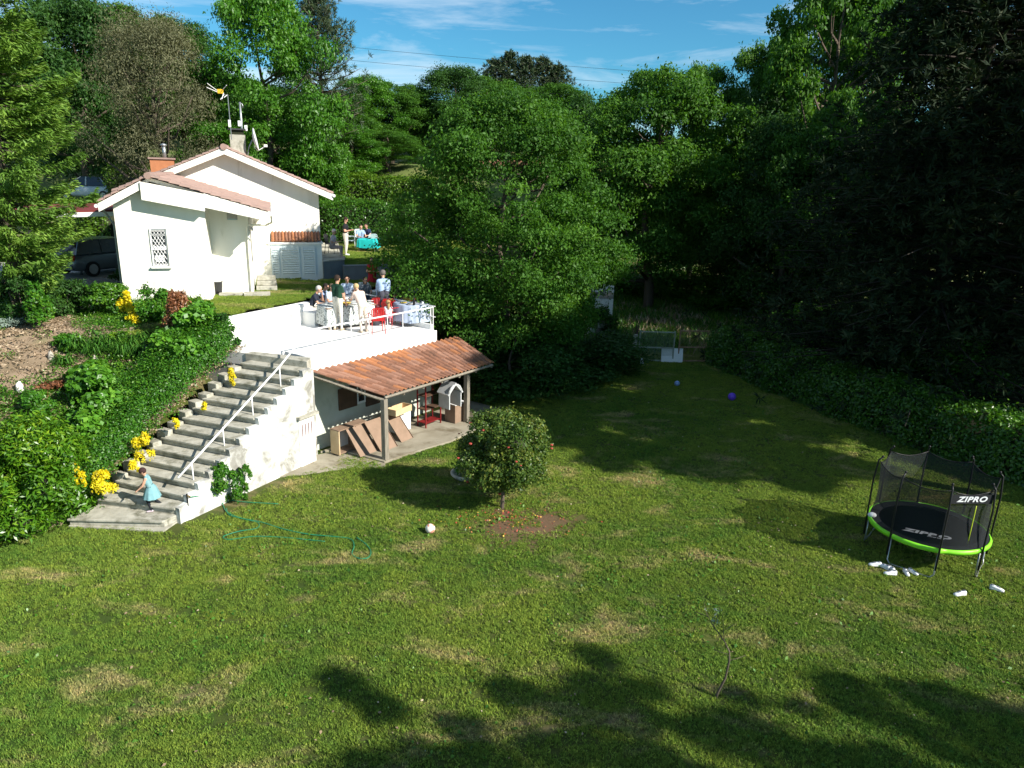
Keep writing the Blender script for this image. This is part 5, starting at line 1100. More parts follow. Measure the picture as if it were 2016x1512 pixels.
# scattered ground cover, litter and stones on the bank
rb = np.random.default_rng(8)
def covertile(seed, lf, n, size, h):
    r = np.random.default_rng(seed); p = np.concatenate([r.uniform(-.3, .3, (n, 2)), np.abs(r.normal(size=(n, 1))) * h], 1); return leafmesh('cover_tile', leafquads(r, p, np.array([0, 0, 1.0]) + r.normal(size=(n, 3)) * .7, size, .45), r.random(n), [LF[lf]])
bp = np.stack([rb.uniform(-22, -7.5, 5200), rb.uniform(12.5, 24.5, 5200)], 1); hz_ = hground(bp[:, 0], bp[:, 1]); k_ = left_of(bp[:, 0], bp[:, 1]) & (hz_ > .05) & ~((bp[:, 0] > -10.9) & (bp[:, 1] > 19.6))
bp = bp[k_]; hz_ = hz_[k_]; sel = (np.sin(bp[:, 0] * 1.1 + 1) + np.sin(bp[:, 1] * .9) + rb.normal(size=len(bp)) * .7) > -0.15
q = [(x, y, z - .01) for (x, y), z in zip(bp[sel], hz_[sel])]; scatter('ground_cover', q, rb.uniform(.6, 1.2, len(q)), rb.uniform(0, 6, len(q)), [covertile(1, 'ivy', 150, .06, .07), covertile(2, 'hedge', 130, .07, .09), covertile(3, 'strap', 110, .09, .06)], label='low weeds and ground cover on the planted bank', cat='ground cover')
q = [(x, y, z) for (x, y), z in zip(bp[~sel], hz_[~sel])][:1500]; scatter('leaf_litter', q, rb.uniform(.6, 1.2, len(q)), rb.uniform(0, 6, len(q)), [covertile(4, 'dry', 60, .06, .01), covertile(5, 'dry', 40, .09, .012)], label='dry leaf litter on the bare part of the bank', cat='leaf litter')
def rock(name, lb, px, py, sz, m_, seed, cat='stone'):
    g = G(px, py); r = random.Random(seed); b = MB(); b.ball((0, 0, 0), 1, 10); b.v = [(x * sz[0] * (1 + r.uniform(-.14, .14)), y * sz[1] * (1 + r.uniform(-.14, .14)), z * sz[2] * (1 + r.uniform(-.14, .14))) for x, y, z in b.v]
    o = b.build(name, M[m_], None, True); o.location = (g[0], g[1], g[2] + sz[2] * .5); o.rotation_euler = (0, 0, seed); WO[o.name] = Vector(o.location); return tag(o, lb, cat)
rock('boulder', 'white stone on the bare bank at the left', 40, 770, (.10, .09, .17), 'wstone', 1); rock('boulder', 'pale boulder on the upper bank beside the hydrangeas', 290, 692, (.16, .12, .12), 'stone', 2)
rock('boulder', 'grey standing stone in the middle of the bank', 188, 718, (.07, .07, .18), 'stone', 3); rock('boulder', 'grey stone beside the bare patch of the bank', 102, 712, (.08, .08, .2), 'stone', 4); rock('boulder', 'small grey stone lower on the bank path', 262, 748, (.09, .07, .07), 'stone', 5)
# climber growing up the side wall at the foot of the steps
pxbush('wall_ivy', 'leafy climber growing against the stair wall behind the hose', 440, 1000, 56, 84, 'ivy', 3600, .075, 121, k=12, rc=(.2, .4), hs=1.0); pxbush('wall_ivy', 'narrow stem of climber on the stair wall, right of the leafy one', 482, 985, 30, 78, 'ivy', 1300, .07, 122, k=10, rc=(.14, .3), hs=1.0)
# ---- camellia
cb = P(988, 1000); cam_t = thing('camellia', 'round camellia bush with glossy leaves and a few red flowers standing alone on the lawn', 'bush', V3(cb, 0))
rc_ = np.random.default_rng(17); cc = []; cr = []
for i in range(95):
    d = sph(rc_, 1)[0]; m_ = max(abs(d[0]), abs(d[1]), abs(d[2])); q = (1 / m_) ** .55 * rc_.uniform(.60, .86); cc.append((d[0] * q * 1.04, d[1] * q * .98, 1.50 + d[2] * q * .98)); s_ = rc_.uniform(.18, .36); cr.append((s_, s_, s_ * .9))
cc = np.array(cc); cr = np.array(cr)
v, tn = clumpleaves(rc_, cc, cr, 52000, .070, aspect=.6, up=.35, inner=.6, tail=.08)
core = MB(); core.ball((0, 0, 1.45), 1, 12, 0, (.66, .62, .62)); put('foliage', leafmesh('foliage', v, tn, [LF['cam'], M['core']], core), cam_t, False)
b = MB(); b.tube([(0, 0, -.1), (.02, 0, .35), (-.02, .02, .9)], [.055, .045, .04], 8)
for a_ in range(5): b.tube([(0, 0, .45), (.4 * math.cos(a_ * 1.3), .4 * math.sin(a_ * 1.3), 1.1)], [.025, .012], 5)
b.build('trunk', M['bark'], cam_t, world=False)
fm = MB(); [fm.ball((0.02 * math.cos(a_), .02 * math.sin(a_), 0), .028, 6) for a_ in range(6)]; fme = fm.mesh('flower', mat('red_flower', (.36, .06, .04), .7), True); rf_ = random.Random(5)
for i in range(13):
    d = sph(rc_, 1)[0]; d[1] = -abs(d[1]); o = put('flower', fme, cam_t, False); o.location = (d[0] * 1.22, d[1] * 1.15, 1.5 + d[2] * 1.0); o.scale = (rf_.uniform(.5, .9),) * 3
pv = rc_.normal(size=(230, 2)) * [.9, .42] + [cb[0] + .15, cb[1] - .62]
put('petals', leafmesh('petals', leafquads(rc_, np.concatenate([pv, np.full((230, 1), .035)], 1), np.array([0, 0, 1.0]) + rc_.normal(size=(230, 3)) * .3, .042, .8), rc_.random(230), [LF['petal']])); tag(bpy.data.objects['petals'], 'fallen red and yellow petals on the bare earth under the camellia', 'petals', None, 'stuff')
pl = thing('stone_planter', 'round stone planter bowl with a small plant in the shade behind the camellia', 'planter', V3(P(918, 940), 0)); MB().lathe([(.30, 0), (.42, .10), (.44, .16), (.36, .16), (.33, .10)], n=24).build('bowl', M['conc'], pl, True, False)
r_ = np.random.default_rng(3); v, tn = clumpleaves(r_, np.array([[0, 0, .3]]), np.array([[.3, .3, .28]]), 900, .08); put('plant', leafmesh('plant', v, tn, [LF['ivy']]), pl, False)
# ---- sapling
sp = thing('sapling', 'thin bent sapling with a few leaves and pale blossoms alone on the front lawn', 'sapling', V3(P(1408, 1373), 0)); Ys = 9.6
def sq(px, py, dy=0): return tuple(PD(px, py, Ys + dy))
b = MB(); b.tube([V3(P(1408, 1373), -.05), sq(1414, 1362), sq(1428, 1335), sq(1436, 1300), sq(1436, 1283), sq(1426, 1262), sq(1404, 1232), sq(1390, 1206), sq(1386, 1185)], [.026, .021, .018, .015, .013, .010, .007, .005, .003], 7); b.build('trunk', M['bark'], sp, True)
b = MB()
for pts in ([(1426, 1262), (1424, 1240), (1423, 1205)], [(1434, 1288), (1420, 1284), (1402, 1278)], [(1437, 1300), (1452, 1296), (1468, 1290)], [(1427, 1240), (1440, 1232), (1450, 1228)], [(1404, 1232), (1412, 1215), (1418, 1195)], [(1395, 1215), (1380, 1208), (1366, 1204)]): b.tube([sq(*pts[0]), sq(*pts[1], .04), sq(*pts[2], .1)], [.006, .005, .003], 5)
b.build('twig', M['bark'], sp, True)
r_ = np.random.default_rng(6); lp = []
for (px, py, n_) in ((1366, 1204, 14), (1388, 1188, 10), (1423, 1206, 9), (1402, 1278, 6), (1424, 1262, 8), (1375, 1206, 10), (1412, 1216, 6), (1450, 1228, 4), (1395, 1225, 5)):
    for k in range(n_): lp.append(np.array(sq(px, py)) + r_.normal(size=3) * [.05, .05, .035])
lp = np.array(lp); put('leaves', leafmesh('leaves', leafquads(r_, lp, r_.normal(size=(len(lp), 3)), .045, .5), r_.random(len(lp)), [LF['strap']]), sp)
lp = np.array([np.array(sq(px, py)) + r_.normal(size=3) * [.03, .03, .02] for (px, py) in ((1405, 1205), (1410, 1200), (1416, 1197), (1406, 1222), (1412, 1224), (1405, 1219), (1391, 1200)) for k in range(6)]); put('blossom', leafmesh('blossom', leafquads(r_, lp, r_.normal(size=(len(lp), 3)), .03, .9), r_.random(len(lp)), [LF['grey']]), sp)

# ================================================================== TRAMPOLINE
tcn = P(1826, 1034, .68); TR = 1.19; tz = .68
tp = thing('trampoline', 'round garden trampoline with lime green rim and dark safety net', 'trampoline', V3(tcn, 0))
a0s = [math.atan2(*(P(px, py, tz)[:2] - tcn[:2])[::-1]) for px, py in ((1753, 1069), (1842, 1101), (1924, 1098), (1713, 1026))]
base_a = np.mean([((a - a0s[1] + PI) % (2 * PI) - PI) - round(((a - a0s[1] + PI) % (2 * PI) - PI) / (PI / 4)) * PI / 4 for a in a0s]) + a0s[1]
def tl(a, r, z): return (r * math.cos(a), r * math.sin(a), z)
b = MB(); b.lathe([(.02, tz - .02), (TR - .22, tz - .02), (TR - .22, tz - .012), (.02, tz - .008)], n=48); b.build('jumping_mat', M['matblk'], tp, world=False)
b = MB(); b.lathe([(TR - .20, tz + .0), (TR - .20, tz + .02), (TR - .0, tz + .032), (TR - .0, tz + .0)], n=48); b.build('spring_cover', M['matblk'], tp, world=False)
for k in range(8):
    b = MB(); a1, a2 = base_a + k * PI / 4 + .012, base_a + (k + 1) * PI / 4 - .012; n_ = 7; vs = []
    for i in range(n_):
        a = a1 + (a2 - a1) * i / (n_ - 1); pu = .012 * math.sin(PI * i / (n_ - 1))
        for (r_, z_) in ((TR - .012, tz + .036), (TR + .012, tz + .036 + pu), (TR + .035 + pu, tz + .005), (TR + .03 + pu, tz - .062), (TR + .015, tz - .058), (TR - .01, tz + .0)): vs.append(tl(a, r_, z_))
    b.add(vs, [(i * 6 + j, i * 6 + (j + 1) % 6, (i + 1) * 6 + (j + 1) % 6, (i + 1) * 6 + j) for i in range(n_ - 1) for j in range(6)] + [(0, 1, 2, 3, 4, 5), tuple((n_ - 1) * 6 + j for j in (5, 4, 3, 2, 1, 0))]); b.build('rim_pad', M['green'], tp, True, False)
PH = 2.15
for k in range(8):
    a = base_a + k * PI / 4
    pz = MB().tube([tl(a, TR + .05, .22), tl(a, TR + .055, tz + .3), tl(a, TR + .06, 1.6), tl(a, TR + .02, PH - .08), tl(a, TR - .05, PH)], .019, 8).build('net_pole', M['black'], tp, True, False)
    MB().ball(tl(a, TR - .05, PH + .015), .028, 8).build('pole_cap', M['black'], pz, True, False)
for k in range(1, 8, 2):
    a, c = base_a + k * PI / 4, base_a + (k + 1) * PI / 4
    MB().tube([tl(a, TR, tz - .06), tl(a, TR + .01, .10), tl(a + .05, TR + .01, .03), tl(a + .12, TR * .99, .02), tl((a + c) / 2, TR * .94, .02), tl(c - .12, TR * .99, .02), tl(c - .05, TR + .01, .03), tl(c, TR + .01, .10), tl(c, TR, tz - .06)], .017, 8).build('leg', M['metalg'], tp, True, False)
ntm, nt, o = newmat('safety_net'); bs = nt.nodes.new('ShaderNodeBsdfDiffuse'); bs.inputs[0].default_value = (.03, .033, .035, 1); trn = nt.nodes.new('ShaderNodeBsdfTransparent'); ms = nt.nodes.new('ShaderNodeMixShader'); ms.inputs[0].default_value = .38
nt.links.new(bs.outputs[0], ms.inputs[1]); nt.links.new(trn.outputs[0], ms.inputs[2]); nt.links.new(ms.outputs[0], o.inputs[0])
for k in range(8):
    vs = []; n_ = 7; m__ = 6
    for j in range(m__ + 1):
        for i in range(n_):
            f = i / (n_ - 1); a = base_a + (k + f) * PI / 4; sag = 4 * f * (1 - f); zt_ = PH - .12 - .10 * sag; z = tz + .04 + (zt_ - tz - .04) * j / m__
            rr = TR * (1 - .075 * sag * (j / m__) ** .7) - .02 - .05 * math.sin(PI * j / m__); vs.append(tl(a, rr, z))
    MB().add(vs, [(j * n_ + i, j * n_ + i + 1, (j + 1) * n_ + i + 1, (j + 1) * n_ + i) for j in range(m__) for i in range(n_ - 1)]).build('net_panel', ntm, tp, True, False)
    MB().tube([vs[m__ * n_ + i] for i in range(n_)], .011, 6).build('net_hem', M['black'], tp, True, False)
def text(name, body, size, m_, parent, M4, shear=.25, off=.012, ext=.002):
    cu = bpy.data.curves.new(name, 'FONT'); cu.body = body; cu.size = size; cu.align_x = 'CENTER'; cu.align_y = 'CENTER'; cu.shear = shear; cu.offset = off; cu.extrude = ext; cu.space_character = 1.12
    o_ = bpy.data.objects.new(name, cu); C.objects.link(o_); dg = bpy.context.evaluated_depsgraph_get(); me = bpy.data.meshes.new_from_object(o_.evaluated_get(dg)); bpy.data.objects.remove(o_); me.name = name; me.transform(M4)
    me.materials.clear(); me.materials.append(m_); return put(name, me, parent, False)
ta = math.atan2(*(P(1863, 1060, tz)[:2] - P(1786, 1044, tz)[:2])[::-1])
tpos = P(1824, 1051, tz) - tcn; 
text('lettering', 'ZIPRO', .235, M['lettering'], tp, Matrix.Translation((tpos[0], tpos[1], tz + .004)) @ Matrix.Rotation(ta, 4, 'Z') @ Matrix.Diagonal((1.25, .9, 1, 1)))
text('lettering', 'JUMP PRO', .05, M['lettering'], tp, Matrix.Translation((tpos[0] + .17 * math.cos(ta) + .115 * math.sin(ta), tpos[1] + .17 * math.sin(ta) - .115 * math.cos(ta), tz + .004)) @ Matrix.Rotation(ta, 4, 'Z') @ Matrix.Diagonal((1.3, .9, 1, 1)), .2, .002)
# banner near the top of the net, on the front right panel
am = base_a + PI / 4 * (round((math.atan2(*(P(1924, 1098, tz)[:2] - tcn[:2])[::-1]) - base_a) / (PI / 4)) - .5); rr = TR * .93
bc_ = Vector(tl(am, rr, PH - .30)); bu_ = Vector((-math.sin(am), math.cos(am), 0)); MB().box(bc_, (.010, .92, .20), am).build('banner', M['matblk'], tp, world=False)
Rb = Matrix.Translation(bc_ + Vector((math.cos(am), math.sin(am), 0)) * .012) @ Matrix.Rotation(am + PI / 2, 4, 'Z') @ Matrix.Rotation(PI / 2, 4, 'X')
text('lettering', 'ZIPRO', .17, M['lettering'], tp, Rb @ Matrix.Diagonal((1.2, .95, 1, 1)), .25, .006)
zp = [Vector(tl(am + .12, rr + .01, z_)) for z_ in (tz + .15, tz + .5, tz + .9, PH - .45)]; MB().tube(zp, .011, 6).build('zip', mat('yellow_zip', (.55, .65, .04), .5), tp, True, False)
# blanket and cushions lying on the mat
MB().ball((-1.12, .30, tz + .07), .10, 10, 0, (1, .8, .6)).build('corner_pad', M['shoe'], tp, True, False)

# ---- shoes
def shoe():
    t = thing('shoe', 'x', 'shoe', (0, 0, 0)); L_ = .26
    sec = [(-.13, .035, .085), (-.09, .042, .10), (-.03, .040, .085), (.03, .043, .068), (.08, .046, .052), (.115, .036, .042), (.132, .016, .03)]
    b = MB(); n_ = 10; vs = []
    for (x, w_, h_) in sec:
        for j in range(n_): a = 2 * PI * j / n_; vs.append((x, w_ * math.cos(a), max(.012, h_ * .5 + h_ * .5 * math.sin(a))))
    b.add(vs, [(i * n_ + j, i * n_ + (j + 1) % n_, (i + 1) * n_ + (j + 1) % n_, (i + 1) * n_ + j) for i in range(len(sec) - 1) for j in range(n_)] + [tuple(range(n_ - 1, -1, -1)), tuple((len(sec) - 1) * n_ + j for j in range(n_))])
    b.build('upper', M['shoe'], t, True, False)
    MB().extr([(x, s_ * (w_ + .004), 0) for s_, sl_ in ((1, sec), (-1, sec[::-1])) for (x, w_, h_) in sl_], (0, 0, .022)).build('sole', M['metalw'], t, False, False)
    MB().ball((-.085, 0, .092), 1, 10, 0, (.036, .026, .012)).build('opening', M['shoe_in'], t, True, False)
    MB().box((.02, 0, .075), (.06, .03, .012), rot=Matrix.Rotation(rad(18), 3, 'Y')).build('laces', M['shoe_in'], t, False, False); return t
sh0 = shoe()
for i, (px, py, a_, lb) in enumerate([(1722, 1113, 175, 'leftmost white shoe in front of the trampoline'), (1740, 1117, 120, 'white shoe with dark opening, second from the left in front of the trampoline'), (1752, 1120, 95, 'white shoe standing upright behind another in front of the trampoline'), (1752, 1130, 178, 'white shoe lying crosswise below the upright one'), (1784, 1129, 265, 'left shoe of the small pair by the trampoline leg'), (1798, 1128, 300, 'right shoe of the small pair by the trampoline leg'), (1889, 1171, 190, 'single white shoe on the grass below the trampoline'), (1962, 1161, 330, 'rightmost single white shoe on the grass')]):
    p_ = P(px, py, .03); sc_ = 1.0 if i not in (4, 5) else .85
    if i == 0: o = sh0; o.location = V3(p_, .03); o.rotation_euler = (0, 0, rad(a_)); o['label'] = lb; o['group'] = 'shoes left on the grass'
    else: o = dup(sh0, V3(p_, .03), rad(a_), lb, 'shoes left on the grass', sc_)
# ---- balls
def ball(name, lb, px, py, r, m_):
    p_ = P(px, py, r); t = MB().ball((0, 0, 0), r, 20).build(name, m_, None, True); t.location = V3(p_, r + .005); return tag(t, lb, 'ball')
def patchball():
    m, nt, o = newmat('panel_ball'); bs = nt.nodes.new('ShaderNodeBsdfPrincipled'); bs.inputs['Roughness'].default_value = .5; tcn_ = nt.nodes.new('ShaderNodeTexCoord'); v = nt.nodes.new('ShaderNodeTexVoronoi'); v.inputs['Scale'].default_value = 11; nt.links.new(tcn_.outputs['Object'], v.inputs['Vector'])
    sp_ = nt.nodes.new('ShaderNodeSeparateColor'); nt.links.new(v.outputs['Color'], sp_.inputs[0]); nt.links.new(ramp(nt, sp_.outputs[0], [(.55, (.75, .68, .60)), (.6, (.62, .28, .20))]), bs.inputs['Base Color']); nt.links.new(bs.outputs[0], o.inputs[0]); return m
ball('football', 'white and orange football on the lawn left of the camellia', 847, 1041, .115, patchball())
ball('blue_ball', 'pale blue ball in the shade in front of the gates', 1333, 755, .11, mat('blue_plastic', (.25, .36, .62), .4)); ball('purple_ball', 'purple ball at the foot of the laurel hedge', 1441, 781, .15, mat('purple_plastic', (.16, .07, .62), .4))
# ---- garden hose
hs_ = thing('garden_hose', 'thin green garden hose trailing from the tap over the lawn', 'hose', V3(P(440, 995), 0))
def smooth(p, k=6):
    p = [Vector(q) for q in p]; o_ = []
    for i in range(len(p) - 1):
        a, b_, c, d = p[max(i - 1, 0)], p[i], p[i + 1], p[min(i + 2, len(p) - 1)]
        for j in range(k): t = j / k; o_.append(.5 * ((2 * b_) + (c - a) * t + (2 * a - 5 * b_ + 4 * c - d) * t * t + (3 * b_ - a - 3 * c + d) * t ** 3))
    return o_ + [p[-1]]
def hz3(px, py, z=.035): return V3(P(px, py, z), z)
tap0 = Vector(V3(nose[13][0] + outn * .2, .55)); 
MB().tube(smooth([tap0, hz3(425, 975, .25), hz3(438, 992), hz3(447, 1008), hz3(475, 1020), hz3(515, 1028), hz3(560, 1042), hz3(610, 1052), hz3(655, 1056), hz3(690, 1061), hz3(697, 1075), hz3(693, 1090), hz3(706, 1099), hz3(724, 1098), hz3(730, 1086), hz3(720, 1071), hz3(702, 1058)]), .011, 6).build('hose', M['hose'], hs_, True)
MB().tube(smooth([hz3(438, 992), hz3(446, 984), hz3(480, 988), hz3(548, 992)]), .010, 6).build('hose', M['hose'], hs_, True)
MB().tube(smooth([hz3(446, 1000), hz3(452, 1014), hz3(490, 1024), hz3(509, 1030), hz3(505, 1040), hz3(470, 1046), hz3(440, 1056), hz3(452, 1062), hz3(500, 1056), hz3(560, 1058), hz3(640, 1066)]), .010, 6).build('hose', M['hose'], hs_, True)
tpv = thing('garden_tap', 'tap on a black pipe standing against the end of the stair wall', 'tap', V3(tap0, 0)); MB().tube([V3(tap0 + Vector((-.06, .02, 0)), 0), V3(tap0 + Vector((-.06, .02, 0)), .62)], .02, 8).build('pipe', M['black'], tpv); MB().tube([tap0 + Vector((-.06, .02, .03)), tap0 + Vector((.03, -.02, .02)), tap0], .016, 8).build('spout', mat('brass', (.5, .32, .1), .35, metal=.8), tpv)

# ================================================================== PEOPLE
SK = mat('skin', (.55, .31, .21), .55, (.50, .27, .18), 8)
_cl = {}
def cloth(c, nm='cloth'):
    k = tuple(c)
    if k not in _cl: _cl[k] = mat(nm, c, .85, tuple(q * .82 for q in c), 14, bump=.25, bscale=22)
    return _cl[k]
PEND = []
def person(label, base, az, pose='stand', h=1.75, shirt=(.1, .1, .1), pants=(.6, .55, .45), shoes=(.6, .6, .6), hair=(.03, .02, .015), longhair=False, arms='down', lean=0.0, sleeve='short', shorts=False, dress=None, headdown=0.0, group='people at the garden party', build_=1.0, bare=False):
    s = h / 1.75; kid = h < 1.35; V = Vector; prims = []           # (a, b, ra, rb, material)
    hipz = {'stand': .93, 'bend': .93, 'walk': .91, 'sit': .50}[pose]
    Rl = Matrix.Rotation(-rad(lean), 3, 'X'); hip = V((0, 0, hipz))
    def U(x, y, z): return hip + Rl @ V((x, y, z - .93))
    hs_ = 1.28 if kid else 1.0; w_ = .93 if dress or longhair else 1.0
    for x in (-.075, .075): prims.append((U(x, 0, .93), U(x, 0, 1.06), .115 * build_, .108 * build_, 2)); prims.append((U(x * 1.1, 0, 1.08), U(x * 1.35, .01, 1.34), .105 * build_, .112 * build_, 1))
    prims.append((U(-.15 * w_, -.005, 1.42), U(.15 * w_, -.005, 1.42), .062, .062, 1)); prims.append((U(0, 0, 1.40), U(0, .0, 1.48), .07, .055, 1)); prims.append((U(0, .0, 1.46), U(0, .015, 1.55), .052, .052, 0))
    Hd = U(0, .03, 1.645); Rh = Rl @ Matrix.Rotation(-rad(headdown), 3, 'X') 
    if lean > 20: Rh = Matrix.Rotation(-rad(lean * .8), 3, 'X')
    def HP(x, y, z): return Hd + Rh @ (V((x, y, z)) * hs_)
    prims += [(HP(0, .0, .02), HP(0, .01, .03), .092 * hs_, .09 * hs_, 0), (HP(0, .02, -.05), HP(0, .03, -.06), .066 * hs_, .06 * hs_, 0), (HP(0, .095, -.01), HP(0, .112, -.025), .014, .018, 0), (HP(-.088, 0, 0), HP(-.092, -.005, .01), .02, .022, 0), (HP(.088, 0, 0), HP(.092, -.005, .01), .02, .022, 0), (HP(-.03, .078, -.055), HP(.03, .078, -.055), .014, .014, 0)]
    hands = []
    for sd in (-1, 1):
        S_ = U(sd * .185 * w_, 0, 1.405); am = arms if isinstance(arms, str) else arms[0 if sd < 0 else 1]
        if am == 'down': E_ = S_ + V((sd * .05, -.02, -.28)); W_ = E_ + V((0, .07, -.24))
        elif am == 'hang': E_ = S_ + V((sd * .03, .06, -.28)); W_ = E_ + V((-sd * .02, .10, -.23))
        elif am == 'front': E_ = S_ + V((sd * .06, .03, -.27)); W_ = E_ + V((-sd * .13, .24, .05))
        elif am == 'table': E_ = S_ + V((sd * .06, .12, -.25)); W_ = E_ + V((-sd * .08, .25, -.0))
        elif am == 'face': E_ = S_ + V((sd * .02, .20, -.20)); W_ = HP(sd * .05, .13, -.10)
        elif am == 'swing': E_ = S_ + V((sd * .04, .12, -.26)); W_ = E_ + V((0, .17, -.14))
        sm = 1 if sleeve else 0
        midS = S_ + (E_ - S_) * .55; prims.append((S_, midS, .056, .052, 0 if bare else 1)); prims.append((midS, E_, .047 if sleeve != 'long' else .05, .040, 1 if sleeve == 'long' else 0)); prims.append((E_, W_, .040, .028, 1 if sleeve == 'long' else 0))
        d = (W_ - E_).normalized(); prims.append((W_, W_ + d * .07, .027, .033, 0)); hands.append((W_ + d * .06, d, sd))
    for sd in (-1, 1):
        Hp = V((sd * .085, 0, hipz - .02))
        if pose == 'sit': K = V((sd * .13, .43, .50)); A = V((sd * .14, .46 + .06 * sd, .09))
        elif pose == 'walk': K = V((sd * .08, .16 if sd < 0 else .02, .50)); A = V((sd * .07, .06 if sd < 0 else -.30, .09 if sd < 0 else .22))
        else: K = V((sd * .10, .02, .50)); A = V((sd * .115, -.02 + .03 * sd, .09))
        prims.append((Hp, K, .098 * build_, .062, 2)); prims.append((K, K + (A - K) * .5, .058, .056 if not shorts else .05, 2 if not shorts else 0)); prims.append((K + (A - K) * .5, A, .056, .04, 2 if not shorts else 0))
        prims.append((A + V((0, -.03, -.045)), A + V((sd * .015, .15, -.055)), .042, .034, 3))
    b = MB()
    for (p, q, r0, r1, m_) in prims:
        d = q - p
        if d.length > 1e-5: b.tube([p - d.normalized() * r0 * .3, p, q, q + d.normalized() * r1 * .3], [r0 * .9, r0, r1, r1 * .9], 10)
        b.ball(p, r0, 10); b.ball(q, r1, 10)
    b.v = [tuple(c * s for c in v) for v in b.v]
    me = b.mesh('body_src', SK); o = bpy.data.objects.new('body_src', me); C.objects.link(o); rm = o.modifiers.new('r', 'REMESH'); rm.mode = 'VOXEL'; rm.voxel_size = .019 * max(.7, s); sm_ = o.modifiers.new('s', 'SMOOTH'); sm_.iterations = 3; sm_.factor = .6
    t = thing('person', label, 'person', base, rad(az - 90), group)
    PEND.append((o, t, prims, s, [SK, cloth(shirt), cloth(pants), cloth(shoes, 'shoe_cloth')], hands))
    # hair, eyes, skirt
    hb = MB(); hb.ball(HP(0, -.018, .035) * s, .103 * hs_ * s, 14, 0, (.98, 1.02, .98), Rh @ Matrix.Rotation(rad(25), 3, 'X')); 
    cut = [HP(0, .05, -.01) * s, (Rh @ V((0, .80, -.55))).normalized()]
    vs = [V(v) for v in hb.v]; fs = [f for f in hb.f if all((vs[i] - cut[0]).dot(cut[1]) < .03 * s for i in f)]; h2 = MB(); h2.add(vs, fs)
    if longhair: h2.tube([HP(0, -.07, .03) * s, HP(0, -.10, -.08) * s, U(0, -.11, 1.42) * s, U(0, -.12, 1.30) * s], [.08 * s, .085 * s, .075 * s, .03 * s], 10)
    h2.build('hair', cloth(hair, 'hair'), t, True, False)
    ey = MB(); ey.ball(HP(-.032, .088, .022) * s, .011 * s, 6); ey.ball(HP(.032, .088, .022) * s, .011 * s, 6); ey.build('eyes', M['black'], t, True, False)
    if dress is not None:
        n_ = 40; vs = []; zt_, zb_, rb_ = dress[1]
        for k in range(7):
            f = k / 6
            for j in range(n_): a = 2 * PI * j / n_; r_ = (.145 + (rb_ - .145) * f ** .8) * (1 + .06 * f * math.sin(a * 9)); c = U(r_ * math.cos(a), r_ * .85 * math.sin(a), zt_) if k == 0 else V((r_ * math.cos(a), r_ * .9 * math.sin(a), hipz + (zt_ - .93) * (1 - f) + (zb_ - .93) * f)); vs.append(c * s)
        MB().add(vs, [(k * n_ + j, k * n_ + (j + 1) % n_, (k + 1) * n_ + (j + 1) % n_, (k + 1) * n_ + j) for k in range(6) for j in range(n_)]).build('skirt', cloth(dress[0], 'skirt_cloth'), t, True, False)
    return t
def Tp(px, py, z=T): return V3(P(px, py, z), z)
WT = (.62, .58, .50)
person('man in dark green polo and cream trousers standing at the long table', Tp(667, 650), 62, 'stand', 1.80, (.012, .05, .028), WT, (.45, .35, .25), (.03, .018, .012), arms=('table', 'hang'), headdown=12)
person('blonde woman in pale pink blouse and trousers bending over the long table', Tp(716, 654), 132, 'bend', 1.66, (.70, .52, .44), (.70, .60, .50), (.5, .4, .3), (.50, .36, .18), False, ('table', 'hang'), 34, 'short')
person('man in a light blue shirt standing with his back to us between the two tables', Tp(757, 634), 112, 'stand', 1.80, (.33, .44, .62), (.06, .06, .08), (.05, .04, .04), (.14, .12, .11), arms=('hang', 'hang'), lean=6, sleeve='long', headdown=10)
person('grey haired man in navy shirt sitting on the white bench, hand at mouth', V3(P(611, 606, T + .48), T - .02), 5, 'sit', 1.76, (.022, .028, .045), WT, (.12, .08, .05), (.48, .46, .42), arms=('face', 'table'), lean=24)
person('dark haired person in sunglasses seated behind the grey haired man', V3(P(632, 600, T + .48), T - .02), -10, 'sit', 1.70, (.25, .33, .48), (.03, .04, .09), (.1, .1, .1), (.02, .015, .012), arms='table', lean=16)
person('person in a pale shirt seated behind the man in green', V3(P(648, 602, T + .48), T - .02), -30, 'sit', 1.72, (.42, .50, .60), (.1, .12, .2), (.1, .1, .1), (.10, .07, .05), arms='table', lean=12)
person('man in a pale blue tee shirt seated on the far side of the long table', V3(P(684, 586, T + .48), T - .02), -72, 'sit', 1.78, (.42, .52, .66), (.05, .06, .12), (.1, .1, .1), (.02, .016, .014), arms='table', lean=8)
person('woman in grey seated behind the long table beside the girl in red', V3(P(719, 584, T + .48), T - .02), -70, 'sit', 1.66, (.14, .16, .18), (.05, .07, .10), (.1, .1, .1), (.04, .02, .015), True, 'table', 10)
person('girl in a red dress standing behind the far side of the long table', V3(P(734, 584, T), T), -80, 'stand', 1.62, (.38, .012, .025), (.38, .012, .025), (.1, .1, .1), (.03, .015, .012), True, 'front', dress=((.38, .012, .025), (1.02, .55, .27)))
person('man in a grey shirt standing farthest back, behind the man in the blue shirt', V3(P(757, 592, T), T), -100, 'stand', 1.76, (.22, .26, .32), (.05, .05, .07), (.1, .1, .1), (.025, .018, .014), arms='front', headdown=15)
person('small child with long fair hair sitting on a red chair between the tables', V3(P(765, 619, T + .45), T + .06), 108, 'sit', 1.12, (.68, .70, .74), (.5, .2, .25), (.6, .6, .6), (.36, .22, .10), True, 'table', 6)
person('dark haired person in black leaning over the far side of the round table', V3(P(792, 592, T + .48), T - .02), -95, 'sit', 1.70, (.02, .02, .025), (.05, .05, .06), (.1, .1, .1), (.02, .014, .012), True, 'table', 22)
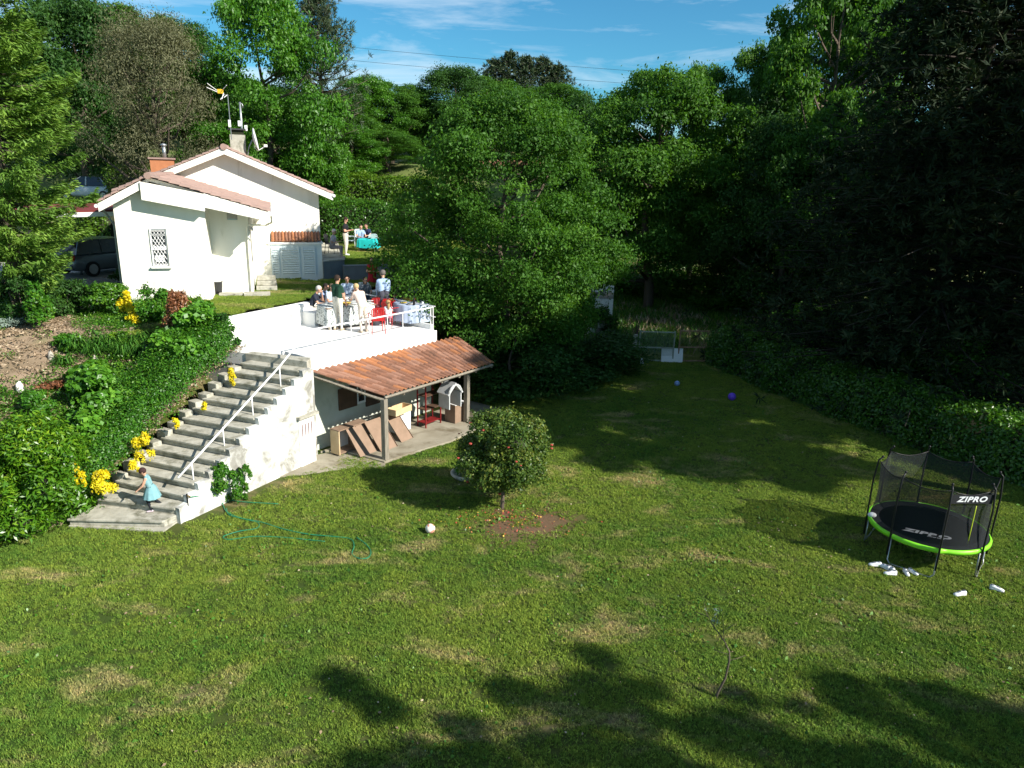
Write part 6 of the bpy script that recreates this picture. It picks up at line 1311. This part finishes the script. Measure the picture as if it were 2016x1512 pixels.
person('person in a black and white top at the railing side of the round table', V3(P(806, 590, T + .48), T - .02), -120, 'sit', 1.70, (.45, .48, .55), (.05, .05, .06), (.1, .1, .1), (.02, .014, .012), False, 'table', 18)
person('little girl in teal skirt and dark leggings on the lowest steps', V3(P(303, 1006, .2), .2), 196, 'walk', 1.10, (.20, .36, .38), (.014, .016, .022), (.55, .45, .5), (.045, .02, .018), False, 'swing', 14, None, dress=((.19, .37, .40), (1.10, .60, .34)), headdown=30, group=None, bare=True)
person('bearded man in a black tee shirt and cream trousers standing on the upper lawn', V3(P(682, 503, 4.0), 4.0), -2, 'stand', 1.80, (.012, .012, .016), WT, (.7, .7, .68), (.03, .016, .012), arms='front', headdown=28)
person('woman in pale pink sitting on a wire chair on the concrete platform', V3(P(654, 484, 4.78), 4.28), -8, 'sit', 1.62, (.66, .54, .54), (.42, .30, .27), (.5, .4, .35), (.70, .62, .58), arms='front', lean=8)
person('person in a light blue shirt seated beside the turquoise table on the upper lawn', V3(P(709, 473, 4.48), 4.0), -60, 'sit', 1.72, (.30, .42, .60), (.05, .06, .1), (.1, .1, .1), (.02, .015, .012), arms='table', lean=12)
person('person in navy seated behind the turquoise table on the upper lawn', V3(P(724, 471, 4.48), 4.0), -100, 'sit', 1.74, (.02, .035, .10), (.03, .03, .05), (.1, .1, .1), (.02, .015, .012), arms='table', lean=12)
dg = bpy.context.evaluated_depsgraph_get()
for (o, t, prims, s, mats, hands) in PEND:
    me = bpy.data.meshes.new_from_object(o.evaluated_get(dg)); bpy.data.objects.remove(o); n = len(me.vertices)
    co = np.empty(n * 3, np.float32); me.vertices.foreach_get('co', co); co = co.reshape(-1, 3)
    fv = [tuple(p.vertices) for p in me.polygons]; cen = np.array([co[list(f)].mean(0) for f in fv]); best = np.full(len(cen), 1e9); mi = np.zeros(len(cen), int)
    for (p, q, r0, r1, m_) in prims:
        p = np.array(p) * s; q = np.array(q) * s; d = q - p; L2 = max(d @ d, 1e-9); tt = np.clip((cen - p) @ d / L2, 0, 1); di = np.linalg.norm(cen - p - tt[:, None] * d, axis=1) - (r0 + (r1 - r0) * tt) * s
        k_ = di < best; best[k_] = di[k_]; mi[k_] = m_
    b = MB(); b.v = [tuple(map(float, v)) for v in co]; b.f = fv; b.m = [int(x) for x in mi]
    for (w_, d, sd) in hands:
        sidev = d.cross(Vector((0, 0, 1))); sidev = sidev.normalized() if sidev.length > .1 else Vector((0, 1, 0)); cu = sidev.cross(d).normalized() * -1
        for k, ln in enumerate((.062, .072, .068, .052)):
            st = w_ + sidev * (.024 - .016 * k); b.tube([(st) * s, (st + d * ln * .6) * s, (st + d * ln + cu * .018) * s], [.0085 * s, .008 * s, .0065 * s], 5, 0)
        th = w_ - d * .04 + sidev * .028; b.tube([th * s, (th + sidev * .022 + d * .03) * s, (th + sidev * .026 + d * .055) * s], [.011 * s, .0095 * s, .008 * s], 5, 0)
    bpy.data.meshes.remove(me); b.build('body', mats, t, True, False)

# ================================================================== TABLES AND CHAIRS
def leafcloth():
    m, nt, o = newmat('leaf_print_cloth'); bs = nt.nodes.new('ShaderNodeBsdfPrincipled'); bs.inputs['Roughness'].default_value = .8; tcn_ = nt.nodes.new('ShaderNodeTexCoord'); v = nt.nodes.new('ShaderNodeTexVoronoi'); v.inputs['Scale'].default_value = 15; v.feature = 'F1'; nt.links.new(tcn_.outputs['Object'], v.inputs['Vector'])
    nt.links.new(ramp(nt, v.outputs['Distance'], [(.30, (.10, .12, .11)), (.42, (.55, .57, .55))]), bs.inputs['Base Color']); nt.links.new(bs.outputs[0], o.inputs[0]); return m
def drape(cx_, cy_, z, lx, ly, rz, drop, m_, name, label, rnd=.12, n=72, roundt=False):
    """cloth draped over a table top: flat top, folded skirt"""
    vs = []; fs = []; pr = []
    for j in range(n):
        a = 2 * PI * j / n; c, s_ = math.cos(a), math.sin(a)
        if roundt: x, y = lx / 2 * c, lx / 2 * s_
        else: p_ = 6.0; x = lx / 2 * math.copysign(abs(c) ** (2 / p_), c); y = ly / 2 * math.copysign(abs(s_) ** (2 / p_), s_)
        pr.append((x, y, a))
    rows = [(.0, 0, 0), (.9, 0, 0), (1.0, .004, 0), (1.02, .03, .3), (1.04, drop * .5, .7), (1.07, drop, 1.0)]
    vs.append((0, 0, .012))
    for (k, dz, fo) in rows[1:]:
        for (x, y, a) in pr: w_ = 1 + fo * .035 * math.sin(a * 15 + math.sin(a * 4) * 2); vs.append((x * k * w_, y * k * w_, .012 - dz + fo * .02 * math.sin(a * 5)))
    fs = [(0, 1 + j, 1 + (j + 1) % n) for j in range(n)] + [(1 + r * n + j, 1 + (r + 1) * n + j, 1 + (r + 1) * n + (j + 1) % n, 1 + r * n + (j + 1) % n) for r in range(len(rows) - 2) for j in range(n)]
    o = MB().add(vs, fs).build(name, m_, None, True); o.location = (cx_, cy_, z); o.rotation_euler = (0, 0, rz); WO[o.name] = Vector(o.location); return tag(o, label, 'tablecloth')
def table(label, c, z0, lx, ly, rz, hgt=.74, roundt=False):
    t = thing('table', label, 'table', (c[0], c[1], z0), rz)
    if roundt: MB().lathe([(lx / 2, hgt - .03), (lx / 2, hgt)], n=32).build('table_top', M['wood_ply'], t, False, False); MB().tube([(0, 0, 0), (0, 0, hgt - .03)], .05, 10).build('leg', M['metald'], t, True, False)
    else:
        MB().box((0, 0, hgt - .015), (lx, ly, .03)).build('table_top', M['wood_ply'], t, False, False)
        for x in (-1, 1):
            for y in (-1, 1): MB().box((x * (lx / 2 - .08), y * (ly / 2 - .08), (hgt - .03) / 2), (.05, .05, hgt - .03)).build('leg', M['wood_grey'], t, False, False)
    return t
ta_, tb_ = P(644, 607, T + .75)[:2], P(741, 598, T + .75)[:2]; tdv = (tb_ - ta_) / np.linalg.norm(tb_ - ta_); tnv = np.array([-tdv[1], tdv[0]]); tl_ = min(np.linalg.norm(tb_ - ta_), 3.6); tcx = ta_ + tdv * tl_ / 2 + tnv * .48; tr_ = math.atan2(tdv[1], tdv[0])
table('long party table under the leaf patterned cloth on the terrace', tcx, T, tl_, .92, tr_); drape(tcx[0], tcx[1], T + .745, tl_, .95, tr_, .62, leafcloth(), 'tablecloth', 'grey and white leaf patterned cloth on the long table')
rc2 = P(813, 595, T + .75)[:2]; bcl = mat('pale_blue_cloth', (.40, .46, .58), .8, (.34, .40, .52), 6)
table('round table under the pale blue cloth at the railing end of the terrace', rc2, T, 1.25, 1.25, 0, .74, True); drape(rc2[0], rc2[1], T + .745, 1.32, 1.32, 0, .60, bcl, 'tablecloth', 'pale blue cloth falling in folds from the round table', roundt=True)
def on_table(i, kind_, label, px, py, zt, m_):
    p_ = P(px, py, zt + .02); t = None
    if kind_ == 'plate': b = MB(); b.lathe([(.05, 0), (.12, .012), (.125, .018), (.05, .006)], n=18); o = b.build('plate', M[m_] if isinstance(m_, str) else m_, None, True)
    elif kind_ == 'bottle': b = MB(); b.lathe([(.038, 0), (.04, .18), (.015, .24), (.015, .30), (.018, .31)], n=12); o = b.build('bottle', M[m_] if isinstance(m_, str) else m_, None, True)
    elif kind_ == 'glass': b = MB(); b.lathe([(.03, 0), (.036, .11), (.032, .11), (.026, .01)], n=12); o = b.build('drinking_glass', M[m_] if isinstance(m_, str) else m_, None, True)
    else: b = MB(); b.lathe([(.09, 0), (.15, .06), (.155, .07), (.12, .05), (.06, .045)], n=18); o = b.build('bowl', M[m_] if isinstance(m_, str) else m_, None, True)
    o.location = V3(p_, zt + .015); WO[o.name] = Vector(o.location); return tag(o, label, kind_ if kind_ != 'glass' else 'glass', 'tableware on the terrace tables')
ym = mat('yellow_food', (.65, .45, .08), .6); gm = mat('green_bottle', (.02, .08, .03), .15); cl_ = mat('clear_glass', (.6, .65, .7), .1)
for i, a in enumerate([('bowl', 'yellow filled dish at the near end of the long table', 682, 599, T + .755, ym), ('plate', 'white plate beside the yellow dish on the long table', 697, 598, T + .755, 'metalw'), ('glass', 'glass in front of the seated man in pale blue', 690, 593, T + .755, cl_), ('bottle', 'dark green bottle on the long table before the woman in grey', 712, 590, T + .755, gm),
                       ('plate', 'white plate at the far end of the long table', 728, 592, T + .755, 'metalw'), ('bowl', 'green salad bowl in the middle of the long table', 716, 597, T + .755, gm), ('plate', 'yellow plate on the left side of the round table', 794, 596, T + .755, ym), ('plate', 'white plate in the middle of the round table', 808, 599, T + .755, 'metalw'),
                       ('bottle', 'dark bottle standing on the round table', 815, 600, T + .755, 'black'), ('bowl', 'yellow bowl at the back of the round table', 802, 590, T + .755, ym), ('glass', 'glass near the edge of the round table', 832, 600, T + .755, cl_)]): on_table(i, *a)
def make_chair(name, label, m_, slats=True, arms=True):
    t = thing(name, label, 'chair', (0, 0, 0))
    MB().box((0, 0, .44), (.44, .42, .02)).build('seat', M[m_], t, False, False)
    for x in (-1, 1):
        MB().tube([(x * .20, .19, .43), (x * .22, .22, 0)], .013, 6).build('leg', M[m_], t, True, False); MB().tube([(x * .20, -.19, .43), (x * .22, -.25, 0)], .013, 6).build('leg', M[m_], t, True, False)
        if arms: MB().tube([(x * .22, .20, .43), (x * .25, .21, .64), (x * .25, -.16, .66), (x * .20, -.21, .64)], .012, 6).build('armrest', M[m_], t, True, False)
    bk = MB(); bk.tube([(-.20, -.20, .43), (-.22, -.25, .80), (-.16, -.27, .86), (.16, -.27, .86), (.22, -.25, .80), (.20, -.20, .43)], .014, 6); bo = bk.build('backrest', M[m_], t, True, False)
    for k in range(7): x = -.165 + .055 * k; MB().box((x, -.238, .65), (.036, .012, .42), rot=Matrix.Rotation(rad(8), 3, 'X')).build('slat', M[m_], bo, False, False)
    return t
ch0 = make_chair('garden_chair', 'red slatted garden chair standing nearest the railing, its back to us', 'red')
ch0.location = Tp(743, 655); ch0.rotation_euler = (0, 0, rad(112 - 90)); ch0['group'] = 'red garden chairs on the terrace'
for px, py, az, lb in [(771, 641, 60, 'red slatted garden chair between the railing chair and the round table'), (803, 632, 150, 'red slatted garden chair with its back to the round table cloth'), (764, 634, 108, 'red garden chair in which the fair haired child sits'), (745, 632, 100, 'red garden chair just behind the one nearest the railing')]:
    dup(ch0, Tp(px, py), rad(az - 90), lb)
wc0 = make_chair('garden_chair', 'white slatted wooden chair at the right of the turquoise table', 'shed_white'); wc0.location = V3(P(735, 493, 4.0), 4.0); wc0.rotation_euler = (0, 0, rad(100 - 90)); wc0['group'] = 'white chairs on the upper lawn'
for px, py, az, lb in [(692, 490, 20, 'white chair to the right of the bearded man'), (709, 483, -60, 'white chair under the person in light blue')]: dup(wc0, V3(P(px, py, 4.0), 4.0), rad(az - 90), lb)
wr = make_chair('wire_chair', 'dark wire chair under the seated woman on the concrete platform', 'metald'); wr.location = V3(P(653, 499, 4.30), 4.30); wr.rotation_euler = (0, 0, rad(-98))
for px, py, az, lb in [(611, 622, 5, 'grey'), ]: pass
for i, (px, py, az, lb) in enumerate([(684, 604, -72, 'white chair under the man in the pale blue tee shirt'), (719, 601, -70, 'white chair under the woman in grey'), (648, 620, -30, 'white chair under the person in the pale shirt'), (792, 609, -95, 'white chair at the far side of the round table'), (806, 607, -120, 'white chair at the railing side of the round table')]):
    dup(wc0, Tp(px, py), rad(az - 90), lb, 'white chairs on the terrace')
tq = P(726, 495, 4.0)[:2]; table('low table under the turquoise cloth on the upper lawn', tq, 4.0, 1.0, .7, -.1, .62); drape(tq[0], tq[1], 4.625, 1.05, .75, -.1, .42, mat('turquoise_cloth', (.01, .48, .46), .75, (.01, .40, .40), 5), 'tablecloth', 'bright turquoise cloth over the low table on the upper lawn')

# ================================================================== VEHICLES
def car(label, loc, az, paint, h=1.45, L_=4.3, W_=1.75, est=False, group=None, name='parked_car'):
    t = thing(name, label, 'car', loc, rad(az), group); z0 = .18
    # body from cross sections along x (rear at -L/2)
    f = L_ / 2; sec = [(-f, .80, .40, .62), (-f + .10, .86, .30, .92), (-f + .5, .87, .20, .97), (-f * .4, .87, .18, .95), (f * .35, .87, .18, .93), (f - .9, .86, .20, .86), (f - .25, .80, .26, .74), (f, .66, .34, .58)]
    vs = []; n_ = 12
    for (x, w_, zl, zu) in sec:
        for j in range(n_):
            a = 2 * PI * (j + .5) / n_; c = math.copysign(abs(math.cos(a)) ** .42, math.cos(a)); s_ = math.copysign(abs(math.sin(a)) ** .42, math.sin(a)); vs.append((x, w_ * c * W_ / 1.75, (zl + zu) / 2 + (zu - zl) / 2 * s_))
    MB().add(vs, [(i * n_ + j, i * n_ + (j + 1) % n_, (i + 1) * n_ + (j + 1) % n_, (i + 1) * n_ + j) for i in range(len(sec) - 1) for j in range(n_)] + [tuple(range(n_ - 1, -1, -1)), tuple((len(sec) - 1) * n_ + j for j in range(n_))]).build('body', paint, t, True, False)
    rr = -f + (.18 if est else .55); rt_ = rr + (.28 if est else .55); wy = .80 * W_ / 1.75; ty = .62 * W_ / 1.75
    q = [(rr, .92), (rt_, h - .04), (rt_ + .5, h), (f * .12, h - .02), (f * .55, .90)]
    gl = MB(); gl.add([(x, s_ * (wy if z < .95 else ty), z) for s_ in (1, -1) for x, z in q], [(0, 1, 2, 3, 4), (9, 8, 7, 6, 5), (0, 5, 6, 1), (3, 8, 9, 4)]); gl.build('window', M['glass'], t, False, False)
    rf = MB(); rf.add([(x, s_ * (ty + .015), z) for s_ in (1, -1) for x, z in ((rt_ - .03, h - .05), (rt_ + .5, h + .012), (f * .12, h - .005), (f * .17, h - .05))], [(0, 1, 5, 4), (1, 2, 6, 5), (2, 3, 7, 6), (0, 4, 7, 3)]); rf.build('roof', paint, t, False, False)
    for s_ in (1, -1):
        for (xa, xb) in ((rr, rt_), (rt_ + .9, rt_ + .95), (f * .55, f * .14), (-.1, -.06)):
            za = .92 if xa in (rr, f * .55) or True else h; MB().tube([(xa, s_ * (wy + .01), .92), (xb, s_ * (ty + .012), h - .03)], .028, 5).build('pillar', paint, t, False, False)
        for x in (-f + .78, f - .82):
            wh = MB().tube([(x, s_ * .74 * W_ / 1.75, .31), (x, s_ * .90 * W_ / 1.75, .31)], .31, 20).build('wheel', M['black'], t, False, False); MB().tube([(x, s_ * .90 * W_ / 1.75, .31), (x, s_ * .915 * W_ / 1.75, .31)], .20, 14).build('rim', M['metalg'], wh, False, False)
        MB().box((-f + .05, s_ * .68 * W_ / 1.75, .78), (.14, .26, .22)).build('tail_light', mat('red_lens', (.55, .01, .01), .25), t, False, False, .03); MB().box((f - .12, s_ * .62 * W_ / 1.75, .64), (.12, .26, .12)).build('headlight', M['lettering'], t, False, False, .03)
        MB().ball((f * .42, s_ * .97 * W_ / 1.75, .98), .1, 8, 0, (.6, 1, .7)).build('mirror', paint, t, True, False)
    MB().box((-f - .02, 0, .42), (.12, 1.5 * W_ / 1.75, .2)).build('bumper', paint, t, False, False, .03); MB().box((-f - .03, 0, .66), (.02, .5, .11)).build('number_plate', M['lettering'], t, False, False)
    return t
pg = mat('grey_car_paint', (.16, .19, .21), .25, (.15, .18, .20), 3, metal=.5); pb = mat('black_car_paint', (.012, .013, .018), .2); pw = mat('silver_car_paint', (.62, .66, .70), .3)
car('grey estate car with a red tail light half hidden by the feathery conifer', V3(P(150, 549, YU + .03) + np.array([.056, 2.40, 0]), YU + .03), 68, pg, 1.45, 4.5, est=True)
car('black car parked deeper under the carport beside the garage', V3(P(205, 528, YU + .03) + np.array([.5, 3.6, 0]), YU + .03), 254, pb, 1.55, 4.4)
c_ = PD(180, 347, 49); car('pale silver car parked far behind the garage roof, left of the squared hedge', (c_[0], 49, c_[2] - 1.5), 172, pw, 1.5)

# ================================================================== GATES, WALL, WIRES
def gate(label, xl, xr, y, hgt, m_, split, tilt=0.0, name='wire_gate'):
    t = thing(name, label, 'gate', (xl, y, 0), tilt); w_ = xr - xl
    for z in (.06, split, hgt): MB().box((w_ / 2, 0, z), (w_, .05, .05)).build('rail', m_, t, False, False)
    for x in (0, w_): MB().box((x, 0, hgt / 2 + .03), (.055, .055, hgt + .06)).build('stile', m_, t, False, False)
    b = MB(); n_ = int(w_ / .06); k_ = int(hgt / .06)
    for i in range(1, n_): b.tube([(w_ * i / n_, .0, .08), (w_ * i / n_, 0, hgt)], .0035, 3, cap=False)
    for i in range(1, k_): b.tube([(0, 0, hgt * i / k_), (w_, 0, hgt * i / k_)], .0035, 3, cap=False)
    o = b.build('wire_mesh', m_, t, False, False); o['kind'] = 'stuff'; return t
gl_, gr_ = P(1256, 711), P(1322, 711)
gate('pale green framed wire mesh gate behind the white board', gl_[0], gr_[0], gl_[1], 1.38, M['gategreen'], .66)
gate('rusty framed wire mesh gate to the right of the pale green one, in the shade', gr_[0] + .25, gr_[0] + 2.1, gl_[1] + .05, 1.45, M['rust'], .70, .10)
gp_ = thing('gate_post', 'concrete post at the left side of the wire gates', 'post', (gl_[0] - .2, gl_[1], 0)); MB().box((0, 0, .62), (.17, .17, 1.25)).build('post', M['conc'], gp_, False, False, .01)
wb_ = thing('white_board', 'white board leaning against the pale green gate', 'board', V3(P(1323, 714), 0)); bw_ = (P(1344, 714)[0] - P(1303, 714)[0]); MB().box((0, .12, .32), (bw_, .03, .64), rot=Matrix.Rotation(rad(-12), 3, 'X')).build('board', M['metalw'], wb_, False, False)
bg_ = thing('white_sack', 'crumpled white sack at the foot of the left gate post', 'sack', V3(P(1261, 717), 0)); b = MB(); b.ball((0, 0, .12), .18, 10, 0, (.9, .7, .8)); r_ = random.Random(2); b.v = [(x * r_.uniform(.8, 1.2), y * r_.uniform(.8, 1.2), max(0, z * r_.uniform(.8, 1.15))) for x, y, z in b.v]; b.build('sack', M['shoe'], bg_, True, False)
tw = thing('twiggy_bush', 'bare twigs sprouting from behind the left gate post', 'bush', (gl_[0] - .1, gl_[1] + .3, 0)); b = MB(); r_ = random.Random(9)
for i in range(22): a_ = r_.random() * 6.28; q_ = r_.uniform(.05, .35); b.tube([(0, 0, .6), (q_ * .4 * math.cos(a_), q_ * .4 * math.sin(a_), 1.2), (q_ * math.cos(a_), q_ * math.sin(a_), r_.uniform(1.5, 1.95))], [.02, .012, .005], 4)
b.build('twigs', M['bark'], tw, False, False)
pw0, pw1 = PD(1157, 640, 36), PD(1203, 640, 36); pt = PD(1180, 562, 36)[2]
rwll = thing('ruined_wall', 'pale stone wall end in sunlight, partly hidden by leaves left of the gates', 'wall', (pw0[0], 36, 0)); r_ = random.Random(4)
zz = 0.0; k = 0
while zz < pt:
    hh_ = r_.uniform(.26, .36); x = pw0[0]
    while x < pw1[0] - .05:
        ww_ = min(r_.uniform(.3, .6), pw1[0] - x); MB().box((x + ww_ / 2, 36 + r_.uniform(-.02, .02), zz + hh_ / 2), (ww_ - .015, .5, hh_ - .015)).build('stone', M['wstone'] if r_.random() < .7 else M['stone'], rwll, bevel=.015); x += ww_
    zz += hh_
# climbing leaves over it
cloudbush('wall_climber', 'dark climber covering the lower part of the pale stone wall', (pw0[0] + .5, 35.3, 0), .9, .4, 1.7, 'deep', 1800, .16, 131, k=8, rc=(.25, .45))
pwl = thing('power_lines', 'thin overhead wires crossing the sky above the trees', 'wires', PD(1000, 130, 70))
for (x0, y0, x1, y1) in ((560, 80, 1560, 160), (540, 104, 1580, 187), (560, 150, 1560, 205)):
    a_, c_ = PD(x0, y0, 68), PD(x1, y1, 68); MB().tube([tuple(a_ + (c_ - a_) * t_ - np.array([0, 0, .9 * 4 * t_ * (1 - t_)]) * .25) for t_ in np.linspace(0, 1, 14)], .012, 4).build('wire', M['black'], pwl)
fh = thing('farmhouse', 'small pale house with a red tile roof barely visible through the trees', 'house', PD(970, 340, 58)); f0 = PD(880, 345, 58); f1_ = PD(1090, 345, 58); g0 = gz(f0[0], 58)
MB().prism([(f0[0], 57), (f1_[0], 57), (f1_[0], 61), (f0[0], 61)], g0 - 1, f0[2]).build('wall', M['wstone'], fh); MB().extr([(f0[0] - .3, 56.7, f0[2]), (f0[0] - .3, 59, f0[2] + 1.3), (f0[0] - .3, 61.3, f0[2])], (f1_[0] - f0[0] + .6, 0, 0)).build('roof', M['tile'], fh)

# rough grass of the meadow beyond the gates, and small litter on the lawn
rq = np.random.default_rng(44); mp_ = np.stack([rq.uniform(1.5, 34, 3600), rq.uniform(33.5, 66, 3600)], 1); mh_ = hground(mp_[:, 0], mp_[:, 1]); mk = (mh_ < 1.0) & (np.abs(mp_[:, 0]) < mp_[:, 1] * .8)
def rough(seed, lf, n, h):
    r = np.random.default_rng(seed); az = r.random(n) * 6.28; ln = r.uniform(.1, .8, n); ax = unit(np.stack([np.cos(az) * ln, np.sin(az) * ln, np.ones(n)], 1)); hh = h * r.uniform(.4, 1.2, n)
    return leafmesh('rough_tile', leafquads(r, np.concatenate([r.normal(size=(n, 2)) * .32, np.zeros((n, 1))], 1) + ax * hh[:, None] * .45, np.stack([-np.cos(az), -np.sin(az), ln], 1) + r.normal(size=(n, 3)) * .3, hh, .10, 0, ax), r.random(n), [LF[lf]])
scatter('meadow_grass', [(x, y, z - .02) for (x, y), z in zip(mp_[mk], mh_[mk])], rq.uniform(.7, 1.5, int(mk.sum())), rq.uniform(0, 6, int(mk.sum())), [rough(1, 'laurel', 170, .42), rough(2, 'strap', 150, .5), rough(3, 'dry', 80, .45)], label='tall rough grass of the meadow beyond the gates', cat='meadow grass')
lp_ = np.stack([rq.uniform(-11, 14, 900), rq.uniform(8, 26, 900)], 1); lk = ~left_of(lp_[:, 0], lp_[:, 1]) & ~instairs(lp_) & ~inshelter(lp_)
def bits(seed, lf, n, sz, h): r = np.random.default_rng(seed); return leafmesh('litter_tile', leafquads(r, np.concatenate([r.uniform(-.5, .5, (n, 2)), np.full((n, 1), h)], 1), np.array([0, 0, 1.0]) + r.normal(size=(n, 3)) * .5, sz, .6), r.random(n), [LF[lf]])
scatter('lawn_litter', [(x, y, 0) for x, y in lp_[lk]], rq.uniform(.8, 1.2, int(lk.sum())), rq.uniform(0, 6, int(lk.sum())), [bits(1, 'dry', 3, .05, .045), bits(2, 'strap', 14, .07, .04), bits(3, 'dry', 2, .035, .05), bits(4, 'hyd', 9, .06, .04), bits(5, 'grey', 1, .03, .055)], label='fallen leaves and broad leaved weeds in the lawn', cat='weeds')
